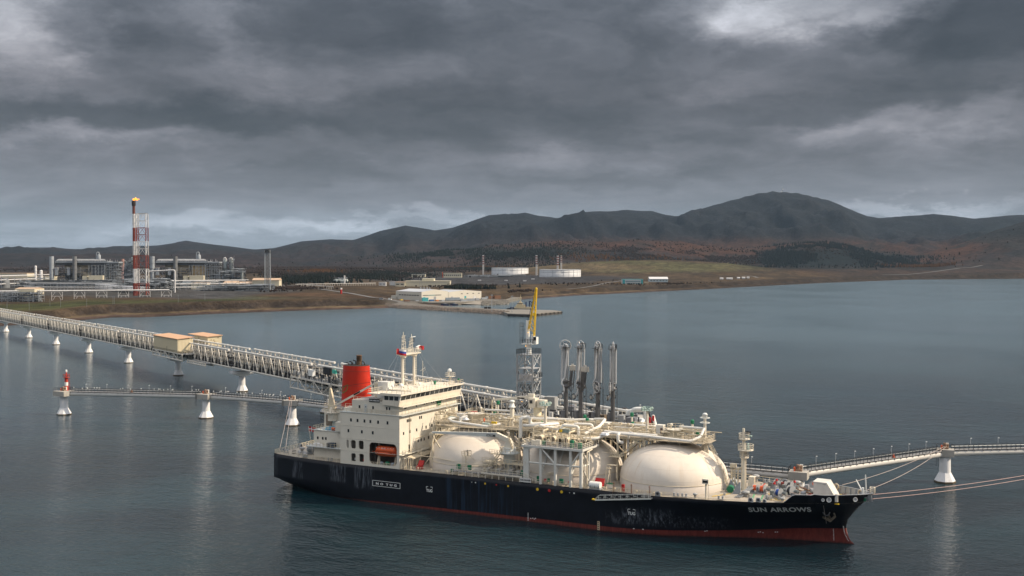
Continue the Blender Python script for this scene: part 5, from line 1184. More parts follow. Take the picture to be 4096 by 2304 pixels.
# --- hose cranes
c1 = empty('hose_crane', (0, 0, 0)); c1.parent = ship; cx, cy = 70.2, -9.6
m = MB(); m.lathe((cx, cy, 0), [(1.35, 9), (1.35, 14.2), (2.35, 14.6), (2.35, 14.8), (1.5, 14.8), (1.5, 15.9)], 24); m.build('pedestal', LGREY, c1)
m = MB(); m.rail([(cx + 2.3 * cos(t), cy + 2.3 * sin(t), 14.8) for t in np.linspace(0, 2 * pi, 13)], 1.05, 1.2, .04, 2); m.build('pedestal_railing', CREAM2, c1)
m = MB(); m.prism([(cx - 1.3, 15.8), (cx + 1.4, 15.8), (cx + .2, 18.0), (66.9, 19.2), (66.7, 18.2), (cx - .9, 17.2)], cy - .55, cy + .35, lambda a, b, c: (a, c, b)); m.build('slewing_post', WHITE, c1)
m = MB(); m.prism([(66.9, 18.15), (66.9, 19.15), (48.8, 18.15), (48.8, 17.75)], cy - .45, cy + .3, lambda a, b, c: (a, c, b)); m.build('jib', LGREY, c1)
m = MB(); m.b(64.2, 66.5, cy - .52, cy - .46, 18.25, 18.65); jp = m.build('jib_plate', BLACK, c1); text_mesh('SWL 5 TON', .3, SIGNW, 'load_lettering', jp, lambda u, v, w: (64.35 + u, cy - .53 - w, 18.34 + v))
m = MB(); m.rail([(48.8, cy, 18.2), (66.6, cy, 19.15)], 1.0, 1.3, .035, 2); stair(m, (cx + 1.2, cy - .9, 15.9), (cx + .1, cy - .9, 18.4), .5, (0, 1, 0)); m.build('jib_railing', CREAM2, c1)
m = MB(); m.beam((48.7, -9.6, 9.5), (48.7, -9.6, 17.6), .34); m.beam((48.7, -9.6, 17.2), (51.6, -9.6, 13.4), .22); m.b(48.2, 49.4, -10.4, -9.0, 17.3, 17.8); m.beam((48.7, -9.6, 12.6), (46.6, -9.6, 10), .2); m.build('jib_rest', CREAM2, ship)
c2 = empty('hose_crane', (0, 0, 0)); c2.parent = ship; cx, cy = 70.2, 5.0
m = MB(); m.lathe((cx, cy, 0), [(.95, 17), (.95, 20.4), (1.9, 20.7), (1.9, 20.85), (1.0, 20.85), (1.05, 23.8)], 20); m.build('pedestal', mat('crane_buff', (.66, .58, .40), .5), c2)
m = MB(); m.rail([(cx + 1.85 * cos(t), cy + 1.85 * sin(t), 20.85) for t in np.linspace(0, 2 * pi, 11)], 1.05, 1.2, .04, 2); m.build('pedestal_railing', CREAM2, c2)
m = MB(); m.b(cx - 1.9, cx - .1, cy - 1.2, cy + .8, 23.6, 26.0); m.b(cx + .3, cx + 2.3, cy - .8, cy + .9, 23.7, 25.6); m.b(cx - 2.6, cx - 1.0, cy - .2, cy + .6, 25.4, 26.9); m.build('cab', WHITE, c2)
m = MB(); m.b(cx - 1.6, cx - .8, cy - 1.26, cy - 1.2, 24.7, 25.5); m.build('cab_window', DGREY, c2)
m = MB(); m.prism([(cx - 1.6, 26.6), (cx - 1.6, 25.8), (57.4, 24.5), (57.4, 24.9)], cy - .1, cy + .5, lambda a, b, c: (a, c, b)); m.build('jib', WHITE, c2)
m = MB(); m.b(64.6, 66.6, cy - .16, cy - .11, 25.55, 25.85); m.build('jib_plate', BLACK, c2)
m = MB(); m.beam((57.6, 4.6, 19), (57.6, 4.6, 24.6), .3); m.beam((58.6, 4.6, 19), (58.6, 4.6, 24.2), .2)
for k in range(8): m.beam((57.6, 4.6, 19.6 + k * .6), (58.6, 4.6, 19.6 + k * .6), .08)
m.build('jib_rest', CREAM2, ship)
# starboard cargo manifold: low platform with valves
mo = empty('cargo_manifold', (0, 0, 0)); mo.parent = ship
m = MB(); m.b(65.4, 75.6, -14.1, -12.0, 10.1, 10.25); m.b(56.5, 65.4, -13.9, -13.0, 9.9, 10.0); m.build('drip_deck', DECK, mo)
m = MB(); m.rail([(65.4, -14.1, 10.25), (75.6, -14.1, 10.25), (79.4, -14.05, 9.1)], 1.05, 1.1, .045, 2); m.rail([(57, -13.9, 10), (65.4, -13.9, 10)], 1.0, 1.3, .045, 2)
for x in np.arange(57, 76, 1.8): m.beam((x, -13.9, 8.9), (x, -13.9, 10.1), .14)
m.b(65.0, 75.8, -14.2, -14.05, 10.0, 10.3); m.build('railing', WHITE, mo)
m = MB(); rs = random.Random(2)
m.b(64, 75.4, -11.9, -9.2, 12.3, 12.4); m.rail([(64, -11.9, 12.4), (75.4, -11.9, 12.4)], 1.0, 1.0, .04, 2)
for x in np.arange(64.5, 75.4, 1.1): m.beam((x, -11.9, 10), (x, -11.9, 12.4), .12)
m.build('valve_platform', CREAM2, mo)
for x in (66.6, 69.4, 72.4, 74.6):
    e = MB(); e.beam((x, -9, 11.2), (x, -13.6, 11.2), .3, n=10); e.lathe((x, -11.4, 11.2), [(.1, 0), (.1, .9), (.42, .95), (.42, 1.05), (.1, 1.1)], 10); e.beam((x, -13.62, 11.2), (x, -13.8, 11.2), .46, n=12); e.pipe([(x + .6, -10.5, 10), (x + .6, -10.5, 12.9), (x + .6, -8.6, 12.9)], .13, 6); e.build('loading_pipe', mat('steel_pipe', (.42, .40, .37), .45, metal=.3), mo)
m = MB()
for k in range(70):
    x, y = rs.uniform(64, 75.4), rs.uniform(-12.8, -9.4); h = rs.uniform(.4, 3.0); m.beam((x, y, 9.9), (x, y, 9.9 + h), .07, n=4)
    if k % 2: m.beam((x, y, 9.9 + h), (x + rs.uniform(-1.2, 1.2), y, 9.9 + h), .07, n=4)
m.build('small_pipework', CREAM2, mo, kind='stuff')
for x in (60.6, 74.7, 57.6): m = MB(); m.b(x, x + .8, -13.0, -12.4, 10.3, 11.4); m.build('green_box', GREEN, mo)
m = MB(); m.b(75.3, 78.1, -14.22, -14.12, 9.1, 10.0); bn = m.build('net_banner', mat('banner_white', (.68, .68, .66), .6), mo)
text_mesh('GAS DANGER', .5, BLACK, 'banner_lettering', bn, lambda u, v, w: (75.42 + u * .84, -14.23 - w, 9.4 + v))
m = MB()
for k in range(5): m.pipe([(73 + k * .5, -9.4, 9.6), (74.2 + k * .4, -7.4, 12.4), (74 + k * .5, -5.2, 14.8)], .2, 7)
m.build('riser_pipe', CREAM2, ship, kind='stuff')
# monitor stand in front of the first dome
m = MB()
for q in range(9): t = 2 * pi * q / 8
m.b(59.6, 61.6, -12.2, -10.6, 14.0, 14.1) if False else m.b(59.0, 60.9, -12.9, -11.7, 13.5, 13.6)
m.rail([(59, -12.9, 13.6), (60.9, -12.9, 13.6), (60.9, -11.7, 13.6), (59, -11.7, 13.6), (59, -12.9, 13.6)], 1, .8, .04); m.beam((60, -12.8, 9), (60, -12.8, 13.5), .22); m.beam((59.2, -12.8, 9), (59.2, -12.8, 13.5), .07); m.beam((60.9, -12.2, 13.5), (61.6, -11, 12.3), .1)
for k in range(14): m.beam((59.2, -12.85, 9.3 + k * .3), (59.7, -12.85, 9.3 + k * .3), .04)
m.build('monitor_stand', CREAM2, ship)
m = MB(); m.beam((60.2, -12.3, 13.6), (60.2, -12.3, 14.9), .12); m.beam((59.8, -12.3, 14.6), (61.3, -12.4, 14.9), .12, .06, n=6); m.build('fire_monitor', DGREY, ship)
m = MB(); m.pipe([(57.8, -12.95, 9.2), (57.8, -12.95, 11.6), (66, -12.6, 11.9)], .09, 6); m.pipe([(44.6, -12.2, 12.4), (50, -11.5, 12.2), (57, -12.6, 11.9)], .07, 6); m.build('dome_pipe', CREAM2, ship)
m = MB()
for k in range(3): m.pipe([(81.6 + k * .35, -13.0, 9), (81.6 + k * .35, -13.0, 11.4), (82.3 + k * .35, -12.2, 11.5)], .08, 6)
m.build('deck_pipe', CREAM2, ship); m = MB(); m.pipe([(91.6, -13.0, 9), (91.6, -13, 17.0), (92.0, -11, 17.4)], .16, 6); m.build('deck_pipe', CREAM2, ship); m = MB(); m.pipe([(91.0, -13.2, 9), (91.0, -13.2, 16.8)], .1, 6); m.build('deck_pipe', CREAM2, ship)
for x, w, h, c in ((79.2, .9, 1.1, GREEN), (81.0, .5, .6, REDP), (81.9, .5, .8, GREEN), (84.9, .9, 1.0, GREEN), (56.2, .6, .7, GREEN)): m = MB(); m.b(x, x + w, -13.4, -13.0, 9.5, 9.5 + h); m.build('hose_box', c, ship)
m = MB(); m.lathe((87.3, -13.1, 9.8), [(.01, 0), (.35, 0), (.35, .2), (.01, .2)], 12); o = m.build('lifebuoy_box', REDP, ship)
for x, y in ((92.6, -11.2), (45.4, -11.2)):
    w_ = 2.2 if x > 50 else 1.4
    m = MB(); m.b(x, x + w_, y - .6, y + .5, 9.0, 9.75); m.prism([(y + .1, 9.8), (y + .6, 9.8), (y + 1.0, 10.9), (y + .8, 10.95)], x, x + w_, lambda a, b, c: (c, a, b)); m.build('fire_locker', REDP, ship)
m = MB(); m.b(95.4, 96.8, -10.8, -9.8, 9, 9.9); m.build('deck_locker', AC, ship)
m = MB(); m.b(95.3, 96.9, -10.9, -9.7, 9.9, 9.98); m.build('locker_lid', GREEN, ship)
m = MB(); m.beam((92.5, -13.2, 9.9), (95.0, -13.2, 9.9), .78, n=14); m.build('liferaft_canister', SIGNW, ship)
m = MB()
for k in range(3): m.beam((92.8 + k, -13.2, 9.8), (92.95 + k, -13.2, 9.8), .8, n=14)
m.b(92.4, 95.2, -13.9, -12.5, 8.95, 9.15); m.build('canister_strap', GREYP, ship)
m = MB(); m.b(100.0, 100.6, -13.2, -12.7, 9.0, 10.6); m.build('red_cabinet', REDP, ship)
m = MB()
for a, b_ in (((93.6, -12.2), (97.6, -9.4)), ((97.6, -9.4), (98.4, -10.0)), ((94.8, -12.4), (98.4, -10)), ((113, -12.6), (117.6, -6.4)), ((129.2, -10.6), (133, -4)), ((133, -4), (137, -5))): m.beam((*a, 9.13), (*b_, 9.13), .16, .03)
m.build('deck_marking', mat('marking_white', (.6, .6, .58), .6), ship)
# stowed gangway on the ship's side
gw = thing('gangway_ladder', 'long stowed gangway with black treads along the black hull side below the forward dome', 'gangway', (SHX, SHY, 0), -SHA)
A, B = Vector((94.6, -14.9, 7.0)), Vector((107.6, -14.7, 8.55)); dd = (B - A)
m = MB()
for y in (-.42, .42): m.beam(A + Vector((0, y, 0)), B + Vector((0, y, 0)), .12, .26)
m.build('stringer', LGREY, gw)
m = MB(); n = 44
for k in range(n): c = A + dd * (k + .5) / n; m.beam(c - Vector((0, .38, -.1)), c + Vector((0, .38, .1)), .2, .05)
m.build('tread', DGREY, gw)
m = MB()
for y in (-.45, .45):
    m.beam(A + Vector((.8, y, 1.1)), B + Vector((0, y, 1.0)), .06); m.beam(A + Vector((.5, y, .6)), B + Vector((0, y, .55)), .05); m.beam(A + Vector((-.2, y, .1)), A + Vector((.8, y, 1.1)), .06)
    for k in range(10): c = A + dd * (k + .6) / 10; m.beam(c + Vector((0, y, 0)), c + Vector((.1, y, 1.05)), .06)
m.build('hand_rail', LGREY, gw)
m = MB()
for k in range(6): c = A + dd * (k + .75) / 7.4; m.beam(c + Vector((-.4, -.47, .62)), c + Vector((.65, -.47, .70)), .02, .5)
m.build('mesh_panel', BLACK, gw)
m = MB(); m.beam(A + Vector((-.8, 0, .1)), A + Vector((.1, 0, .0)), .8, .2); m.build('yellow_roller', YELL, gw)
m = MB()
for x in (98.6, 102.8, 107.0): m.beam((x, -14.2, 9), (x, -14.2, 11.1), .14); m.beam((x, -14.1, 11), (x, -14.9, 11.05), .1); m.beam((x, -14.85, 11), (x, -14.85, 8.2), .03)
m.build('gangway_davit', RUST, ship)

# --- fore mast and foredeck
fm = empty('fore_mast', (0, 0, 0)); fm.parent = ship; X0, Y0 = 123.6, 0.2
m = MB(); m.beam((X0, Y0, 9), (X0, Y0, 18.2), .46, .40, n=12); m.beam((X0, Y0, 18.2), (X0 - .1, Y0, 22.9), .36, .26, n=10); m.beam((X0 - .5, Y0 + .2, 9), (X0 - .5, Y0 + .2, 17.0), .16, n=8); m.build('mast_pole', WHITE, fm)
for z, r in ((20.5, 1.25), (18.1, 1.75), (16.4, 1.0)):
    ox = .4 if r > 1.5 else .1
    m = MB(); m.lathe((X0 + ox, Y0, z), [(.3, -.35), (r, 0), (r, .1), (.01, .1)], 14); m.build('mast_platform', WHITE, fm)
    m = MB(); m.rail([(X0 + ox + r * cos(t), Y0 + r * sin(t), z + .1) for t in np.linspace(0, 2 * pi, 11)], 1.15, 1.2, .04, 3); m.build('mast_railing', WHITE, fm)
m = MB()
for k, z in enumerate((22.2, 22.0, 21.7)): m.b(X0 + .35, X0 + 1.5, Y0 - .2, Y0 + .2, z, z + .12)
m.build('mast_light', BLACK, fm)
m = MB(); m.lathe((X0 + 1.0, Y0 - .3, 18.25), [(.4, 0), (.3, .5), (.22, 1.1), (.3, 1.3), (.1, 1.5)], 10); m.box((X0 + 1.3, Y0, 21.3), (.9, .5, .3)); m.build('horn', mat('lamp_green_grey', (.40, .52, .47), .4), fm)
m = MB()
for x in (-1.9, -1.2, -2.4): m.pipe([(X0 + x, Y0 - .4, 9), (X0 + x, Y0 - .4, 14.4 + x * .3), (X0 - .3, Y0, 14.6 + x * .3)], .15, 7)
m.b(X0 - 2.9, X0 - 1.7, Y0 - .9, Y0 + .3, 14.1, 14.9); m.beam((X0 - 2.9, Y0, 9), (X0 - 2.9, Y0, 14), .18)
for k in range(26): m.beam((X0 + .5, Y0 - .4, 9.4 + k * .35), (X0 + .5, Y0 + .1, 9.4 + k * .35), .05)
for q in (-.45, .15): m.beam((X0 + .5, Y0 + q, 9), (X0 + .5, Y0 + q, 18.2), .06)
m.build('mast_pipe', CREAM2, fm, kind='stuff')
m = MB(); m.b(124.6, 125.6, .8, 2.3, 9.1, 12.0); m.build('mast_house', mat('mast_house_tan', (.50, .42, .32), .6), ship); m = MB(); m.b(124.5, 125.8, .7, .799, 9.1, 12.1); m.b(124.5, 125.8, .7, 2.4, 12.0, 12.12); m.build('mast_house_frame', WHITE, ship)
m = MB(); m.beam((118.9, -12.0, 8.95), (118.9, -12.0, 12.6), .22, n=8); m.b(118.2, 119.6, -12.6, -11.9, 12.4, 13.4); m.beam((119.5, -12.2, 8.95), (119.5, -12.2, 12.4), .06)
for k in range(12): m.beam((119.2, -12.2, 9.2 + k * .27), (119.6, -12.2, 9.2 + k * .27), .04)
m.build('lamp_stand', WHITE, ship)
m = MB(); m.b(118.35, 119.45, -12.64, -12.6, 12.65, 13.1); m.build('lamp_glass', BLACK, ship)
def zd(x): return sheer(x) + .13
m = MB(); m.lathe((0, 0, 0), [(.01, -1.0), (.75, -.9), (.85, 0), (.75, .9), (.01, 1.0)], 10); o = m.build('green_covered_reel', GREEN, ship); o.rotation_euler = (pi / 2, 0, .2); o.location = (121.6, -3.2, 9.9)
m = MB(); m.prism([(122.4, 9.1), (124.2, 9.1), (124.2, 11.8), (123.9, 11.8)], -4.6, -4.3, lambda a, b, c: (a, c, b)); m.prism([(119.8, 9.1), (122.6, 9.1), (121.6, 11.2), (120.6, 11.2)], 0.6, .9, lambda a, b, c: (a, c, b)); m.prism([(119.8, 9.1), (122.4, 9.1), (120.8, 11.4)], -.4, 2.6, lambda a, b, c: (a, c, b)); m.build('windbreak_plate', mat('plate_slate', (.30, .34, .38), .6), ship)
m = MB()
for k in range(4): m.beam((124.2 + k * .35, -8.4, 9.3), (125.6 + k * .35, -3.0, 10.6), .12); 
for k in range(12): m.beam((124.2 + k * .12, -8.3 + k * .45, 9.4 + k * .1), (125.4 + k * .12, -8.3 + k * .45, 9.4 + k * .1), .1)
m.build('ladder_rack', GREYP, ship)
w = winch(127.6, -2.0, zd(127), 1.45, ORANGE, 2, .85, 'mooring_winch'); winch(132.6, -4.6, zd(133), 1.2, BLUE, 1, .95, 'anchor_windlass'); winch(134.4, -1.6, zd(134), 1.2, DGREY, 1, 1.15, 'anchor_windlass'); winch(133.2, 3.0, zd(133), 1.3, DGREY, 1, 1.2, 'anchor_windlass'); winch(130.4, 5.0, zd(129), 1.4, mat('dull_red', (.22, .03, .02), .6), 2, .7, 'mooring_winch')
for (x, y) in ((131.1, -2.6), (130.6, 1.4), (134.6, 1.0)):
    m = MB(); m.beam((x - .5, y, zd(x)), (x, y, zd(x) + 2.5), .16); m.beam((x + .5, y, zd(x)), (x, y, zd(x) + 2.5), .16); m.beam((x - .35, y, zd(x) + .9), (x + .35, y, zd(x) + .9), .1); m.build('lamp_tripod', GREYP, ship)
    m = MB(); m.lathe((x, y, zd(x) + 2.4), [(.32, 0), (.24, .3), (.05, .45)], 9); m.build('red_lamp_hood', REDP, ship)
def strip(pts, w_, name, mt_):
    mb = MB()
    for a, b_ in zip(pts[:-1], pts[1:]): mb.beam((a[0], a[1], zd(a[0]) + a[2] if len(a) > 2 else zd(a[0]) + .03), (b_[0], b_[1], zd(b_[0]) + b_[2] if len(b_) > 2 else zd(b_[0]) + .03), w_, .03)
    return mb.build(name, mt_, ship)
GL = mat('green_line', (.12, .33, .18), .7)
strip([(127.0, -3.4), (128.2, -10.3)], .34, 'green_deck_line', GL); strip([(128.9, -3.4), (130.0, -9.6)], .34, 'green_deck_line', GL)
strip([(131.6, -7.6), (135.2, -6.9)], .18, 'yellow_deck_line', YELL); strip([(128.8, -.2), (132.8, -6.8)], .15, 'yellow_deck_line', YELL); strip([(119.4, -9.4), (122.2, -4.9)], .3, 'yellow_deck_line', YELL)
strip([(126.6, 2.2), (125.9, 9.4)], .22, 'red_deck_line', REDP); strip([(128.2, 2.2), (127.7, 9.2)], .22, 'red_deck_line', REDP)
for x, s_ in ((128.3, .72), (129.8, .72), (131.0, .5)): roller(x, -half(x, 9.3) + .25, sheer(x), -.12, s_)
for x in (128.4, 130.2): roller(x, half(x, 9.3) - .5, sheer(x), .12, 1.0)
roller(108.6, -13.6, 8.95, 0, .8)
for x, y in ((112.4, -12.6), (114.2, -12.4), (131.0, -6.8), (133.6, -6.6), (137.0, -4.6), (139.0, -4.4), (126.0, 10.4), (131, 9.2), (140.5, -3.8), (136.8, 4.4), (122, -11.6)): bollard(x, y, zd(x), -.1)
for x, y, r, h in ((125.9, -6.3, .85, 1.2), (123.4, 10.8, .8, 1.6), (133.4, 8.4, .8, 1.4), (134.2, -7.9, .6, .8), (116.5, -12.0, .5, 1.0), (138.5, 2, .6, .8), (116.5, 11.8, .6, 1.2)): mushroom(x, y, zd(x), r, h)
m = MB(); rs = random.Random(9)
for k in range(12):
    x, y = rs.uniform(134.5, 140), rs.uniform(-5, 3); m.tube([(x + .5 * cos(a) + a * .05, y + .4 * sin(a), zd(x) + .08) for a in np.linspace(0, 5.5, 12)], .06, 4)
m.build('coiled_rope', ROPE, ship, kind='stuff')
for pts in ([(133.4, -5.4, .9), (137.6, -4.9, .3), (142.4, -4.6, .7)], [(134.6, -3.0, 1.0), (140, -3.4, .4), (144.8, -3.4, .8)], [(129, -2.4, 1), (133, -6.2, .3), (141.8, -5.2, .8)], [(134, 3.6, 1), (140, 5.2, .6), (143.6, 5.2, 1.2)]):
    m = MB(); m.tube([(a, b_, zd(a) + c_) for a, b_, c_ in pts], .08, 5); m.build('mooring_line_on_deck', ROPE, ship)
m = MB()
for k in range(16): t = k / 15; m.box((135.2 + 4.6 * t, .4 + .9 * t, zd(137) + 1.3 - 1.2 * t ** .5), (.34, .2, .24), k % 2 * 1.2)
for k in range(14): t = k / 13; m.box((134.6 + 4.2 * t, 4 - .5 * t, zd(137) + 1.4 - 1.3 * t ** .5), (.34, .2, .24), k % 2 * 1.2)
m.build('anchor_chain', RUST, ship)
m = MB(); m.prism([(136.6, 9.1), (137.8, 9.1), (137.6, 10.6), (136.8, 10.6)], -.5, .9, lambda a, b, c: (a, c - 2.4, b)); m.prism([(137.6, 9.1), (138.8, 9.1), (138.6, 10.4), (137.8, 10.4)], 2.0, 3.2, lambda a, b, c: (a, c, b)); m.b(136, 136.8, 4.2, 5.2, 9.3, 10.8); m.build('chain_stopper', GREYP, ship)
# bow breakwater-like house, yellow winching circle, bow post, basket
m = MB(); m.prism([(139.4, 9.3), (144.0, 9.3), (142.2, 13.2 - .6), (139.4, 12.9)], -2.6, -1.9, lambda a, b, c: (a, c, b)); m.prism([(139.4, 12.9), (142.0, 12.75), (144.2, 9.5), (144.35, 9.55), (142.2, 13.05), (139.35, 13.1)], -2.65, 1.5, lambda a, b, c: (a, c, b)); m.prism([(139.4, 9.3), (144.0, 9.3), (142.0, 12.8), (139.4, 12.9)], -1.85, 1.4, lambda a, b, c: (a, c, b)); m.build('chain_locker_house', mat('bow_house', (.68, .66, .61), .5), ship)
m = MB(); m.prism([(143.6 + 2.9 * cos(t * pi / 16), 2.3 + 2.0 * sin(t * pi / 16)) for t in range(32)], 9.53, 9.57); m.build('yellow_circle', YELL, ship)
m = MB(); m.b(138.9, 139.3, -3.5, -2.9, 9.5, 10.5); m.lathe((138.8, -3.8, zd(138)), [(.4, 0), (.4, 1.0), (.01, 1.05)], 10); m.build('red_drum', REDP, ship)
m = MB(); m.b(145.2, 146.1, -1.8, -1.5, 10.0, 10.9); m.build('dark_box', RUST, ship)
for x, y in ((144.6, -3.0), (149.6, -.6)): m = MB(); m.lathe((x, y, zd(x)), [(.3, 0), (.35, .5), (.15, .7)], 9); m.build('green_cover', GREEN, ship)
m = MB(); m.b(147.3, 148.6, 0, .8, 9.6, 10.2); m.build('white_bundle', SIGNW, ship)
for x, y, z in ((142.6, 5.4, 10.9), (148.2, 2.4, 10.6)):
    m = MB(); m.lathe((0, 0, 0), [(.62, -.14), (.72, 0), (.62, .14), (.42, .1), (.42, -.1), (.62, -.14)], 14, cap=False); o = m.build('bow_fairlead', mat('buff_ring', (.55, .48, .36), .6), ship); o.rotation_euler = (pi / 2, 0, -.5); o.location = (x, y, z)
m = MB(); m.lathe((0, 0, 0), [(.32, -.1), (.45, 0), (.32, .1), (.2, 0), (.32, -.1)], 12, cap=False); o = m.build('lifebuoy', ORANGE, ship); o.rotation_euler = (pi / 2, 0, -.5); o.location = (137.4, 6.9, 10.7)
m = MB(); m.beam((149.9, .0, 9.6), (149.6, .1, 15.0), .13, .1, n=8); m.beam((149.4, 1.0, 10.2), (147.2, 3.0, 13.2), .11, n=7); m.b(148.9, 149.3, -.3, .4, 9.6, 12.2); m.build('bow_post', SIGNW, ship)
m = MB(); m.rail([(150.6, -.5, 11.2), (151.5, -.5, 11.2), (151.5, .6, 11.2), (150.6, .6, 11.2), (150.6, -.5, 11.2)], 1.25, .6, .06, 3); m.build('bow_basket', WHITE, ship)
m = MB(); m.b(144.4, 145.0, -half(144.7, 10.4) - .2, -half(144.7, 10.4) + .3, 9.7, 11.3); m.build('pilot_step', mat('step_white', (.6, .58, .52), .6), ship)
m = MB(); m.b(144.3, 145.2, -half(144.7, 9.2) - .4, -half(144.7, 9.2) + .1, 9.15, 9.3); m.build('yellow_step', YELL, ship)
m = MB(); rs = random.Random(19)
for k in range(46):
    x = rs.uniform(113, 142); y = rs.uniform(-.85, .85) * max(1, half(x, 9) - 1.2)
    if abs(y) < TR * .95 and x < 120: continue
    if rs.random() < .5: m.box((x, y, zd(x) + .25), (rs.uniform(.3, .9), rs.uniform(.3, .7), rs.uniform(.3, .7)), rs.random())
    else: m.lathe((x, y, zd(x)), [(.14, 0), (.14, .5), (.25, .55), (.25, .7), (.01, .75)], 7)
m.build('deck_fittings', mat('fitting_grey', (.38, .37, .34), .6), ship, kind='stuff')
m = MB(); rs = random.Random(23)
for k in range(60):
    x = rs.uniform(43, 111); y = -13.2 + rs.uniform(-.3, .5)
    if 65 < x < 76: continue
    m.lathe((x, y, 8.95), [(.1, 0), (.1, .5), (.2, .55), (.2, .7), (.01, .75)], 6)
    if k % 5 == 0: m.beam((x, y, 9.2), (x + 2, y, 9.2), .12)
m.build('deck_fittings', CREAM2, ship, kind='stuff')
for a, b_ in ((64, 74), (43.5, 48)): m = MB(); m.b(a, b_, -11, 11, 9.0, 9.06) if False else None
# floating boarding rope, reddish bulb seen through the water
m = MB(); secs = []
for x, r in ((144.5, 1.6), (147, 1.7), (149.5, 1.6), (152, 1.35), (154, .9), (155.2, .3)): secs.append([(x, r * .9 * cos(a), -1.72 + r * sin(a)) for a in np.linspace(0, 2 * pi, 12, endpoint=False)])
loft(m, secs); m.build('bulbous_bow', HULLM, ship)
# a crewman in orange on the tank top by the first dome
def person(label, loc, rz, top, legs, s_=1.0):
    me = bpy.data.meshes.new('person'); 
    V = [(0, 0, .95), (0, 0, 1.2), (0, 0, 1.45), (0, 0, 1.58), (0, 0, 1.72), (-.1, 0, .9), (-.11, .02, .5), (-.12, 0, .05), (.1, 0, .9), (.12, .05, .5), (.12, 0, .05), (-.21, 0, 1.42), (-.27, .05, 1.12), (-.22, .22, .95), (.21, 0, 1.42), (.27, .08, 1.14), (.2, .26, 1.05)]
    E_ = [(0, 1), (1, 2), (2, 3), (3, 4), (0, 5), (5, 6), (6, 7), (0, 8), (8, 9), (9, 10), (2, 11), (11, 12), (12, 13), (2, 14), (14, 15), (15, 16)]
    R_ = [.16, .16, .17, .07, .11, .11, .08, .06, .11, .08, .06, .08, .055, .04, .08, .055, .04]
    me.from_pydata(V, E_, []); o = bpy.data.objects.new('person', me); COL.objects.link(o)
    md = o.modifiers.new('skin', 'SKIN')
    for i, v in enumerate(me.skin_vertices[0].data if me.skin_vertices else []): v.radius = (R_[i], R_[i] * .8)
    if me.skin_vertices: me.skin_vertices[0].data[0].use_root = True
    s2 = o.modifiers.new('sub', 'SUBSURF'); s2.levels = 1; s2.render_levels = 1
    me.materials.append(top); o.location = loc; o.rotation_euler = (0, 0, rz); tag(o, label, 'person'); return o
person('person in orange overalls standing on the catwalk behind the deckhouse end dome', sw(58.8, -1.6, 19.44), 1.0, ORANGE, ORANGE)

# ------------------------------------------------------------------ mooring lines (each a thing)
def rope(label, a, b_, sag, mt_=ROPEP, r=.05, group='mooring lines'):
    a, b_ = Vector(a), Vector(b_); m = MB(); m.tube([a.lerp(b_, t) - Vector((0, 0, sag * 4 * t * (1 - t))) for t in np.linspace(0, 1, 18)], r, 6); o = m.build('mooring_line', mt_); return tag(o, label, 'rope', group)

# ------------------------------------------------------------------ jetty: piers, trestle spans, houses
TD = (0.58058, -0.81420); TN = (0.81420, 0.58058); TP0 = (-431.7, 937.0); TAZ = atan2(TD[1], TD[0]); STEP = 88.19
def tw(a, p, z): return (TP0[0] + TD[0] * a + TN[0] * p, TP0[1] + TD[1] * a + TN[1] * p, z)
def tz(a): return 0.0 + 1.25 * min(1.0, max(0.0, a / 560.0))          # the deck climbs a little towards the sea
WEED = mat('weed_band', (.10, .075, .045), .9, var=.3)
ordn = ['first', 'second', 'third', 'fourth', 'fifth', 'sixth', 'seventh', 'eighth', 'ninth', 'tenth']
pier0 = None
for i in range(-1, 9):
    x, y, _ = tw(i * STEP, 0, 0)
    lab = ('white bridge pier just off the shore end' if i < 0 else 'white flared pier carrying the pipe trestle, %s from the left edge' % ordn[i]) if i < 7 else ('white pier carrying the pipe trestle, mostly behind the deckhouse and crane' if i == 7 else 'white pier carrying the pipe trestle, hidden behind the tanker')
    if pier0 is None:
        e = thing('bridge_pier', lab, 'pier', (x, y, 0), TAZ, 'piers carrying the pipe trestle'); pier0 = e
        m = MB(); m.lathe((0, 0, 0), [(1.5, 2.8), (1.42, 7.2)], 20, cap=False); m.build('shaft', PIERW, e)
        m = MB(); m.lathe((0, 0, 0), [(2.75, -1.5), (2.75, .5), (1.55, 2.9)], 8, cap=False); m.build('cone_base', PIERW, e)
        m = MB(); m.lathe((0, 0, 0), [(2.83, -1.2), (2.87, .33), (2.78, .42)], 8, cap=False); m.build('weed_ring', WEED, e)
        m = MB()
        vs = []
        for hx, hy, z in ((1.5, 1.5, 7.1), (2.6, 5.2, 8.4), (2.6, 5.4, 9.4)): vs += [(-hx, -hy, z), (hx, -hy, z), (hx, hy, z), (-hx, hy, z)]
        m.add(vs, [(0, 1, 5, 4), (1, 2, 6, 5), (2, 3, 7, 6), (3, 0, 4, 7), (4, 5, 9, 8), (5, 6, 10, 9), (6, 7, 11, 10), (7, 4, 8, 11), (8, 9, 10, 11), (3, 2, 1, 0)]); m.build('cap', PIERW, e)
    else:
        c = copy_tree(pier0); c.location = (x, y, 0); c['label'] = lab
SP_PARTS = {}
def shared(key, fn):
    if key not in SP_PARTS:
        mb, mt_ = fn(); me_o = mb.build(key, mt_); SP_PARTS[key] = me_o.data; bpy.data.objects.remove(me_o)
    return SP_PARTS[key]
def part(name, me, parent, loc=(0, 0, 0), rz=0, sc=None):
    o = bpy.data.objects.new(name, me); COL.objects.link(o); o.parent = parent; o.location = loc; o.rotation_euler = (0, 0, rz)
    if sc: o.scale = sc
    return o
NP_ = 9; L_ = STEP - 7.0; PW = L_ / NP_; ZB, ZT, HW = 10.1, 18.1, 5.0
def f_vert(): m = MB(); m.beam((0, 0, ZB + .2), (0, 0, ZT - .2), .17, n=6); return m, TRUSSW
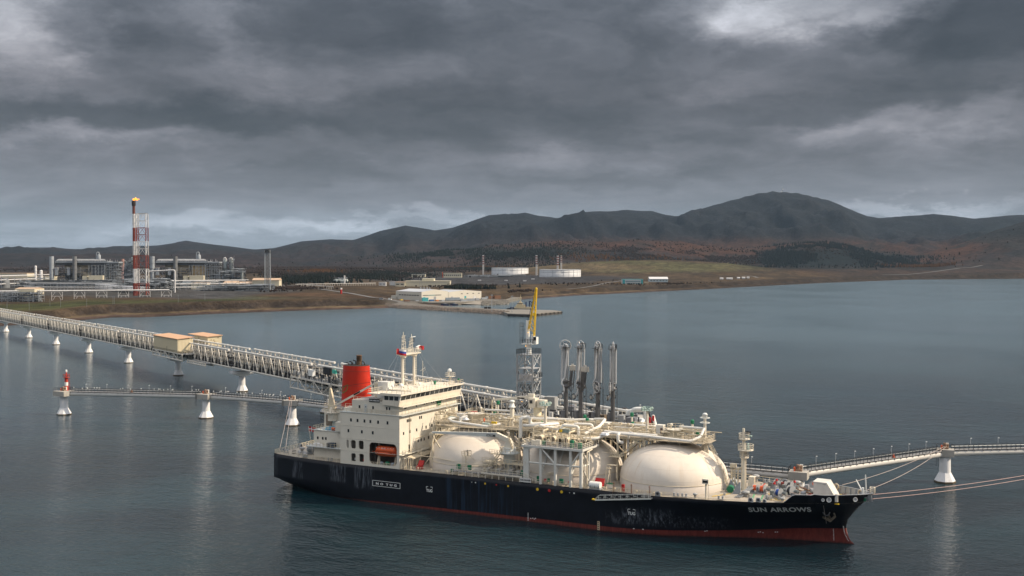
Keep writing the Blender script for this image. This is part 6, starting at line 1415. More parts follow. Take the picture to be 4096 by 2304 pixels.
def f_up(): m = MB(); m.beam((0, 0, ZB + .2), (PW / 2, 0, ZT - .3), .26, n=7); return m, TRUSSW
def f_dn(): m = MB(); m.beam((0, 0, ZT - .3), (PW / 2, 0, ZB + .2), .26, n=7); return m, TRUSSW
def f_chord():
    m = MB(); m.beam((0, 0, ZT), (L_, 0, ZT), .38, n=10)
    for a in np.arange(0, L_ + .1, PW * 1.5): m.beam((a - .5, 0, ZT), (a + .5, 0, ZT), .52, n=10)
    return m, PIPEW
def f_bot(): m = MB(); m.beam((-2.5, 0, ZB), (L_ + 2.5, 0, ZB), .42, n=10); return m, TRUSSW
def f_deck():
    m = MB(); m.b(-3, L_ + 3, -4.6, 4.6, ZB + .1, ZB + .3); m.b(-3, L_ + 3, -3.4, 3.4, ZB + 3.4, ZB + 3.5); m.b(-3, L_ + 3, 1.0, 4.6, ZB + 5.0, ZB + 5.1); return m, mat('trestle_deck_dark', (.05, .052, .06), .8, var=.2)
def f_pipes():
    m = MB(); rs = random.Random(4)
    for y, z, r in [(-4.0, .8, .45), (-2.9, .8, .5), (-1.7, .7, .4), (-.4, .9, .5), (1.0, .8, .45), (2.4, .8, .45), (3.7, .7, .4), (-3.9, 2.2, .2), (-4.2, 3.2, .14), (-2.2, 4.2, .34), (-1.2, 4.1, .3), (0, 4.2, .35), (-3.3, 5.2, .12)]: m.beam((-3.4, y, ZB + z), (L_ + 3.4, y, ZB + z), r, n=8)
    return m, DARKP
def f_lpipes():
    m = MB()
    for y, z, r in [(1.7, 5.5, .22), (2.5, 5.6, .3), (3.4, 5.5, .25), (-2.6, 6.8, .1), (-1.0, 6.8, .13), (.6, 7.0, .1), (2.0, 7.2, .12), (-4.6, 6.0, .08), (-4.6, 5.2, .06), (4.6, 6.4, .1)]: m.beam((-3.4, y, ZB + z), (L_ + 3.4, y, ZB + z), r, n=7)
    return m, mat('trestle_pipe_pale', (.27, .275, .28), .45, var=.1)
def f_frame():
    m = MB()
    for y in (-3.2, 0, 3.2): m.beam((0, y, ZB + .3), (0, y, ZT - 1.0), .14, n=5)
    for z in (3.3, 4.9, 6.4): m.beam((0, -4.8, ZB + z), (0, 4.8, ZB + z), .14, .2)
    for y in (-3.2, 0.2, 3.2): m.lathe((0, y, ZB + 6.7), [(.1, 0), (.36, .1), (.36, .5), (.14, .7), (.14, 1.2), (.26, 1.3), (.1, 1.5)], 7)
    for y in (-4.3, 4.3): m.lathe((0, y, ZB + 4.6), [(.1, 0), (.34, .1), (.34, .6), (.12, .8)], 7)
    return m, mat('frame_grey_cream', (.36, .35, .32), .5, var=.12)
def f_rail(): m = MB(); m.rail([(-3, -4.7, ZB + .3), (L_ + 3, -4.7, ZB + .3)], 1.1, 2.4, .04, 3); m.rail([(-3, -3.3, ZB + 3.5), (L_ + 3, -3.3, ZB + 3.5)], 1.1, 2.4, .04, 3); return m, BLACK
def make_span(a0, label, nvis=NP_, chords=True):
    e = thing('trestle_span', label, 'bridge', tw(a0, 0, tz(a0 + 40)), TAZ, 'spans of the pipe trestle')
    for s_ in (-HW, HW):
        if chords: part('top_chord', shared('top_chord', f_chord), e, (0, s_, 0))
        part('bottom_chord', shared('bottom_chord', f_bot), e, (0, s_, 0))
        for k in range(nvis):
            part('brace', shared('brace_up', f_up), e, (k * PW, s_, 0)); part('brace', shared('brace_down', f_dn), e, (k * PW + PW / 2, s_, 0)); part('post', shared('post', f_vert), e, (k * PW + PW / 2, s_, 0)); part('post', shared('post', f_vert), e, (k * PW, s_, 0))
    part('pipe_deck', shared('pipe_deck', f_deck), e); part('dark_pipe_bundle', shared('dark_pipe_bundle', f_pipes), e); part('pale_pipe_bundle', shared('pale_pipe_bundle', f_lpipes), e); part('hand_rail', shared('hand_rail', f_rail), e)
    for k in range(nvis + 1): part('cross_frame', shared('cross_frame', f_frame), e, (k * PW, 0, 0))
    return e
for i in range(-1, 9):
    lab = {-1: 'pipe trestle span running off the left edge of the picture', 0: 'pipe trestle span at the left edge, between the two leftmost piers', 1: 'pipe trestle span between the second and third piers from the left', 2: 'pipe trestle span between the third and fourth piers from the left',
           3: 'pipe trestle span between the fourth and fifth piers, left of the cream houses', 4: 'pipe trestle span that meets the large cream house', 5: 'pipe trestle span just right of the two cream houses', 6: 'pipe trestle span ending in the low equipment deck left of the red funnel',
           7: 'pipe trestle span passing behind the red funnel and radar mast', 8: 'pipe trestle span right of the bridge wing, ending at the lattice tower'}[i]
    make_span(i * STEP + 3.5, lab)
# cream houses on the trestle
HOUSE = mat('house_yellow_cream', (.66, .58, .40), .6, var=.03, vscale=.1); ROOFT = mat('roof_tan', (.58, .36, .22), .7, var=.06, vscale=.3)
def tobj(e): return e
h1 = thing('pipe_trestle_house', 'larger cream windowless house with a tan roof on the near side of the trestle', 'building', tw(436, 0, 1.0), TAZ, 'cream houses on the trestle')
m = MB(); m.b(0, 37.5, -11.2, -3.4, 13.4, 20.3); m.build('wall', HOUSE, h1)
m = MB()
for k in range(26): m.b(.4 + k * 1.45, .5 + k * 1.45, -11.26, -11.20, 13.5, 20.2)
for k in range(5): m.b(37.5, 37.56, -10.6 + k * 1.6, -10.5 + k * 1.6, 13.5, 20.2)
m.build('wall_rib', mat('house_rib', (.60, .52, .36), .6), h1)
m = MB(); m.prism([(-11.7, 20.2), (-3.0, 20.9), (-3.0, 21.2), (-11.7, 20.5)], -.5, 38.0, lambda a, b, c: (c, a, b)); m.build('roof', ROOFT, h1)
m = MB(); m.b(21.2, 21.35, -11.3, -11.2, 13.4, 16.0); m.rail([(37.6, -11, 13.0), (42, -11, 13.0), (42, -3, 13.0)], 1.1, 1.2, .05, 3); m.build('railing', DGREY, h1)
h2 = thing('pipe_trestle_house', 'smaller cream house with an open canopy on the far side of the trestle', 'building', tw(444, 0, 1.0), TAZ, 'cream houses on the trestle')
m = MB(); m.b(0, 20.0, 7.6, 15.0, 12.0, 20.4); m.build('wall', HOUSE, h2)
m = MB(); m.prism([(7.0, 20.1), (15.4, 20.6), (15.4, 20.9), (7.0, 20.4)], -8.5, 20.6, lambda a, b, c: (c, a, b)); m.build('roof', ROOFT, h2)
m = MB()
for y in (7.4, 15): m.beam((-8.2, y, 12), (-8.2, y, 20.3), .2)
m.build('canopy_post', DGREY, h2)
m = MB(); 
for x, z in ((2.2, 17.6), (6.8, 18.6)): m.b(x, x + .7, 7.5, 7.6, z, z + .7)
for y, z in ((9.2, 18.4), (10.6, 18.3), (12.8, 19.4), (9.4, 17.0), (11, 17.4)): m.b(20.0, 20.12, y, y + .5, z, z + .35)
m.build('wall_fitting', RUST, h2)
# decks under the houses and by the funnel
def ledge(label, a0, a1, p0, p1, z0, z1, tail=0, seed=1, equip=True):
    e = thing('equipment_deck', label, 'deck', tw(a0, 0, 0), TAZ, 'equipment decks hung on the trestle'); L = a1 - a0
    m = MB(); m.b(0, L, p0, p1, z1 - .25, z1); m.build('deck_plate', GREYP, e)
    for p in (p0, p1):
        m = MB(); m.beam((0, p, z0), (L, p, z0), .34, n=8); m.build('bottom_chord', TRUSSW, e)
        m = MB(); m.beam((0, p, z1 - .1), (L, p, z1 - .1), .35, .5); m.build('top_chord', TRUSSW, e)
    n = max(3, round(L / 7)); s_ = L / n
    me1 = MB(); me1.beam((0, 0, z0), (0, 0, z1 - .3), .22, n=6); mv = me1.build('post', TRUSSW); dv_ = mv.data; bpy.data.objects.remove(mv)
    me1 = MB(); me1.beam((0, 0, z1 - .3), (s_, 0, z0 + .1), .17, n=6); mv = me1.build('brace', TRUSSW); d1 = mv.data; bpy.data.objects.remove(mv)
    me1 = MB(); me1.beam((0, 0, z0 + .1), (s_, 0, z1 - .3), .17, n=6); mv = me1.build('brace', TRUSSW); d2 = mv.data; bpy.data.objects.remove(mv)
    for p in (p0, p1):
        for k in range(n + 1): part('post', dv_, e, (k * s_, p, 0))
        for k in range(n): part('brace', d1 if k % 2 else d2, e, (k * s_, p, 0))
    m = MB(); m.rail([(0, p0, z1), (L, p0, z1), (L, p1, z1)], 1.15, 1.5, .05, 3); m.build('railing', DGREY, e)
    if equip:
        rs = random.Random(seed); m = MB(); mk = MB()
        for k in range(34):
            x, y = rs.uniform(1, L - 1), rs.uniform(p0 + .6, p1 - .4); h = rs.uniform(.6, 2.8); q = m if k % 2 else mk
            if k % 3: q.beam((x, y, z1), (x, y, z1 + h), rs.uniform(.1, .3), n=6); q.beam((x - 1, y, z1 + h), (x + 1.2, y, z1 + h), .14, n=6)
            else: q.box((x, y, z1 + h / 2), (rs.uniform(.6, 1.6), rs.uniform(.5, 1), h))
        m.build('equipment', mat('equip_pale', (.5, .5, .48), .6), e); mk.build('equipment', DGREY, e)
    return e
ledge('truss deck under the large cream house', 434, 480, -11.2, -4.6, 11.0, 14.3, equip=False)
ledge('lower truss deck sticking out right of the cream house', 480, 505, -8.6, -4.6, 10.2, 11.4, seed=7, equip=False)
e = ledge('truss deck crowded with valves just left of the red funnel', 604, 640, -9.5, -4.6, 9.4, 13.9, seed=3)
m = MB(); m.b(12, 16, -7.4, -6.2, 15.0, 17.4); m.build('white_cabinet', SIGNW, e); m = MB(); m.b(31, 33.5, -6.4, -5.6, 17.4, 18.8); m.build('teal_panel', mat('teal', (.06, .45, .36), .5), e)
m = MB(); m.b(22, 28, -5.8, -5.0, 16.4, 19.0); m.build('dark_louvre_box', BLACK, e)
ledge('truss deck behind the funnel and stores crane', 640, 700, -9.0, -4.6, 9.6, 13.9, seed=9)

# ------------------------------------------------------------------ mooring dolphins and walkways
def dolphin(x, y, label, rz=0.0, w=4.4, d_=3.4, hook=True, z=9.3, ladder=True, mtc=None):
    e = thing('mooring_dolphin', label, 'dolphin', (x, y, 0), rz, 'concrete mooring dolphins')
    m = MB(); m.lathe((0, 0, 0), [(1.48, 2.6), (1.4, 7.6)], 20, cap=False); m.build('shaft', PIERW, e)
    m = MB(); m.lathe((0, 0, 0), [(2.7, -1.5), (2.7, .45), (1.5, 2.75)], 8, cap=False); m.build('cone_base', PIERW, e)
    m = MB(); m.lathe((0, 0, 0), [(2.78, -1.2), (2.82, .28), (2.73, .4)], 8, cap=False); m.build('weed_ring', WEED, e)
    m = MB(); m.box((0, 0, z - .95), (w * 1.25, d_ * 1.25, 1.9)); m.build('cap', mtc or CONC, e)
    if hook:
        h = MB(); h.box((0, 0, z + .25), (1.7, 1.2, .5)); h.beam((-.5, 0, z + .4), (-.2, 0, z + 1.6), .45); h.beam((.5, .2, z + .4), (.7, 0, z + 1.3), .4); h.lathe((.1, -.3, z + .4), [(.35, 0), (.35, .8), (.5, .9), (.3, 1.2)], 10); h.build('quick_release_hook', mat('hook_rust', (.26, .17, .12), .7, var=.3, vscale=2), e)
        h = MB(); h.box((.6, .5, z + .9), (.7, .5, 1.3)); h.build('control_box', mat('box_white', (.62, .60, .55), .6), e)
        h = MB(); h.lathe((-.9, -.6, z), [(.2, 0), (.28, .8), (.15, 1.1)], 8); h.build('orange_fender', ORANGE, e)
    r = MB(); a, b_ = w * .6, d_ * .6; r.rail([(-a, b_, z), (a, b_, z)], 1.1, 1.1, .035, 3); r.rail([(-a, b_, z), (-a, -b_, z)], 1.1, 1.1, .035, 3); r.build('railing', BLACK, e)
    if ladder:
        l = MB()
        for s_ in (-.3, .3): l.beam((-w * .55 + s_, -d_ * .62 - .1, z - 4.6), (-w * .55 + s_, -d_ * .62 - .1, z + .2), .07)
        for k in range(10): l.beam((-w * .55 - .3, -d_ * .62 - .1, z - 4.4 + k * .45), (-w * .55 + .3, -d_ * .62 - .1, z - 4.4 + k * .45), .06)
        l.build('ladder', DGREY, e)
    return e
D1 = dolphin(-175.2, 429, 'concrete dolphin at the left end of the walkway, with the red and white beacon', -.5, 5, 4.2, ladder=False)
D2 = dolphin(-117, 419.5, 'concrete dolphin in the middle of the left walkway', -.45, 4.8, 4.0)
D3 = dolphin(-80.2, 400.5, 'concrete dolphin holding the stern mooring lines', -.2, 4.8, 4.0)
DB = dolphin(70.0, 267.5, 'concrete dolphin just behind the foredeck, where the walkway bends', -.4, 3.6, 3.0, z=8.6, ladder=False)
DR = dolphin(117.4, 297, 'concrete dolphin at the right with two mooring lines', -.35, 3.6, 3.0, z=9.0)
DE = dolphin(139.5, 268.5, 'concrete dolphin beyond the right edge taking the head lines', .2, 4.4, 3.6)
DM = dolphin(-38, 368, 'concrete dolphin hidden behind the deckhouse', -.3, 4.4, 3.6)
LAMP = {}
def lamp_post(x, y, z, label, h=2.6):
    if not LAMP:
        e = thing('lamp_post', label, 'lamp', (x, y, z), 0, 'small lamps along the walkways'); m = MB(); m.beam((0, 0, 0), (0, 0, h), .05, n=6); m.build('pole', mat('lamp_pole', (.5, .52, .54), .5), e); m = MB(); m.box((.12, -.1, h + .12), (.36, .24, .2)); m.build('lamp_head', SIGNW, e); LAMP['e'] = e
        return e
    c = copy_tree(LAMP['e']); c.location = (x, y, z); c['label'] = label; return c
def walkway(a, b_, label, lampl, z=8.2, r=.82, lamps=8.8, cone=None):
    a = Vector((*a, 0)); b_ = Vector((*b_, 0)); L = (b_ - a).length; an = atan2((b_ - a).y, (b_ - a).x)
    e = thing('walkway_bridge', label, 'walkway', tuple(a), an, 'tubular walkways between the dolphins')
    m = MB(); m.beam((0, 0, z), (L, 0, z), r, n=20); m.build('tube_beam', mat('tube_white', (.62, .61, .58), .45, var=.05, stain=(.4, .36, .3), stain_amt=.3), e)
    m = MB(); m.b(0, L, -.85, .85, z + r + .1, z + r + .2)
    for k in range(int(L / 2.4)): m.b(1.2 + k * 2.4, 1.35 + k * 2.4, -.9, .9, z + r - .25, z + r + .1)
    m.build('walk_deck', mat('walk_grey', (.34, .34, .34), .7), e)
    m = MB()
    for y in (-.85, .85): m.rail([(0, y, z + r + .2), (L, y, z + r + .2)], 1.15, 1.35, .032, 4, .05)
    m.build('railing', BLACK, e)
    m = MB(); m.beam((0, .7, z + r + .9), (L, .7, z + r + .9), .09, n=6); m.build('water_pipe', SIGNW, e)
    n = int(L / lamps)
    for k in range(n):
        pos_ = 'first' if k == 0 else ('last' if k == n - 1 else ordn[k]); c = a + (b_ - a).normalized() * (lamps * (k + .7)); lamp_post(c.x + .9 * sin(-an), c.y + .9 * cos(an), z + r + .2, pos_ + ' lamp from the left ' + lampl)
    return e
walkway((-172.6, 428.6), (-119.4, 419.9), 'long white tube walkway with black rails at the far left', 'on the leftmost walkway')
walkway((-114.6, 418.3), (-82.4, 401.7), 'white tube walkway leading from the middle dolphin to the stern dolphin', 'between the middle and stern dolphins')
walkway((-78, 399), (-40.2, 369.6), 'white tube walkway disappearing behind the stern of the tanker', 'on the walkway going behind the stern')
walkway((-35.8, 366.6), (2, 338), 'white tube walkway hidden behind the deckhouse', 'on the walkway hidden behind the deckhouse')
walkway((38, 284.5), (67.9, 268.6), 'grey tube walkway with black rails behind the forward mast', 'on the walkway behind the forward mast', z=7.2, lamps=9)
walkway((71.9, 269), (115.6, 296.2), 'long cream tube walkway climbing to the right above the bow', 'on the climbing walkway right of the bow', z=7.6, lamps=7.0)
walkway((119.4, 296.8), (168, 303), 'white tube walkway running off the right edge', 'on the walkway at the right edge', z=7.9, lamps=8.0)
# orange cones / bits on the walkways
m = MB(); m.lathe((99.5, 285.6, 8.7), [(.4, 0), (.1, .9), (.01, .95)], 8); tag(m.build('traffic_cone', ORANGE), 'orange cone standing on the walkway right of the bow', 'cone')
m = MB(); m.lathe((-147, 424.2, 9.25), [(.5, 0), (.15, 1.0), (.01, 1.1)], 8); tag(m.build('rusty_cowl', RUST), 'rust brown hood in the middle of the leftmost walkway', 'hood')
# beacon
e = thing('beacon_tower', 'red and white banded beacon tower at the left end of the walkway', 'beacon', (-174.6, 430, 9.3), 0)
m = MB(); m.beam((0, 0, 0), (0, 0, 1.9), .75, .7, n=14); m.beam((0, 0, 3.3), (0, 0, 5.0), .66, .6, n=14); m.build('red_band', mat('beacon_red', (.50, .05, .03), .5), e)
m = MB(); m.beam((0, 0, 1.9), (0, 0, 3.3), .7, .66, n=14); m.build('white_band', SIGNW, e)
m = MB(); m.lathe((0, 0, 5.0), [(.3, 0), (1.35, .1), (1.35, .2), (.01, .2)], 14); m.rail([(1.3 * cos(t), 1.3 * sin(t), 5.2) for t in np.linspace(0, 2 * pi, 9)], 1.1, 1.1, .05, 2); m.beam((0, 0, 5.2), (0, 0, 7.2), .3, .25, n=8); m.build('gallery', mat('beacon_red', (.50, .05, .03), .5), e)
m = MB(); m.lathe((0, 0, 7.2), [(.35, 0), (.4, .5), (.3, .9), (.01, 1.0)], 10); m.build('lantern', SIGNW, e)
m = MB()
for s_ in (.8, 1.3): m.beam((s_, 0, .2), (s_, 0, 5.0), .06)
for k in range(11): m.beam((.8, 0, .5 + k * .42), (1.3, 0, .5 + k * .42), .06)
m.build('ladder', mat('beacon_red', (.50, .05, .03), .5), e)
# seabirds resting on the left walkway rails
bm_ = MB(); bm_.lathe((0, 0, 0), [(.01, 0), (.15, .08), (.17, .2), (.08, .32), (.09, .42), (.01, .48)], 6); b0 = None; rs = random.Random(31)
for k in range(44):
    t = rs.random(); seg = [((-172, 428.4), (-120, 420)), ((-114, 418), (-83, 402))][k % 2]; x = seg[0][0] + (seg[1][0] - seg[0][0]) * t; y = seg[0][1] + (seg[1][1] - seg[0][1]) * t
    if b0 is None: b0 = bm_.build('gull', SIGNW); tag(b0, 'white gull perched on a rail of the two left walkways', 'bird', 'gulls on the walkway rails'); b0.location = (x, y + .85, 10.35); pass
    else: inst(b0, (x, y + (.85 if k % 3 else -.85), 10.35), rs.random() * 6)

# mooring lines
bow_a = sw(143.8, 5.6, 11.3); bow_b = sw(149.6, .9, 11.5)
rope('upper pink mooring line from the right dolphin to the far bow bulwark', (116.9, 296.2, 9.8), bow_a, .9, ROPE); rope('lower pink mooring line from the right dolphin to the bow tip', (117.3, 296.0, 9.8), bow_b, 1.1, ROPE)
rope('upper of the two head lines running off the right edge', sw(151.0, .3, 10.9), (138.9, 268.2, 9.9), .7); rope('lower of the two head lines running off the right edge', sw(150.5, -.3, 10.0), (138.9, 267.6, 9.3), .8)
rope('left one of the two stern lines to the dolphin', sw(.2, -8.8, 9.4), (-80.6, 399.4, 10.2), .4, ROPE); rope('right one of the two stern lines to the dolphin', sw(.8, -7.0, 9.5), (-80.1, 399.3, 10.2), .4, ROPE)

# ------------------------------------------------------------------ loading platform
pf = thing('loading_platform', 'concrete loading platform of the jetty behind the tanker', 'platform', (SHX, SHY, 0), -SHA)
ZP = 17.6; poly = [(50, 19.5), (92.0, 19.5), (93.6, 24), (84.0, 46), (50, 46)]
m = MB(); m.prism(poly, ZP - 1.2, ZP); m.build('deck_slab', CONC, pf)
m = MB(); m.prism([(50, 22), (90, 22), (82, 44), (50, 44)], 9.6, 10.4); m.build('lower_slab', mat('slab_dark', (.12, .12, .12), .8), pf)
for x in (53, 64, 75, 86):
    for y in (24, 40):
        if x > 80 and y > 30: x2 = 80
        else: x2 = x
        m = MB(); m.beam((x2, y, -2), (x2, y, ZP - 1.2), .9, n=12); m.build('leg', PIERW, pf)
m = MB(); m.rail([(50, 45.8, ZP), (83.9, 45.8, ZP), (93.3, 24.2, ZP)], 1.25, 1.5, .05, 4); m.build('railing', BLACK, pf)
m = MB(); m.tube([(84.6, 47.5, ZP - .5), (94.2, 24.4, ZP - .4), (94.2, 21, ZP - .4)], .45, 10); m.lathe((84.6, 47.5, ZP - .5), [(.01, -.5), (.4, -.3), (.5, 0), (.4, .3), (.01, .5)], 10); m.build('edge_pipe', PIPEW, pf)
m = MB(); m.b(90, 96, 30, 36, 12, 12.2); m.rail([(90, 30, 12.2), (96, 30, 12.2), (96, 36, 12.2)], 1.1, 1.5, .05, 3); m.build('lower_landing', DGREY, pf)
rs = random.Random(14)
m = MB(); m2 = MB(); m3 = MB()
for k in range(190):
    x = rs.uniform(58, 90); y = rs.uniform(24, 44)
    if y > 46 - (x - 80) * 2.2 and x > 80: continue
    h = rs.uniform(.4, 2.2); q = (m, m2, m3, m3)[k % 4]
    if k % 3 == 0: q.beam((x, y, ZP), (x, y, ZP + h), rs.uniform(.08, .3), n=6)
    elif k % 3 == 1: q.beam((x, y, ZP + h), (x + rs.uniform(-3, 3), y + rs.uniform(-1, 1), ZP + h), rs.uniform(.1, .32), n=6); q.beam((x, y, ZP), (x, y, ZP + h), .1, n=4)
    else: q.box((x, y, ZP + h / 2), (rs.uniform(.4, 1.6), rs.uniform(.4, 1.2), h))
m.build('platform_pipework', mat('pipework_white', (.60, .61, .60), .4), pf, kind='stuff'); m2.build('platform_pipework', GALV, pf, kind='stuff'); m3.build('platform_pipework', DARKP, pf, kind='stuff')
for x, y, w, h, c in ((62.2, 40, 1.4, 1.9, REDP), (64.8, 33, 2.4, 2.8, mat('cabinet_slate', (.16, .17, .19), .6)), (76.0, 30, 2.0, 3.0, mat('cabinet_grey', (.34, .35, .35), .6)), (77.8, 24, 2.2, 2.4, mat('cabinet_brown', (.16, .12, .08), .7)), (84.2, 23, 1.6, 2.8, GREYP), (86.6, 22.6, 2.4, 2.4, mat('cabinet_slate', (.16, .17, .19), .6)), (88.6, 36, .5, 1.4, REDP), (91.0, 27.2, .5, 2.2, REDP), (56.8, 36, 3.2, 4.6, mat('cabinet_grey', (.34, .35, .35), .6)), (61, 29, 3.2, 1.0, DGREY)):
    m = MB(); m.b(x, x + w, y, y + w * .7, ZP, ZP + h); m.build('cabinet', c, pf)
m = MB(); m.pipe([(84, 33, ZP), (84, 33, ZP + 3.2), (87.5, 34, ZP + 3.4), (87.5, 34, ZP)], .55, 10); m.pipe([(82, 35, ZP), (82, 35, ZP + 2.4), (86, 36.5, ZP + 2.6)], .5, 10); m.pipe([(85, 29, ZP + 1), (89, 29, ZP + 1.2), (89, 26, ZP)], .5, 10); m.build('insulated_loop', SIGNW, pf)
for x, y in ((60.0, 45), (81.5, 45.4)): p = sw(x, y, ZP); lamp_post(p[0], p[1], p[2], '%s of two small white lamps on the far edge of the loading platform' % ('left one' if x < 70 else 'right one'), 3)
c = sw(61, 38.5, ZP)
def vehicle(label, loc, rz, col, name='parked_car', L=4.4, W=1.8, H=1.5):
    e = thing(name, label, 'car', loc, rz); m = MB(); m.prism([(-L / 2, .35), (L / 2, .35), (L / 2, .85), (L * .2, .95), (.1 * L, H), (-.36 * L, H), (-.47 * L, .9), (-L / 2, .85)], -W / 2, W / 2, lambda a, b, c_: (a, c_, b)); m.build('body', col, e)
    m = MB(); m.prism([(L * .17, .97), (.09 * L, H - .1), (-.34 * L, H - .1), (-.43 * L, .97)], -W / 2 - .01, W / 2 + .01, lambda a, b, c_: (a, c_, b)); m.build('window_band', GLASS, e)
    for x in (-L * .31, L * .31):
        for y in (-W / 2, W / 2): m = MB(); m.beam((x, y - .1, .33), (x, y + .1, .33), .33, n=10); m.build('wheel', BLACK, e)
    return e
vehicle('pale grey car parked on the loading platform beside the red cabinet', c, .4, mat('car_beige', (.5, .48, .42), .35), 'parked_car', 4.6)

# tower crane on a lattice tower
tc_ = thing('tower_crane', 'yellow jib crane on a tall grey lattice tower behind the tanker', 'crane', sw(55.0, 30, 0), -SHA)
W2 = 2.35; zt = 34.3; lv = [9.8, 15, 19.5, 23.0, 27.0, 30.6, 34.3]
m = MB()
for x in (-W2, W2):
    for y in (-W2, W2): m = MB(); m.beam((x, y, -1 if False else 9.6), (x, y, zt), .24, n=6); m.build('leg', GALV, tc_)
for i_, (a, b_) in enumerate(zip(lv[:-1], lv[1:])):
    for s_, ax_ in ((-1, 0), (1, 0), (-1, 1), (1, 1)):
        f = (lambda u, z: (u * W2, s_ * W2, z)) if ax_ == 0 else (lambda u, z: (s_ * W2, u * W2, z))
        for (u0, z0_, u1, z1_) in ((-1, b_, 1, b_), (-1, a, 0, b_) if i_ % 2 else (-1, b_, 0, a), (0, b_, 1, a) if i_ % 2 else (0, a, 1, b_), (-1, (a + b_) / 2, 1, (a + b_) / 2) if i_ == 20 else (-1, a, 1, b_)):
            m = MB(); m.beam(f(u0, z0_), f(u1, z1_), .12, n=5); m.build('brace', GALV, tc_)
m = MB()
for z in (23.2, 30.6): m.b(-W2, W2, -W2, W2, z, z + .1)
m.b(-2.0, 2.0, -2.0, 2.0, 27.2, 28.9); m.build('tower_room', mat('room_white', (.5, .51, .52), .6), tc_)
m = MB(); rs = random.Random(6)
for k in range(60):
    z = rs.choice([19.6, 23.3, 24.5, 15.5]); x, y = rs.uniform(-2.1, 2.1), rs.uniform(-2.1, 2.1); m.beam((x, y, z), (x + rs.uniform(-1.5, 1.5), y + rs.uniform(-1, 1), z + rs.uniform(0, 2.2)), .08, n=4)
for z in (19.6, 23.3, 25.2): m.rail([(-2.2, -2.2, z), (2.2, -2.2, z), (2.2, 2.2, z)], 1.1, .8, .05, 3)
stair(m, (-1.8, 1.2, 9.8), (1.8, 1.2, 15), .7, (0, 1, 0)); stair(m, (1.8, .4, 15), (-1.8, .4, 19.6), .7, (0, 1, 0)); stair(m, (-1.8, 1, 19.6), (1.8, 1, 23.2), .7, (0, 1, 0)); m.build('stairs_and_rails', DGREY, tc_, kind='stuff')
m = MB(); m.b(-2.5, 2.5, -2.5, 2.5, zt, zt + .15); m.build('top_platform', GALV, tc_); m = MB(); m.b(2.4, 4.3, -2.2, -.4, 28.2, 28.35); m.beam((2.4, -1.4, 25.8), (4.0, -1.4, 28.2), .14); m.build('side_platform', GALV, tc_)
m = MB(); m.rail([(-2.5, -2.5, zt + .15), (2.5, -2.5, zt + .15), (2.5, 2.5, zt + .15), (-2.5, 2.5, zt + .15), (-2.5, -2.5, zt + .15)], 1.4, .9, .05, 3); m.rail([(2.4, -2.2, 28.35), (4.3, -2.2, 28.35), (4.3, -.4, 28.35)], 1.3, .7, .05, 3); m.rail([(-1.9, -1.5, 37.4), (2.0, -1.5, 37.4), (2.0, 1.5, 37.4)], 1.2, .8, .05, 3)
for k in range(5): m.beam((-2.3, -.8, 39 + k * 1), (-1.1, -.8, 39 + k * 1), .07)
for x in (-2.3, -1.6, -1.1): m.beam((x, -.8, 37.6), (x, -.8, 43), .07)
m.build('crane_railing', BLACK, tc_, kind='stuff')
m = MB(); m.beam((0, 0, zt), (0, 0, 37.2), .75, .7, n=14); m.beam((-.3, 0, 37.3), (-.3, 0, 43.6), .55, .5, n=14); m.b(-1.6, 1.9, -1.3, 1.3, 37.1, 37.4); m.build('slewing_column', SIGNW, tc_)
m = MB(); m.b(1.7, 2.7, -.8, .5, 37.3, 39.2); m.b(1.0, 1.7, -.5, .6, 37.5, 39.9); m.build('cab', SIGNW, tc_)
m = MB(); m.b(1.85, 2.7, -.95, -.91, 38.3, 39.3); m.build('cab_window', GLASS, tc_)
JF, JT = Vector((1.3, -.3, 39.4)), Vector((2.6, -.6, 52.3)); jm = MB(); off = [Vector((-.6, -.4, 0)), Vector((.5, -.4, 0)), Vector((.5, .4, 0)), Vector((-.6, .4, 0))]
jb = MB(); n = 9
def jp_(k, t): return JF.lerp(JT, t) + off[k] * (1 - t * .72) + (Vector((-1.0 * (1 - t) * .6, 0, 1.6 * (1 - t))) if k in (0, 3) else Vector((0, 0, 0)))
for k in range(4): jb.beam(jp_(k, 0), jp_(k, 1), .13, n=5)
for i_ in range(n):
    for k in range(4): jb.beam(jp_(k, i_ / n), jp_((k + 1) % 4, (i_ + 1) / n), .09, n=4)
jb.lathe(tuple(JT), [(.2, -.3), (.35, 0), (.2, .4)], 8); jb.build('jib', mat('crane_yellow', (.72, .48, .02), .5, var=.05), tc_)
m = MB(); m.beam((-.4, 0, 43.6), tuple(JT), .05); m.beam((-.5, .2, 43.4), (2.3, -.4, 52.1), .05); m.beam((-.1, -.2, 43.4), (2.3, -.6, 51.8), .05); m.build('cable', BLACK, tc_)
for p, r in (((-.9, -2.3, 21.6), .13), ((-.2, -1.4, 36.7), .14), ((.5, -1.4, 40.4), .14)):
    m = MB(); m.lathe(p, [(.01, -r), (r, 0), (.01, r)], 8, cap=False); m.build('warning_lamp', mat('lamp_glow', (.9, .5, .15), .4, emit=(1, .5, .12), estr=2.0), tc_)

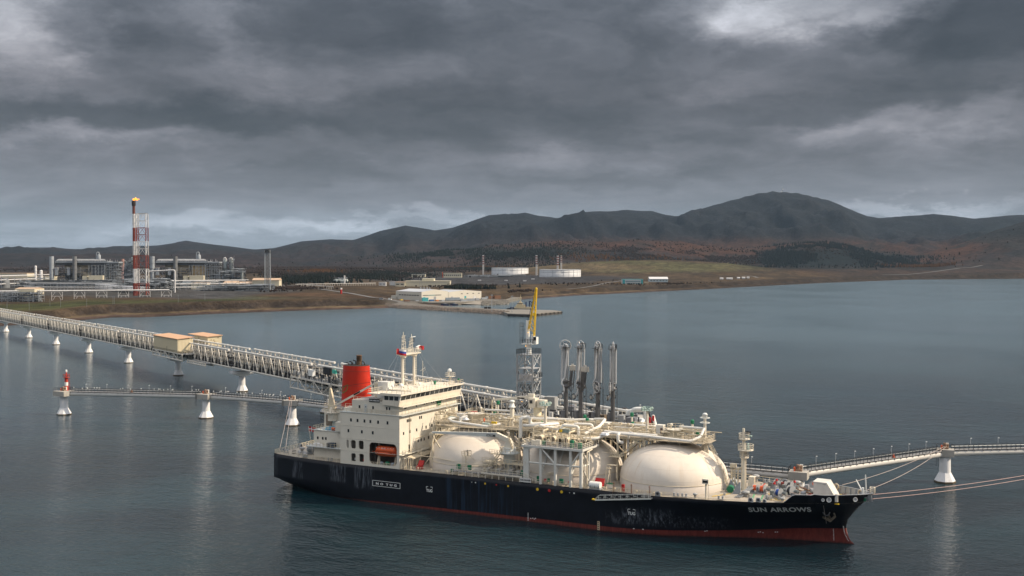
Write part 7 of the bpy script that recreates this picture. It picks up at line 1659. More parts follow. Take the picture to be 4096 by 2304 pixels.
# loading arms
def loading_arm(X, Y, yaw, label, cw=True, low=True):
    e = thing('marine_loader', label, 'loading arm', sw(X, Y, ZP), yaw, 'loading arms in a row'); AG = mat('arm_grey', (.33, .35, .37), .4, metal=.25, var=.12, vscale=1.2)
    m = MB(); m.beam((0, 0, 0), (0, 0, 9.6), .6, .52, n=16); m.lathe((0, 0, 9.2), [(.62, 0), (.95, .2), (.95, .6), (.7, .8), (.7, 1.5), (.9, 1.6), (.9, 1.9), (.5, 2.1)], 16); m.build('riser', mat('riser_grey', (.12, .123, .13), .5, metal=.25, var=.25, vscale=.8), e)
    m = MB(); zt_ = 20.2
    for y in (-.55, .55): m.beam((-.45, y, 10.8), (-.45, y, zt_), .26, .42)
    m.beam((-.1, 0, 10.6), (-.1, 0, zt_), .24, n=8); m.build('inboard_arm', AG, e)
    m = MB(); m.beam((-1.15, -.1, 11.2), (-.9, -.1, zt_ - .1), .4, .5); m.beam((.35, .7, 11.0), (.6, .7, zt_ - .3), .2, n=8); m.build('outboard_arm', mat('arm_pale', (.48, .50, .52), .4, var=.08), e)
    m = MB(); m.pipe([(-.2, -.55, zt_ + .2), (.3, -.55, zt_ + .3), (.35, -.55, zt_ - .8), (-.35, -.55, 11.9), (-1.0, -.6, 11.1), (-1.1, -.6, 10.2), (-.5, -.6, 9.7), (-.5, -.6, 8.2), (-1.2, -.8, 7.2)], .22, 9); m.build('product_pipe', mat('arm_white_pipe', (.62, .64, .66), .35), e)
    rim = MB(); R1 = 1.45
    def torus(mb, c, R, r, n=26, k=6, ax='y'):
        vs = []
        for i in range(n):
            t = 2 * pi * i / n
            for j in range(k):
                p_ = 2 * pi * j / k; rr = R + r * cos(p_); vs.append((c[0] + rr * cos(t), c[1] + r * sin(p_), c[2] + rr * sin(t)))
        mb.add(vs, [(i * k + j, ((i + 1) % n) * k + j, ((i + 1) % n) * k + (j + 1) % k, i * k + (j + 1) % k) for i in range(n) for j in range(k)], True)
    torus(rim, (-.2, .1, zt_), R1, .10); torus(rim, (-.2, .1, zt_), .55, .10)
    for a in np.linspace(0, 2 * pi, 6, endpoint=False): rim.beam((-.2 + .5 * cos(a), .1, zt_ + .5 * sin(a)), (-.2 + R1 * cos(a), .1, zt_ + R1 * sin(a)), .13)
    rim.build('sheave_wheel', mat('sheave_pale', (.55, .56, .57), .4), e)
    m = MB(); m.rail([(-1.0, .8, zt_ - .3), (1.1, .8, zt_ - .3), (1.1, -1.2, zt_ - .3)], 1.1, .6, .045, 3); m.b(-1, 1.1, -1.2, .9, zt_ - .45, zt_ - .35); m.build('head_platform', DGREY, e)
    if cw:
        m = MB(); m.b(.9, 2.5, -.7, .7, 13.7, 15.0); m.b(1.4, 2.0, -.3, .3, 15.0, 15.4); m.build('counterweight', mat('weight_cream', (.52, .50, .45), .6), e)
        m = MB()
        for x in (1.05, 1.6, 2.1): m.beam((x - .3, -.6, 8.8), (x + .15, -.6, 13.9), .2, .26)
        m.beam((1.0, .5, 9.4), (1.6, .5, 13.9), .3); m.beam((.3, 0, 9.8), (1.6, 0, 10.5), .7, .9); m.build('counterweight_beam', mat('beam_dark', (.12, .12, .125), .5, metal=.3), e)
    else:
        r2 = MB(); torus(r2, (.9, -.9, 10.0), 1.45, .09); torus(r2, (.9, -.9, 10.0), .4, .09)
        for a in np.linspace(.3, 2 * pi + .3, 6, endpoint=False): r2.beam((.9, -.9, 10), (.9 + 1.4 * cos(a), -.9, 10 + 1.4 * sin(a)), .11)
        r2.build('lower_sheave', mat('sheave_pale', (.55, .56, .57), .4), e)
        m = MB(); m.beam((.9, -.2, 9.2), (1.0, -.2, zt_), .4, .45); m.beam((2.2, .3, 9.6), (1.3, .3, zt_ - 1), .12); m.beam((2.2, .3, 9.6), (2.2, .3, 14), .1); m.build('balance_beam', AG, e)
    m = MB(); cxp = (-1.4, -1.1, 7.1)
    for k in range(10): a = 2 * pi * k / 10; m.beam((cxp[0] + .35 * cos(a), cxp[1], cxp[2] + .35 * sin(a)), (cxp[0] + .82 * cos(a), cxp[1] - .1, cxp[2] + .82 * sin(a)), .16)
    m.build('coupler_clamp', BLACK, e, kind='stuff')
    m = MB(); m.beam((cxp[0], cxp[1] + .3, cxp[2]), (cxp[0], cxp[1] - .2, cxp[2]), .48, n=14); m.build('coupler_flange', mat('flange_pale', (.5, .5, .48), .4), e)
    m = MB()
    for s_ in (-.2, .25): m.beam((1.15 + s_, .9, 0), (1.15 + s_, .9, 10), .06)
    for k in range(24): m.beam((.95, .9, .4 + k * .4), (1.4, .9, .4 + k * .4), .05)
    m.beam((1.5, -.2, 0), (1.5, -.2, 8.6), .08); rs = random.Random(int(X))
    for k in range(26): z = rs.uniform(6.0, 11.4); x, y = rs.uniform(-1.1, 1.3), rs.uniform(-1.2, .9); m.beam((x, y, z), (x + rs.uniform(-.7, .7), y, z + rs.uniform(-.6, .6)), rs.uniform(.07, .2))
    m.build('ladder_and_hoses', DGREY, e, kind='stuff')
    m = MB(); m.b(-1.3, -.3, -1.2, -.5, .8, 3.4); m.build('control_cabinet', mat('cabinet_slate', (.16, .17, .19), .6), e)
    return e
loading_arm(70.0, 22, -.05, 'leftmost loading arm, its big wheel seen face on, with a counterweight box', True)
loading_arm(74.2, 22, -.95, 'second loading arm from the left, with a counterweight box', True)
loading_arm(79.0, 22, -1.12, 'third loading arm from the left, with wheels at head and foot', False)
loading_arm(83.2, 22, -1.50, 'rightmost loading arm, its wheel seen edge on', False)

# ------------------------------------------------------------------ shore
def onland(pxv, pyv, lo=1150.0, hi=5200.0):
    """point of the terrain seen at picture position (pxv, pyv)"""
    Ys = np.linspace(lo, hi, 1600); z = terrain_h(np.full_like(Ys, pxv), Ys); p = HZ + (CAMH - z) * FPX / Ys
    i = int(np.argmin(np.abs(p - pyv) + (z < .3) * 50)); Y = float(Ys[i]); return ((pxv - 2048) / FPX * Y, Y, float(z[i]), Y / FPX)
def PL(u, v): return (u * .4464, 750 + v * .4464)
def CB(u, v): return (1150 + u * .4464, 950 + v * .4464)
def CR(u, v): return (2000 + u * .8137, 700 + v * .8137)
FRED = mat('flare_red', (.22, .045, .032), .6, var=.1, vscale=.05); FWH = mat('flare_white', (.62, .63, .64), .5); STEELD = mat('far_steel_dark', (.05, .055, .06), .7, var=.3, vscale=.1)
CRW = mat('plant_cream', (.60, .56, .43), .7, var=.05, vscale=.05); CRW2 = mat('plant_beige', (.42, .36, .27), .7, var=.15, vscale=.08); TANR = mat('plant_tan_roof', (.50, .36, .25), .7)
# flare stack
x, y, z, k = onland(*PL(1250, 968)); z -= .5
fl = thing('flare_stack', 'tall red and white flare stack with a burning flame, joined to a lattice derrick', 'flare stack', (x, y, z), .06)
bands = [(0, 18, 0), (18, 38, 1), (38, 57, 0), (57, 76.5, 1), (76.5, 95.5, 0), (95.5, 115, 1), (115, 133, 2)]
SX = -7.2
for a, b_, c in bands:
    m = MB(); m.beam((SX, 0, a), (SX, 0, b_), 1.9, n=12)
    for q in np.arange(a, b_, 3.2): m.lathe((SX, 0, q), [(1.9, 0), (2.15, .1), (1.9, .3)], 12, cap=False)
    for dx_ in (2.6, 3.5, 4.4): m.beam((SX + dx_, 0, a), (SX + dx_, 0, min(b_, 114)), .35, n=5) if a < 114 else None
    m.build('riser_band', (FRED, FWH, mat('flare_brown', (.15, .045, .03), .7))[c], fl)
W3 = 6.6
for a, b_, c in bands[:-1]:
    mt_ = (FRED, FWH)[c]; b2 = min(b_, 115); n = 2
    for sx_ in (-W3, W3):
        for sy_ in (-W3, W3): m = MB(); m.beam((4.2 + sx_, sy_, a), (4.2 + sx_, sy_, b2), .8 if a < 20 else .5, n=6); m.build('derrick_leg', mt_, fl)
    for q in range(n):
        z0_, z1_ = a + (b2 - a) * q / n, a + (b2 - a) * (q + 1) / n
        for s_ in (-W3, W3):
            for f in (lambda u, zz: (4.2 + u * W3, s_, zz), lambda u, zz: (4.2 + s_, u * W3, zz)):
                m = MB(); m.beam(f(-1, z0_), f(0, z1_), .42, n=4); m.beam(f(0, z1_), f(1, z0_), .42, n=4); m.beam(f(-1, z1_), f(1, z1_), .42, n=4); m.build('derrick_brace', mt_, fl)
m = MB(); m.beam((12.2, 0, 8), (12.2, 0, 116), .22, n=5); m.beam((SX, 0, 115.3), (12.2, 0, 116), .4); m.build('hoist_rail', STEELD, fl)
m = MB(); m.lathe((SX, 0, 126), [(2.5, 0), (2.8, 2), (2.8, 7), (2.4, 7.4)], 12); m.build('burner_head', mat('burner_soot', (.03, .02, .018), .9), fl)
m = MB(); rs = random.Random(5); vs = []
for (cx_, cz_, s_) in ((-6.9, 134.6, 1.6), (-5.0, 135.6, 1.8), (-2.6, 134.8, 1.5), (-7.8, 135.6, 1.0), (-.2, 135.4, .9), (-4.5, 137.0, 1.0)):
    s_ *= .8; m.lathe((cx_, 0, cz_), [(.01, -1.1 * s_), (.9 * s_, -.5 * s_), (.8 * s_, .2 * s_), (.3 * s_, .9 * s_), (.01, 1.3 * s_)], 8, 1.5, .8)
m.build('flame', mat('flame', (1, .4, .05), .5, emit=(1.0, .30, .03), estr=1.5), fl)
# far lattice column
x, y, z, k = onland(*PL(2398, 928)); e = thing('lattice_column', 'dark grey lattice stack with a wider black head, right of the gas plant', 'tower', (x, y, z), .1); Hh = 66
for sx_ in (-4.4, 4.4):
    for sy_ in (-4.4, 4.4): m = MB(); m.beam((sx_, sy_, 0), (sx_ * .9, sy_ * .9, Hh), .42, n=5); m.build('leg', GALV2, e)
m = MB()
for q in range(11):
    a, b_ = q * 6, q * 6 + 6
    for s_ in (-4.2, 4.2): m.beam((-4.3, s_, a), (4.3, s_, b_), .2); m.beam((4.3, s_, a), (-4.3, s_, b_), .2); m.beam((s_, -4.3, a), (s_, 4.3, b_), .2); m.beam((-4.3, s_, b_), (4.3, s_, b_), .25); m.beam((s_, -4.3, b_), (s_, 4.3, b_), .25)
m.build('lattice', GALV2, e, kind='stuff'); m = MB()
for dx_, dy_ in ((-1.6, 0), (1.4, 1), (.2, -1.8)): m.beam((dx_, dy_, 0), (dx_, dy_, Hh + 1), .5, n=6)
m.build('inner_stack', mat('stack_mid_grey', (.16, .17, .18), .7), e)
m = MB(); m.b(-5, 5, -5, 5, Hh - 3.6, Hh - 3.0); m.b(-4.6, 4.6, -4.6, 4.6, Hh + .2, Hh + .8); m.lathe((0, 0, Hh - 3), [(3.8, 0), (4.6, 2), (3.9, 4.2)], 10); m.build('head', STEELD, e)

# generic process clutter with real depth
def clutter(parent, name, x0, x1, y0, y1, z0, z1, n, seed, mt_, t=.35, kind=None):
    rs = random.Random(seed); m = MB(); n = int(n * 1.5)
    for k in range(n):
        x, y, z = rs.uniform(x0, x1), rs.uniform(y0, y1), rs.uniform(z0, z1); c = rs.random()
        if k == n // 2: m.build(name, STEELD, parent)['kind'] = 'stuff'; m = MB()
        if c < .45: L = rs.uniform(.1, .5) * (x1 - x0); m.beam((x, y, z), (min(x1, x + L), y, z), t * rs.uniform(.5, 1.6), n=5)
        elif c < .8: m.beam((x, y, z0), (x, y, z), t * rs.uniform(.5, 1.2), n=4)
        elif c < .9: m.box((x, y, z), (rs.uniform(1, 4), rs.uniform(1, 3), rs.uniform(1, 3)))
        else: m.beam((x, y, z), (x + rs.uniform(-4, 4), y, z + rs.uniform(2, 6)), t * .8, n=4)
    o = m.build(name, mt_, parent); o['kind'] = 'stuff'
    return o
def frame(parent, x0, x1, y0, y1, z0, z1, nx, nz, mt_, t=.35, name='steel_frame', br=True):
    m = MB(); xs_ = np.linspace(x0, x1, nx + 1); zs_ = np.linspace(z0, z1, nz + 1)
    for y in (y0, y1):
        for x in xs_: m.beam((x, y, z0), (x, y, z1), t)
        for z in zs_[1:]: m.beam((x0, y, z), (x1, y, z), t)
        if br:
            for i in range(nx):
                if i % 2 == 0:
                    for j in range(nz): m.beam((xs_[i], y, zs_[j]), (xs_[i + 1], y, zs_[j + 1]), t * .7)
    for x in xs_:
        for z in zs_[1:]: m.beam((x, y0, z), (x, y1, z), t)
    return m.build(name, mt_, parent)
def column(parent, x, y, r, z0, z1, mt_, name='column', dome=True):
    m = MB(); m.lathe((x, y, 0), [(r, z0), (r, z1)] + ([(r * .8, z1 + r * .5), (.01, z1 + r * .7)] if dome else []), 16)
    for z in np.arange(z0 + 6, z1, 9): m.lathe((x, y, z), [(r, 0), (r + .6, 0), (r + .6, .25), (r, .25)], 12, cap=False)
    return m.build(name, mt_, parent)
def train(u0, label, seed, tall_right):
    x, y, z, k = onland(*PL(u0, 880)); s = .4464 * k           # metres per unit of the plan measured from the picture
    e = thing('gas_processing_train', label, 'gas plant', (x, y, z), .04, 'gas processing trains')
    Z = lambda v: (895 - v) * s
    U = lambda u: (u - 450) * s
    for u in (470, 673): column(e, U(u), -4, 19 * s, 0, Z(632), mat('stack_mid_grey', (.16, .17, .18), .7) if u > 600 else GALV2, 'exhaust_stack', False)
    m = MB(); m.b(U(565), U(785), 8, 40, 0, Z(712)); m.b(U(700), U(800), 2, 8, 0, Z(770)); m.build('compressor_hall', CRW2, e)
    m = MB(); m.b(U(805), U(930), 6, 30, Z(830), Z(715)); m.build('hall_wing', mat('hall_dark', (.10, .11, .13), .7) if not tall_right else mat('hall_ochre', (.42, .31, .17), .7, var=.3, vscale=.15), e)
    m = MB(); m.b(U(805), U(930), -12, -2, 0, Z(803)); m.b(U(745), U(790), -8, -2, 0, Z(806)); m.build('low_building', CRW, e)
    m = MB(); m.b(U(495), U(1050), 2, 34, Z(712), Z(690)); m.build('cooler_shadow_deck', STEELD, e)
    m = MB(); m.b(U(493), U(955), 1, 35, Z(689), Z(676)); m.b(U(960), U(1055), 1, 30, Z(692), Z(680)); m.build('air_cooler', GALV2, e)
    m = MB(); rs = random.Random(seed)
    for q in range(7): m.beam((U(495 + q * 3), 4 + q * 4, Z(668 - q % 3 * 5)), (U(940 - q * 14), 4 + q * 4, Z(668 - q % 3 * 5)), .55, n=6)
    for q in range(40): a = U(rs.uniform(500, 1040)); m.beam((a, 6, Z(690)), (a, 6, Z(rs.uniform(655, 672))), .3)
    m.build('roof_piping', FWH, e)
    frame(e, U(930), U(1055), 0, 24, 0, Z(700), 6, 8, GALV2, .5); frame(e, U(790), U(935), -1, 2, 0, Z(712), 5, 6, GALV2, .4); frame(e, U(493), U(720), -3, 2, 0, Z(735), 7, 5, GALV2, .35, br=False)
    clutter(e, 'process_piping', U(495), U(800), -6, 4, 0, Z(740), 110, seed, mat('process_dark', (.11, .12, .13), .7, var=.3, vscale=.1), .5); clutter(e, 'process_piping', U(930), U(1060), 0, 22, 0, Z(705), 150, seed + 1, GALV2, .5)
    clutter(e, 'process_piping', U(495), U(1060), -16, -6, 0, Z(845), 150, seed + 2, FWH, .4)
    for u, w in ((515, 28), (622, 26)): m = MB(); m.b(U(u - w / 2), U(u + w / 2), -7, 0, Z(800), Z(738)); m.build('filter_house', mat('filter_grey', (.30, .33, .36), .7), e); m = MB(); m.b(U(u - w / 2 - 1), U(u + w / 2 + 1), -7.5, .5, Z(738), Z(733)); m.build('filter_roof', FWH, e)
    m = MB(); m.lathe((U(862), 14, Z(655)), [(16 * s, 0), (16 * s, 30 * s), (10 * s, 40 * s), (.01, 42 * s)], 12); m.pipe([(U(840), 14, Z(655)), (U(840), 14, Z(598)), (U(858), 14, Z(592)), (U(866), 14, Z(612))], 1.0, 7); m.build('scrubber_vessel', GALV2, e)
    if tall_right:
        for u, v, r in ((1105, 648, 17), (1160, 648, 17)):
            column(e, U(u), 6, r * s, 0, Z(v + 20), mat('column_grey_green', (.27, .31, .32), .6), 'distillation_column'); clutter(e, 'column_piping', U(u - 26), U(u + 22), 0, 10, Z(850), Z(v), 70, seed + u, GALV2, .5)
            m = MB(); m.pipe([(U(u - 12), 4, Z(v + 30)), (U(u - 10), 4, Z(v - 4)), (U(u + 8), 4, Z(v - 2)), (U(u + 10), 4, Z(v + 20))], 1.0, 7); m.build('overhead_loop', FWH, e)
        column(e, U(1258), 0, 13 * s, 0, Z(748), mat('column_grey_green', (.27, .31, .32), .6), 'white_vessel'); frame(e, U(1060), U(1250), 0, 14, 0, Z(760), 7, 4, GALV2, .4)
        clutter(e, 'process_piping', U(1055), U(1290), -6, 10, 0, Z(740), 160, seed + 5, GALV2, .5)
    return e
train(450, 'left gas processing train of the plant, behind and left of the flare stack', 3, False)
train(1352, 'right gas processing train of the plant with two tall columns at its right end', 40, True)
# exchanger structures behind the flare
x, y, z, k = onland(*PL(1130, 880)); s = .4464 * k; e = thing('exchanger_tower', 'cluster of grey columns and loops between the two trains', 'gas plant', (x, y + 10, z), 0)
for u, v, r in ((-18, 680, 12), (12, 700, 14), (45, 650, 18), (70, 655, 12)): column(e, u * s, 0, r * s, 0, (895 - v) * s, mat('column_grey_green', (.27, .31, .32), .6), 'distillation_column')
clutter(e, 'column_piping', -40 * s, 90 * s, -8, 8, 0, 230 * s, 260, 77, GALV2, .5); frame(e, -40 * s, 90 * s, -6, 8, 0, 180 * s, 5, 7, GALV2, .4)
x, y, z, k = onland(*PL(1100, 850)); e = thing('pink_chimney', 'short pinkish chimney far behind the plant', 'chimney', (x, y, z)); column(e, 0, 0, 3.4, 0, 210 * .4464 * k, mat('chimney_pink', (.36, .22, .19), .8), 'shaft', False)
# near piping field right of the flare and in front of both trains
def rack(label, u0, v0, u1, v1, vtop, n, levels=2, w=9, seed=1, pr=.5, mt_=GALV2, trest=False, pbig=None):
    a = onland(*PL(u0, v0)); b_ = onland(*PL(u1, v1)); zt_ = (v0 - vtop) * .4464 * a[3]
    e = thing('pipe_rack', label, 'pipe rack', (a[0], a[1], a[2] - .5), atan2(b_[1] - a[1], b_[0] - a[0]), 'pipe racks of the gas plant'); L = hypot(b_[0] - a[0], b_[1] - a[1]); rs = random.Random(seed); dz = b_[2] - a[2]
    for i in range(n + 1):
        m = MB(); x = L * i / n
        if trest:
            hw = L / n * .24
            for s_ in (-hw, hw): m.beam((x + s_, 0, -1), (x + s_, 0, zt_), .5); m.beam((x + s_ * .9, 0, 0 if True else 0), (x + s_ * .3, 0, zt_ * .5), .32); m.beam((x + s_ * .9, 0, zt_ * .5), (x + s_ * .3, 0, zt_), .32)
            m.beam((x - hw, 0, zt_ * .5), (x + hw, 0, zt_ * .5), .3); m.beam((x - hw, 0, zt_), (x + hw, 0, zt_), .4)
        else:
            for y_ in (0, w): m.beam((x, y_, -1), (x, y_, zt_), .45)
            for l in range(1, levels + 1): m.beam((x, 0, zt_ * l / levels), (x, w, zt_ * l / levels), .4)
        m.build('rack_bent', mt_, e)
    m = MB()
    for l in range(1, levels + 1):
        for q in range(5): m.beam((-6, w * (q + .5) / 5, zt_ * l / levels + .5), (L + 6, w * (q + .5) / 5, zt_ * l / levels + .5), pr * rs.uniform(.6, 1.2), n=6)
        m.beam((0, 0, zt_ * l / levels), (L, 0, zt_ * l / levels), .4)
    if not pbig: m.build('rack_pipe', FWH, e)
    else: m = MB(); m.beam((-20, 0, zt_ + pbig), (L + 4, 0, zt_ + pbig), pbig, n=10); m.build('flare_line', FWH, e)
    return e
rack('long low pipe rack crossing in front of the left train', 235, 925, 1240, 915, 855, 16, 2, seed=1); rack('pipe rack in front of the right train', 1430, 925, 2200, 915, 835, 13, 3, seed=2); rack('dark low pipe rack left of the flare foot', 850, 915, 1220, 950, 870, 9, 3, 20, 3, .6, mat('rack_dark', (.13, .14, .155), .7))
rack('pipe rack at the far left edge', -250, 915, 450, 870, 800, 12, 3, 12, 6, .6)
rack('nearest grey flare line on braced trestles', 100, 1018, 1490, 980, 932, 7, 1, 2, 4, .5, FWH, True, .95)
a = onland(*PL(1460, 975)); e = thing('flare_line_riser', 'upright bend of the flare line right of the flare foot', 'pipe', (a[0], a[1] + 60, a[2] - .5)); m = MB(); m.pipe([(-40, 0, 34), (-8, 0, 36), (-2, 0, 36), (-2, 0, 4)], 1.0, 9); m.build('pipe_bend', FWH, e)
# left cluster
x, y, z, k = onland(*PL(30, 1025)); s = .4464 * k; e = thing('left_process_block', 'grey process block with cream rooms at the left edge', 'gas plant', (x, y, z - .5))
frame(e, -60 * s, 310 * s, 0, 18, 0, 85 * s, 8, 3, GALV2, .4); clutter(e, 'process_piping', -60 * s, 310 * s, 0, 16, 0, 90 * s, 190, 9, GALV2, .45)
m = MB(); m.b(120 * s, 270 * s, 6, 22, 10 * s, 80 * s); m.b(5 * s, 185 * s, 30, 60, 60 * s, 115 * s); m.build('cream_room', CRW, e); m = MB(); m.prism([(30, 115 * s), (60, 115 * s), (45, 126 * s)], 4 * s, 186 * s, lambda a_, b__, c: (c, a_, b__)); m.build('tan_roof', TANR, e)
x, y, z, k = onland(*PL(40, 900)); s = .4464 * k; e = thing('storage_dome', 'grey domed tank at the left edge of the plant', 'tank', (x, y, z)); m = MB(); m.lathe((0, 0, 0), [(45 * s, 0), (45 * s, 50 * s), (38 * s, 70 * s), (20 * s, 88 * s), (.01, 92 * s)], 24); m.build('shell', mat('dome_grey', (.16, .175, .19), .7), e)
def building(label, u0, u1, v0, vt, depth, wall, roof, conv=PL, f=.4464, gable=False, name='plant_building', rz=0.0, cat='building', win=0, group=None):
    x, y, z, k = onland(*conv((u0 + u1) / 2, v0)); s = f * k; w = (u1 - u0) * s; h = (v0 - vt) * s
    e = thing(name, label, cat, (x, y, z - .6), rz, group); m = MB(); m.b(-w / 2, w / 2, 0, depth, 0, h + .6); m.build('wall', wall, e)
    m = MB()
    if gable: m.prism([(-1, h + .6), (depth + 1, h + .6), (depth / 2, h + .6 + depth * .16)], -w / 2 - .8, w / 2 + .8, lambda a_, b__, c: (c, a_, b__))
    else: m.b(-w / 2 - .5, w / 2 + .5, -.5, depth + .5, h + .6, h + 1.2)
    m.build('roof', roof, e)
    for q in range(win):
        m = MB(); xx = -w / 2 + w * (q + .5) / win; m.b(xx - w / win * .3, xx + w / win * .3, -.12, -.02, h * .5, h * .72); m.build('window', GLASS, e)
    return e
building('long cream plant shed at the left edge with roof vents', -60, 240, 812, 770, 50, CRW, TANR); building('second long cream shed behind the white cylinders', 245, 455, 832, 800, 40, CRW, CRW)
for u, v0, vt, lab in ((320, 840, 706, 'taller of two white upright cylinders left of the plant'), (369, 840, 748, 'shorter and wider of two white upright cylinders')):
    x, y, z, k = onland(*PL(u, v0)); s = .4464 * k; e = thing('upright_vessel', lab, 'vessel', (x, y, z)); column(e, 0, 0, (10 if u < 350 else 13) * s, 0, (v0 - vt) * s, FWH, 'shell')
for i, (u0, u1, v0, vt, lab) in enumerate(((1712, 1850, 912, 858, 'cream block front of the right train, leftmost of the row'), (1862, 1990, 908, 866, 'second low cream shed of the row right of the plant'), (2004, 2120, 906, 856, 'third cream shed of the row with a gable roof'), (2125, 2255, 895, 862, 'low cream shed left of the big gabled one'), (2262, 2500, 897, 830, 'biggest cream gabled shed beside the dark lattice stack'))):
    building(lab, u0, u1, v0, vt, 22, CRW, TANR, gable=i > 1, group='cream sheds right of the plant')
x, y, z, k = onland(*PL(2000, 925)); s = .4464 * k; e = thing('pipe_field', 'low field of pipes and valves below the lattice stack', 'gas plant', (x, y, z)); clutter(e, 'process_piping', -250 * s, 420 * s, -20, 40, 0, 55 * s, 330, 19, GALV2, .35)
x, y, z, k = onland(*PL(1500, 905)); s = .4464 * k; e = thing('pipe_field', 'low field of pipes right of the flare foot', 'gas plant', (x, y, z)); clutter(e, 'process_piping', -200 * s, 200 * s, -20, 40, 0, 60 * s, 220, 29, GALV2, .4)
x, y, z, k = onland(*PL(1100, 935)); s = .4464 * k; e = thing('pipe_field', 'dense pipes behind the flare foot', 'gas plant', (x, y + 40, z)); clutter(e, 'process_piping', -150 * s, 340 * s, -20, 60, 0, 110 * s, 420, 39, GALV2, .5)
x, y, z, k = onland(*PL(600, 885)); s = .4464 * k; e = thing('pipe_field', 'pipes and low steel in front of the left train', 'gas plant', (x, y, z)); clutter(e, 'process_piping', -480 * s, 420 * s, -20, 30, 0, 55 * s, 420, 49, GALV2, .4)
# --- middle: bullet vessel, posts, sheds
x, y, z, k = onland(*CB(478, 408)); s = .4464 * k; e = thing('bullet_tank', 'pale horizontal gas vessel on the plain with pipework on top', 'tank', (x, y, z)); m = MB(); m.beam((-50 * s, 0, 19 * s), (50 * s, 0, 19 * s), 18 * s, n=18); m.lathe((-50 * s, 0, 19 * s), [(.01, -17 * s), (13 * s, -12 * s), (17.8 * s, 0), (13 * s, 12 * s), (.01, 17 * s)], 12); m.lathe((50 * s, 0, 19 * s), [(.01, -17 * s), (13 * s, -12 * s), (17.8 * s, 0), (13 * s, 12 * s), (.01, 17 * s)], 12); m.build('vessel', mat('vessel_pale', (.45, .50, .50), .5), e)
clutter(e, 'top_piping', -60 * s, 60 * s, -3, 3, 36 * s, 52 * s, 40, 3, GALV2, .4); m = MB(); m.beam((38 * s, -8, -2), (38 * s, -8, 68 * s), 1.6, n=8); m.build('white_post', FWH, e)
m = MB(); m.b(-60 * s, 60 * s, -4, 4, 0, 3 * s); m.build('saddle', GALV2, e)
a = onland(*CB(75, 437)); b_ = onland(*CB(790, 436)); e = thing('low_pipeway', 'low white pipeway with many short posts across the plain', 'pipe rack', (a[0], a[1], a[2]), atan2(b_[1] - a[1], b_[0] - a[0])); L = hypot(b_[0] - a[0], b_[1] - a[1]); m = MB()
for i in range(46): m.beam((L * i / 45, 0, -1), (L * i / 45, 0, 3.6), .55)
m.build('post', mat('pipeway_post', (.45, .45, .42), .7), e, kind='stuff'); m = MB(); m.beam((0, 0, 3.8), (L, 0, 3.8), .45, n=6); m.beam((0, 1.5, 3.8), (L, 1.5, 3.8), .35, n=6); m.build('pipe', FWH, e)
a = onland(*CB(170, 440)); b_ = onland(*CB(410, 468)); e = thing('low_pipeway', 'short branch pipeway running down towards the shore road', 'pipe rack', (a[0], a[1], a[2]), atan2(b_[1] - a[1], b_[0] - a[0])); L = hypot(b_[0] - a[0], b_[1] - a[1]); m = MB()
for i in range(18): m.beam((L * i / 17, 0, -2), (L * i / 17, 0, 3.4), .55)
m.build('post', mat('pipeway_post', (.45, .45, .42), .7), e, kind='stuff'); m = MB(); m.beam((0, 0, 3.4), (L, 0, 3.4), .45, n=6); m.build('pipe', FWH, e)
WW = mat('wall_beige_pale', (.55, .52, .41), .7, var=.04, vscale=.05)
building('beige warehouse with a raised middle bay, behind the quay sheds', 1050, 1455, 440, 392, 45, WW, WW, CB, name='warehouse', win=0); building('raised bay of the beige warehouse', 1205, 1310, 439, 372, 44, WW, WW, CB, name='warehouse', win=3); building('lower left wing of the beige warehouse', 965, 1050, 440, 402, 40, WW, TANR, CB, name='warehouse', win=2)
building('white cabin left of the beige warehouse', 818, 880, 432, 404, 14, FWH, FWH, CB, name='cabin', win=2); building('long white low cabin beside it', 915, 965, 430, 400, 12, FWH, FWH, CB, name='cabin')
building('grey and cream pump house on the plain left of the tank farm', 1112, 1235, 355, 330, 22, WW, GALV2, CB, name='pump_house', win=4); building('open sided cream shed beside the orange crane', 1398, 1560, 360, 322, 30, WW, WW, CB, name='open_shed', win=9)
x, y, z, k = onland(*CB(1392, 358)); s = .4464 * k; e = thing('mobile_crane', 'small orange crane left of the open cream shed', 'crane', (x, y, z)); m = MB(); m.beam((0, 0, 0), (-3 * s, 0, 48 * s), 1.6); m.build('boom', ORANGE, e); m = MB(); m.b(-6 * s, 10 * s, -2, 2, 0, 5 * s); m.build('carrier', ORANGE, e)
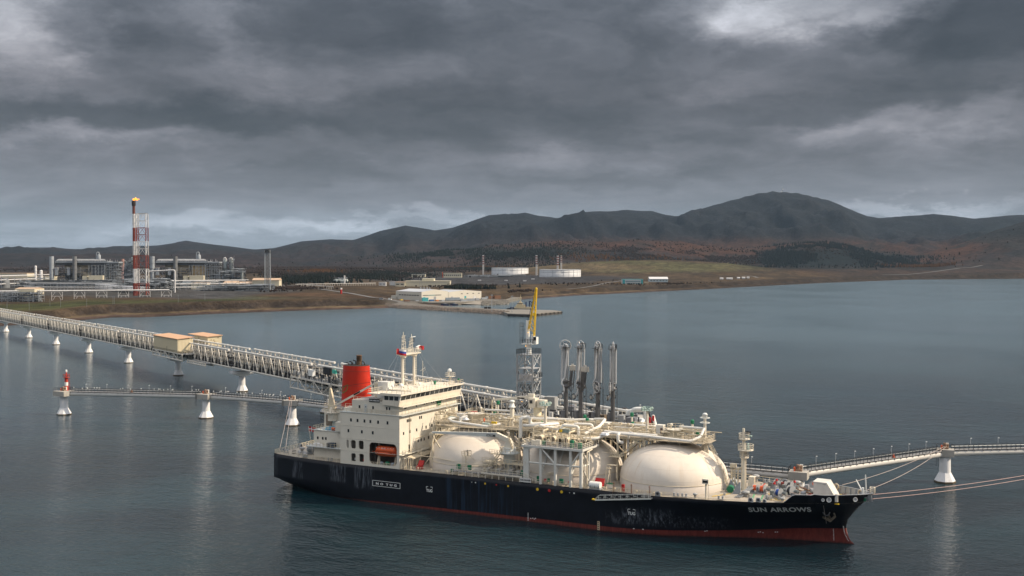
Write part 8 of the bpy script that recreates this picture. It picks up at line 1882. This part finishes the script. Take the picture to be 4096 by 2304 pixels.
# --- storage tanks and slim stacks
TW = mat('tank_white', (.60, .62, .64), .5, var=.03, vscale=.02)
for u0, u1, v0, vt, lab in ((1825, 2162, 340, 275, 'left one of the two wide white storage tanks'), (2260, 2640, 357, 290, 'right one of the two wide white storage tanks, with a slanting stair')):
    x, y, z, k = onland(*CB((u0 + u1) / 2, v0 - 2)); s = .4464 * k; r = (u1 - u0) / 2 * s; h = (v0 - vt) * s; e = thing('storage_tank', lab, 'storage tank', (x, y + r, z - .8), 0, 'storage tanks')
    m = MB(); m.lathe((0, 0, 0), [(r, 0), (r, h), (r * .98, h + .1), (.01, h + .8)], 72); m.build('shell', TW, e)
    m = MB(); [m.lathe((0, 0, zz), [(r, -.3), (r + .7, -.2), (r + .7, .2), (r, .3)], 72, cap=False) for zz in (h * .97, h * .72)]; m.build('wind_girder', mat('girder_grey', (.36, .37, .38), .6), e)
    m = MB()
    for i in range(24): t = 2 * pi * i / 24 + .13; m.beam(((r + .2) * cos(t), (r + .2) * sin(t), 0), ((r + .2) * cos(t), (r + .2) * sin(t), h), .35 if i % 4 else .8)
    m.rail([((r - .5) * cos(t), (r - .5) * sin(t), h) for t in np.linspace(0, 2 * pi, 49)], 1.6, 5, .15, 2); m.build('roof_rail', GALV2, e)
    if u0 > 2000: m = MB(); t0, t1 = -2.1, -1.5; m.beam(((r + .8) * cos(t0), (r + .8) * sin(t0), 0), ((r + .8) * cos(t1), (r + .8) * sin(t1), h), .9, 1.2); m.build('stair', GALV2, e)
for i, (u, v0, vt, lab) in enumerate(((1754, 342, 158, 'slim red topped stack left of the left tank'), (2231, 340, 158, 'slim red topped stack between the two tanks'), (2421, 355, 162, 'left one of the twin slim stacks before the right tank'), (2453, 300, 162, 'right one of the twin slim stacks behind the right tank'))):
    x, y, z, k = onland(*CB(u, v0)); s = .4464 * k; H_ = (v0 - vt) * s; e = thing('slim_stack', lab, 'stack', (x, y, z), 0, 'slim banded stacks')
    for q in range(9):
        a, b_ = (0, .55) if q == 0 else (.55 + (q - 1) * .45 / 8, .55 + q * .45 / 8); m = MB(); m.beam((-1.4, 0, H_ * a), (-1.4, 0, H_ * b_), .9, n=8); m.beam((1.4, 0, H_ * a), (1.4, 0, H_ * b_), .9, n=8); m.build('white_band' if q % 2 == 0 else 'red_band', FWH if q % 2 == 0 else FRED, e)
x, y, z, k = onland(*CB(1850, 350)); s = .4464 * k; e = thing('pipe_field', 'pipes and low racks in front of the left storage tank', 'pipe rack', (x, y - 60, z)); clutter(e, 'process_piping', -260 * s, 330 * s, -30, 20, 0, 16 * s, 260, 59, GALV2, .45)
x, y, z, k = onland(*CB(2060, 338)); s = .4464 * k; e = thing('loading_rack', 'low frame against the foot of the left storage tank', 'pipe rack', (x - 20 * s, y - 12, z)); frame(e, -70 * s, 90 * s, 0, 6, 0, 8 * s, 9, 1, GALV2, .5)
for q, (u, v) in enumerate(((2200, 376), (1720, 388), (1958, 390), (2125, 392))): x, y, z, k = onland(*CB(u, v)); m = MB(); m.b(-4, 4, -3, 3, 0, 2.6); o = m.build('white_tarp', FWH); o.location = (x, y, z); tag(o, ('white box right of the racks below the tanks', 'white cover far left on the black bank', 'white cover in the middle of the black bank', 'white cover far right on the black bank')[q], 'cover')
# --- teal buildings on the far shore
TEAL = mat('teal_wall', (.06, .33, .37), .6)
e = building('teal and white office block on the far shore, left of the pair', 603, 703, 537, 514, 26, FWH, TEAL, CR, .8137, name='office_block'); s = .8137 * onland(*CR(653, 537))[3]
m = MB(); m.b(-50 * s, -38 * s, -.4, 4, 0, 23 * s); m.b(40 * s, 50 * s, -.4, 4, 0, 23 * s); m.build('teal_bay', TEAL, e)
m = MB(); m.b(-36 * s, 38 * s, -.2, -.1, 14 * s, 18 * s); m.b(-36 * s, 38 * s, -.2, -.1, 5 * s, 9 * s); m.build('window_band', mat('teal_glass', (.05, .16, .19), .3), e)
e = building('white and pale blue hall on the far shore, right of the pair', 736, 826, 526, 511, 30, mat('pale_blue_wall', (.42, .52, .56), .6), FWH, CR, .8137, True, 'office_block', win=6)
building('small tan hut between the two far shore buildings', 712, 730, 531, 526, 6, WW, TANR, CR, .8137, name='hut')
for i, (u0, u1, v0) in enumerate(((1084, 1098, 514), (1116, 1144, 514), (1168, 1180, 511), (1192, 1206, 510), (1216, 1226, 509))): building('%s of the tiny white houses far along the right shore' % ('leftmost', 'largest', 'third', 'fourth', 'rightmost')[i], u0, u1, v0, v0 - 6, 10, FWH, FWH, CR, .8137, True, 'house', group='tiny houses on the right shore')
def P3(u, v, z): p = CB(u, v); Y = (CAMH - z) * FPX / (p[1] - HZ); return ((p[0] - 2048) / FPX * Y, Y, z)
# --- quay: big pale shed with coloured doors
c0 = onland(*CB(1205, 572)); c1 = onland(*CB(1727, 548)); c2 = onland(*CB(980, 556))
zq = 4.0; A = Vector((-130, 1581, zq)); B = Vector((-48, 1662, zq)); C_ = Vector((-172, 1629, zq))
an = atan2(B.y - A.y, B.x - A.x); Lw = (B - A).length
wh = thing('quay_warehouse', 'large pale warehouse with two low-pitched roofs, teal door and window bands beside the quay', 'warehouse', tuple(A), an); sq = .4464 * A.y / FPX
WHW = mat('warehouse_white', (.60, .58, .51), .6, var=.03, vscale=.05); WHR = mat('warehouse_roof', (.46, .49, .53), .45, var=.05, vscale=.05)
Lb = 118; DW = 74; H1 = 12.5
ca, sa = cos(an), sin(an); loc = lambda v: ((v.x - A.x) * ca + (v.y - A.y) * sa, -(v.x - A.x) * sa + (v.y - A.y) * ca)
cx_, cy_ = loc(C_)
m = MB(); poly = [(0, 0), (Lw * .42, 0), (Lw * .42 + cx_, cy_), (cx_, cy_)]
def shed(p0, p1, q, h, ridge, e, tagn):
    """a shed whose long front runs p0-p1 and whose side runs to q (offset); ridge raised in the middle of the front"""
    (x0, y0), (x1, y1), (dx_, dy_) = p0, p1, q; mx_, my_ = (x0 + x1) / 2, (y0 + y1) / 2; m = MB(); V = [(x0, y0, 0), (x1, y1, 0), (x1, y1, h), (mx_, my_, h + ridge), (x0, y0, h)]; V2 = [(a + dx_, b__ + dy_, c) for a, b__, c in V]
    m.add(V + V2, [(0, 1, 2, 3, 4), (9, 8, 7, 6, 5), (0, 4, 9, 5), (2, 1, 6, 7)]); m.build('wall', WHW, e)
    r = MB(); t = .35; R = [(x0, y0, h), (mx_, my_, h + ridge), (x1, y1, h)]
    for a, b__ in ((R[0], R[1]), (R[1], R[2])): r.add([(a[0], a[1], a[2] + .02), (b__[0], b__[1], b__[2] + .02), (b__[0] + dx_, b__[1] + dy_, b__[2] + .02), (a[0] + dx_, a[1] + dy_, a[2] + .02), (a[0], a[1], a[2] + t), (b__[0], b__[1], b__[2] + t), (b__[0] + dx_, b__[1] + dy_, b__[2] + t), (a[0] + dx_, a[1] + dy_, a[2] + t)], [(3, 2, 1, 0), (4, 5, 6, 7), (0, 1, 5, 4), (1, 2, 6, 5), (2, 3, 7, 6), (3, 0, 4, 7)])
    r.build('roof', WHR, e)
dxy = (cx_, cy_)
shed((0, 0), (Lw * .44, 0), dxy, 12.4, 3.2, wh, 'a'); shed((Lw * .445, .01), (Lw * 1.02, .01), (dxy[0] * .8, dxy[1] * .8), 11.2, 2.4, wh, 'b')
for i in range(15): m = MB(); xx = 2.4 + i * 2.35; m.b(xx, xx + 1.9, -.2, -.05, 7.0, 8.0); m.build('window', mat('teal_glass2', (.04, .22, .24), .3) if 3 < i < 10 else STEELD, wh)
for i in range(4): m = MB(); xx = Lw * (.66 + .1 * i); m.b(xx, xx + 3.2, -.2, -.05, 8.0, 9.0); m.build('window', STEELD, wh)
for x0, w, h, c in ((Lw * .72, 3.6, 5, TEAL), (Lw * .2, 4.0, 5.4, mat('shutter_grey', (.28, .30, .33), .6)), (Lw * .49, 3.2, 4.6, mat('shutter_grey', (.28, .30, .33), .6)), (Lw * .88, 4.4, 4.6, FWH), (3, 4, 5, TEAL)): m = MB(); m.b(x0, x0 + w, -.22, -.05, 0, h); m.build('door', c, wh)
nx_, ny_ = -dxy[1], dxy[0]; Ls = hypot(*dxy)
for i in range(8):
    t0 = .1 + i * .1; a = Vector((dxy[0] * t0, dxy[1] * t0, 7.4)); b_ = Vector((dxy[0] * (t0 + .075), dxy[1] * (t0 + .075), 7.4)); m = MB(); off_ = Vector((dxy[1], -dxy[0], 0)).normalized() * -.15; m.beam(a + off_, b_ + off_, .2, 1.3); m.build('window', STEELD, wh)
for i, (t, w) in enumerate(((.3, 2), (.42, 1.4), (.55, 1.6), (.2, 1.2))): m = MB(); m.lathe((Lw * .22 + dxy[0] * t, dxy[1] * t, 15.5), [(.6, 0), (.6, 1.0), (w * .6, 1.3), (w * .6, 2.4), (.3, 2.8)], 8); m.build('roof_ventilator', GALV2, wh)
m = MB(); m.b(-12, -.6, dxy[1] * .75, dxy[1] * .98, 0, 5.5) if False else m.box((dxy[0] * 1.06, dxy[1] * 1.03, 3), (8, 9, 6), .3); m.build('side_annex', WHW, wh)
yd = [P3(960, 572, 3.8), P3(1215, 582, 3.8), P3(1500, 582, 3.8), P3(1740, 573, 3.8), P3(1970, 562, 3.8)]
m = MB(); m.prism([(a_[0], a_[1]) for a_ in yd] + [(15, 1745), (-60, 1760), (-215, 1700)], -2, 3.8); m.build('yard', mat('yard_concrete', (.16, .15, .13), .9, var=.2, vscale=.1), kind='structure', label='worn concrete yard in front of the warehouse')
# yard things in front
YC = [mat('yard_slate', (.22, .27, .33), .6), mat('yard_blue', (.04, .12, .30), .6), TEAL, YELL, RUST, GALV2, mat('yard_orange', (.5, .17, .04), .6)]
rs = random.Random(12); yardlab = ['slate blue container', 'dark blue container', 'teal container', 'yellow machine crate', 'rusty steel crate', 'grey container', 'orange crate']
spots = [(1455, 566, 0, 13, 4.4), (1510, 563, 0, 11, 4.2), (1552, 562, 5, 5, 2.6), (1610, 560, 3, 6, 2.2), (1640, 566, 5, 12, 3.2), (1700, 562, 5, 6, 3), (1232, 574, 2, 9, 5.5), (1290, 572, 1, 6, 2.6), (1340, 572, 6, 4, 2), (1580, 572, 5, 10, 3), (1760, 556, 5, 9, 3), (1800, 548, 0, 9, 3.4), (1835, 552, 4, 12, 4.6), (1880, 552, 4, 10, 5.4), (1070, 574, 4, 8, 2.2), (1020, 564, 3, 4, 1.6), (1160, 572, 5, 5, 2), (1390, 572, 5, 5, 2.2)]
for i, (u, v, c, L, h) in enumerate(spots):
    Y = max(1462, P3(u, min(v, 577), 3.8)[1]); X = (CB(u, v)[0] - 2048) / FPX * Y; z_ = 3.8; m = MB(); m.b(-L / 2, L / 2, -1.6, 1.6, -.1, h); o = m.build('yard_container', YC[c]); o.location = (X, Y, z_); o.rotation_euler = (0, 0, an * .6 + rs.uniform(-.1, .1))
    tag(o, '%s in the quay yard, %s from the left' % (yardlab[c], ['number one', 'two', 'three', 'four', 'five', 'six', 'seven', 'eight', 'nine', 'ten', 'eleven', 'twelve', 'thirteen', 'fourteen', 'fifteen', 'sixteen', 'seventeen', 'last'][sorted([q[0] for q in spots]).index(u)]), 'container', 'containers in the quay yard')
# light masts
for u, v0, vt, lab in ((1185, 440, 365, 'left one of two tall masts behind the quay shed'), (1204, 455, 362, 'right one of two tall masts behind the quay shed'), (1831, 640, 490, 'lamp mast at the root of the quay'), (2012, 655, 503, 'lamp mast beside the tug')):
    if v0 > 600: Y = 1255.0 if u < 1900 else 1222.0; X = (CB(u, v0)[0] - 2048) / FPX * Y; z_ = 3.0
    else: X, Y, z_, k = onland(*CB(u, v0))
    H_ = (v0 - vt) * .4464 * Y / FPX; e = thing('lamp_mast', lab, 'lamp mast', (X, Y, z_), 0, 'tall lamp masts'); m = MB(); m.beam((0, 0, 0), (0, 0, H_), .32, .2, n=6); m.build('pole', GALV2, e); m = MB(); m.b(-1.2, 1.2, -.4, .4, H_ - .8, H_ + .2); m.build('lamp_head', GALV2, e)
# causeway with concrete blocks, quay, slipway
edge = [P3(830, 600, 2.5), P3(1000, 612, 3), P3(1220, 625, 3), P3(1500, 640, 3), P3(1750, 655, 3), P3(1985, 668, 3)]; inner = [P3(760, 545, 6), P3(1000, 575, 5), P3(1210, 598, 3.2), P3(1500, 622, 3), P3(1700, 630, 3), P3(1985, 645, 3)]
m = MB(); vs = []
for a, b_ in zip(edge, inner): vs += [(a[0], a[1] - 9, -3), (a[0], a[1], a[2]), (b_[0], b_[1], b_[2]), (b_[0], b_[1] + 7, -3)]
m.add(vs, [(4 * i + j, 4 * i + 4 + j, 4 * i + 5 + j, 4 * i + 1 + j) for i in range(5) for j in range(3)]); m.build('causeway', mat('causeway_gravel', (.13, .12, .105), .9, var=.2, vscale=.2), kind='structure', label='gravel causeway running out to the quay')
QT = [P3(1980, 662, 3.2), P3(2190, 672, 3.2), P3(2420, 660, 3.2), P3(2400, 652, 3.2), P3(2130, 640, 3.2), P3(1720, 628, 3.2), P3(1985, 655, 3.2)]
q = [(-4.5, 1205), (18, 1190), (57, 1262), (50, 1286), (10, 1312), (-22, 1300), (-9, 1240)]
m = MB(); m.prism([(p_[0], p_[1]) for p_ in q], -2, 3.2); m.build('quay', mat('quay_concrete', (.20, .19, .17), .85, var=.12, vscale=.08, stain=(.18, .16, .13), stain_amt=.6), kind='structure', label='concrete quay with dark tyre fenders on its edge')
m = MB()
for a_, b__ in ((q[0], q[1]), (q[1], q[2]), (q[2], q[3])): m.beam((a_[0] + .15, a_[1] - .35, 1.0), (b__[0] + .15, b__[1] - .35, 1.0), .5, 2.6)
m.build('quay_face', mat('quay_face_dark', (.06, .055, .05), .9, var=.5, vscale=.25), kind='structure', label='dark stained face of the quay')
qe = thing('quay_fenders', 'row of black rubber fenders along the quay edge', 'fender')
for i in range(9): t = i / 8; m = MB(); x_, y_ = 18.4 + (57 - 18.4) * t, 1189.6 + (1262 - 1189.6) * t; m.box((x_ + .3, y_ - .3, 1.9), (1.0, 1.6, 1.8), .5); m.build('fender', BLACK, qe)
for i in range(4): t = i / 3; m = MB(); x_, y_ = -4.5 + 22 * t, 1204.6 - 14.8 * t; m.box((x_, y_ - .8, 1.6), (.8, 1.2, 2.2)); m.build('fender', STEELD, qe)
m = MB(); m.b(22.5, 24.5, 1194, 1195, 1.5, 4.6); m.build('yellow_frame', YELL, qe)
# blocks
bme = MB(); bme.lathe((0, 0, 0), [(.35, -1.2), (.55, -.2), (.5, .1), (.01, 1.3)], 5)
for a in range(3): t = 2 * pi * a / 3; bme.beam((0, 0, 0), (1.5 * cos(t), 1.5 * sin(t), -.6), .62, .4, n=5)
bo = bme.build('tetrapod_proto', None); bv = np.array([v.co[:] for v in bo.data.vertices]); bf = [tuple(p_.vertices) for p_ in bo.data.polygons]; bpy.data.objects.remove(bo)
def blocks(name, label, lines, n, seed, sc=1.0, mt_=None):
    rs = np.random.RandomState(seed); V = []; F = []
    for i in range(n):
        ln = lines[rs.randint(len(lines))]; a, b_ = ln[0], ln[1]; t = rs.rand(); w = rs.rand(); k = sc * rs.uniform(.8, 1.25)
        c = np.array([a[0] + (b_[0] - a[0]) * t, a[1] + (b_[1] - a[1]) * t - w * ln[2], ln[3] * (1 - w) + .3]); al, be = rs.rand() * 6.28, rs.uniform(-.9, .9)
        Rz = np.array([[cos(al), -sin(al), 0], [sin(al), cos(al), 0], [0, 0, 1]]); Rx = np.array([[1, 0, 0], [0, cos(be), -sin(be)], [0, sin(be), cos(be)]])
        o = len(V); V += ((bv * k) @ (Rz @ Rx).T + c).tolist(); F += [tuple(q_ + o for q_ in f) for f in bf]
    me = bpy.data.meshes.new(name); me.from_pydata(V, [], F); me.update(); me.materials.append(mt_ or mat('block_concrete', (.20, .17, .145), .9, var=.3, vscale=.3)); o = bpy.data.objects.new(name, me); COL.objects.link(o); o['kind'] = 'stuff'; o['label'] = label
blocks('concrete_blocks', 'thousands of tumbled concrete blocks along the causeway', [(edge[i], edge[i + 1], 10, 3.2) for i in range(5)], 2600, 1, 1.15)
blocks('armour_rocks', 'grey armour blocks round the tip beyond the slipway', [(P3(1750, 585, 3), P3(1975, 575, 3), 26, 4)], 700, 2, 1.5, mat('armour_grey', (.20, .19, .17), .9, var=.3, vscale=.3))
m = MB(); pts = [P3(1730, 600, 0), P3(1990, 592, 0), P3(1965, 560, 4), P3(1700, 565, 4)]; m.prism([(p_[0], p_[1]) for p_ in pts], -2, 3.6); m.build('rock_tip', mat('rock_fill', (.16, .15, .13), .9, var=.3), kind='structure', label='low rubble point right of the slipway')
blocks('shore_rocks', 'pale armour stones at the foot of the bluff', [(P3(350, 603, 2.5), P3(760, 592, 2.5), 6, 2.5)], 420, 3, 1.2, mat('stone_pale', (.28, .27, .25), .9, var=.3))
blocks('shore_rocks', 'pale armour stones by the shore end of the trestle', [((-505, 1080, 2.2), (-440, 1068, 2.2), 8, 2.4), ((-560, 1095, 2.2), (-500, 1085, 2.2), 8, 2.4)], 380, 4, 1.3, mat('stone_pale', (.28, .27, .25), .9, var=.3))
sl = thing('slipway_wall', 'sloping pale concrete wall and slipway below the warehouse', 'wall'); a, b_, c, d_ = P3(1210, 598, .2), P3(1730, 602, .2), P3(1740, 570, 4.4), P3(1215, 578, 4.4)
m = MB(); m.add([a, b_, c, d_, (a[0], a[1] + 2, -2), (b_[0], b_[1] + 2, -2), (c[0], c[1] + 1, -2), (d_[0], d_[1] + 1, -2)], [(0, 1, 2, 3), (4, 7, 6, 5), (0, 4, 5, 1), (1, 5, 6, 2), (2, 6, 7, 3), (3, 7, 4, 0)]); m.build('slab', mat('slipway_concrete', (.24, .22, .19), .85, var=.15, vscale=.1, stain=(.2, .17, .13), stain_amt=.7, streak=True), sl)
# boats: tug and two small work boats
def boat(name, label, cat, x, y, rz, L, W, F_, hullm, red=None, sc=1.0):
    e = thing(name, label, cat, (x, y, 0), rz); m = MB(); secs = []
    for k_ in range(9):
        t = k_ / 8; w = W / 2 * min(1, (1 - t) * 3.2) ** .6 * (.86 + .14 * min(1, t * 4)) + .05; zt_ = F_ + 1.2 * t * t
        secs.append([(L * (t - .5), -w, zt_), (L * (t - .5) - .3 * (t > .8), -w * .8, -.6), (L * (t - .5) - .3 * (t > .8), w * .8, -.6), (L * (t - .5), w, zt_)])
    loft(m, secs, False); m.build('hull', hullm, e); e.scale = (sc, sc, sc); return e
p_ = P3(2090, 644, 0); tg = boat('tugboat', 'cream and dark blue tug with a tall mast, moored behind the quay', 'tug', 12, 1326, pi - .15, 34, 11, 3.0, mat('tug_hull', (.02, .03, .06), .5))
TGC = mat('tug_cream', (.62, .52, .34), .5, var=.05)
m = MB(); m.b(-12, 9, -4, 4, 2.6, 5.4); m.b(-4, 7, -3.4, 3.4, 5.2, 8.0); m.build('deckhouse', TGC, tg); m = MB(); m.b(-1, 5.4, -2.6, 2.6, 8.0, 10.4); m.b(.8, 3, -1.2, 1.2, 10.4, 12.2); m.build('wheelhouse', TGC, tg)
m = MB(); m.b(-1.1, 5.5, -2.7, 2.7, 8.9, 9.9); m.build('wheelhouse_window', GLASS, tg); m = MB(); m.beam((1.6, 0, 11), (1.6, 0, 20.5), .4, .15, n=6); m.beam((1.6, -1.4, 17), (1.6, 1.4, 17), .2); m.beam((0, 0, 15), (3.2, 0, 15), .4); m.b(.6, 2.6, -.9, .9, 16, 16.6); m.build('mast', TGC, tg)
m = MB(); m.pipe([(-9, 0, 5), (-9, 0, 13), (-15, 0, 9.5)], .6, 6); m.beam((-5, 1.6, 5), (-5, 1.6, 11.5), .7, n=7); m.beam((-5, -1.6, 5), (-5, -1.6, 11.5), .7, n=7); m.beam((-9, 0, 12), (-13, 0, 3), .5); m.b(10, 14, -2, 2, 3, 5.2); m.build('deck_crane', mat('tug_navy', (.02, .035, .09), .5), tg)
m = MB(); m.beam((17.2, 0, 1.5), (17.2, 0, 3.6), 1.6, n=10); m.build('bow_fender', BLACK, tg)
for i, (u, lab) in enumerate(((1408, 'left one of two small navy and red boats hauled up on the causeway'), (1492, 'right one of two small navy and red boats hauled up on the causeway'))):
    c = P3(u, 615, 3.0); e = boat('work_boat', lab, 'boat', c[0], c[1] + 3, pi, 20, 5.2, 3.0, mat('boat_navy', (.015, .03, .08), .5), sc=.52); e.location.z = 3.9; m = MB(); m.b(-9.4, 8.2, -1.9, 1.9, -.8, .5); m.build('keel_red', mat('boat_red', (.28, .03, .025), .6), e)
    m = MB(); m.b(-3, 3.4, -1.5, 1.5, 3.0, 5.4); m.b(-6, -4, -1, 1, 3, 4.2); m.beam((0, 0, 5.4), (0, 0, 8.4), .2); m.build('cabin', mat('boat_grey', (.45, .47, .48), .5), e); m = MB(); m.b(-2, 3.5, -1.6, 1.6, 4.2, 4.9); m.build('window', GLASS, e)
c = P3(1792, 638, 3.2); m = MB(); m.b(-4, -.4, -1, 1, 0, 2.2); m.b(.4, 4, -1, 1, 0, 2.2); o = m.build('tyre_stack', BLACK); o.location = (c[0], c[1], 3.2); tag(o, 'black tyres stacked on the quay root', 'tyres')
# road, vehicles, poles, small marks
def road(label, pts, w):
    m = MB(); vs = []
    P_ = []
    for a, b_ in zip(pts[:-1], pts[1:]):
        for t in np.linspace(0, 1, 10, endpoint=False): P_.append((a[0] + (b_[0] - a[0]) * t, a[1] + (b_[1] - a[1]) * t))
    P_.append(pts[-1][:2])
    for i, p__ in enumerate(P_):
        a = P_[max(0, i - 1)]; b_ = P_[min(len(P_) - 1, i + 1)]; d_ = Vector((b_[0] - a[0], b_[1] - a[1], 0)).normalized(); n_ = Vector((-d_.y, d_.x, 0)) * w / 2
        for s_ in (-1, 1): X, Y = p__[0] + n_.x * s_, p__[1] + n_.y * s_; vs.append((X, Y, max(zat(X, Y), zat(*p__)) + .5))
    m.add(vs, [(2 * i, 2 * i + 2, 2 * i + 3, 2 * i + 1) for i in range(len(P_) - 1)]); m.build('road', mat('road_grey', (.14, .14, .14), .9, var=.1, vscale=.1), kind='structure', label=label)
road('grey road along the bluff to the quay', [onland(*CB(u, v))[:2] for u, v in ((-60, 436), (60, 444), (240, 458), (400, 480), (560, 502), (760, 540), (900, 558), (1040, 582))], 9)
road('pale track climbing the right hand hills', [onland(*CR(u, v), 2500, 5200)[:2] for u, v in ((1880, 492), (2050, 485), (2160, 472), (2260, 458), (2370, 444))], 10)
road('track on the far plain', [onland(*CR(u, v), 2300, 4800)[:2] for u, v in ((1268, 506), (1250, 500), (1215, 496), (1180, 494))], 9)
road('track below the tank farm', [onland(*CR(u, v), 2000, 4800)[:2] for u, v in ((330, 562), (400, 556), (470, 544), (530, 530), (600, 520))], 7)
for i, (u, v, c, lab) in enumerate(((917, 562, SIGNW, 'white van on the road above the causeway'), (480, 508, REDP, 'red and white marker post house at the road bend'), (840, 560, GALV2, 'grey pickup truck on the shore road'))):
    X, Y, z_, k = onland(*CB(u, v)); e = thing('parked_van' if i != 1 else 'marker_hut', lab, 'van' if i != 1 else 'hut', (X, Y, z_ + .6), -.3)
    m = MB(); h = 2.4 if i != 1 else 6.5; w = 5 if i != 1 else 2.2; m.b(-w / 2, w / 2, -1.1, 1.1, 0, h); m.build('body', c, e)
    if i != 1: m = MB(); m.b(w / 2 - 1.6, w / 2 + .05, -1.15, 1.15, 1.2, 2.0); m.build('windscreen', GLASS, e)
    else: m = MB(); m.b(-1.15, 1.15, -1.15, 1.15, 6.5, 9); m.build('cap', SIGNW, e)
pr = None
for i, (u, v) in enumerate(((60, 1110), (258, 1100), (445, 1062), (540, 1075), (775, 1068), (1010, 1048), (1022, 1045), (1595, 1030), (1835, 1012))):
    X, Y, z_, k = onland(*PL(u, v)); lab = 'thin post on the grass bluff, %s from the left' % ordn[i]
    if pr is None: pr = thing('fence_post', lab, 'post', (X, Y, z_), 0, 'thin posts on the bluff'); m = MB(); m.beam((0, 0, -1), (0, 0, 9), .16, n=4); m.build('pole', GALV2, pr)
    else: c = copy_tree(pr); c.location = (X, Y, z_); c['label'] = lab
# mast on the summit
X = (1968 * 1.59 - 2048) / FPX * 8600; z_ = zat(X, 8600); e = thing('summit_mast', 'tiny radio mast on the highest summit', 'mast', (X, 8600, z_)); m = MB(); m.beam((0, 0, -5), (0, 0, 42), 2.2, 1.2, n=6); m.build('pole', GALV2, e); m = MB(); m.b(-3, 3, -2, 2, 16, 24); m.b(-14, -4, -3, 3, -2, 7); m.build('dish_platform', FWH, e)
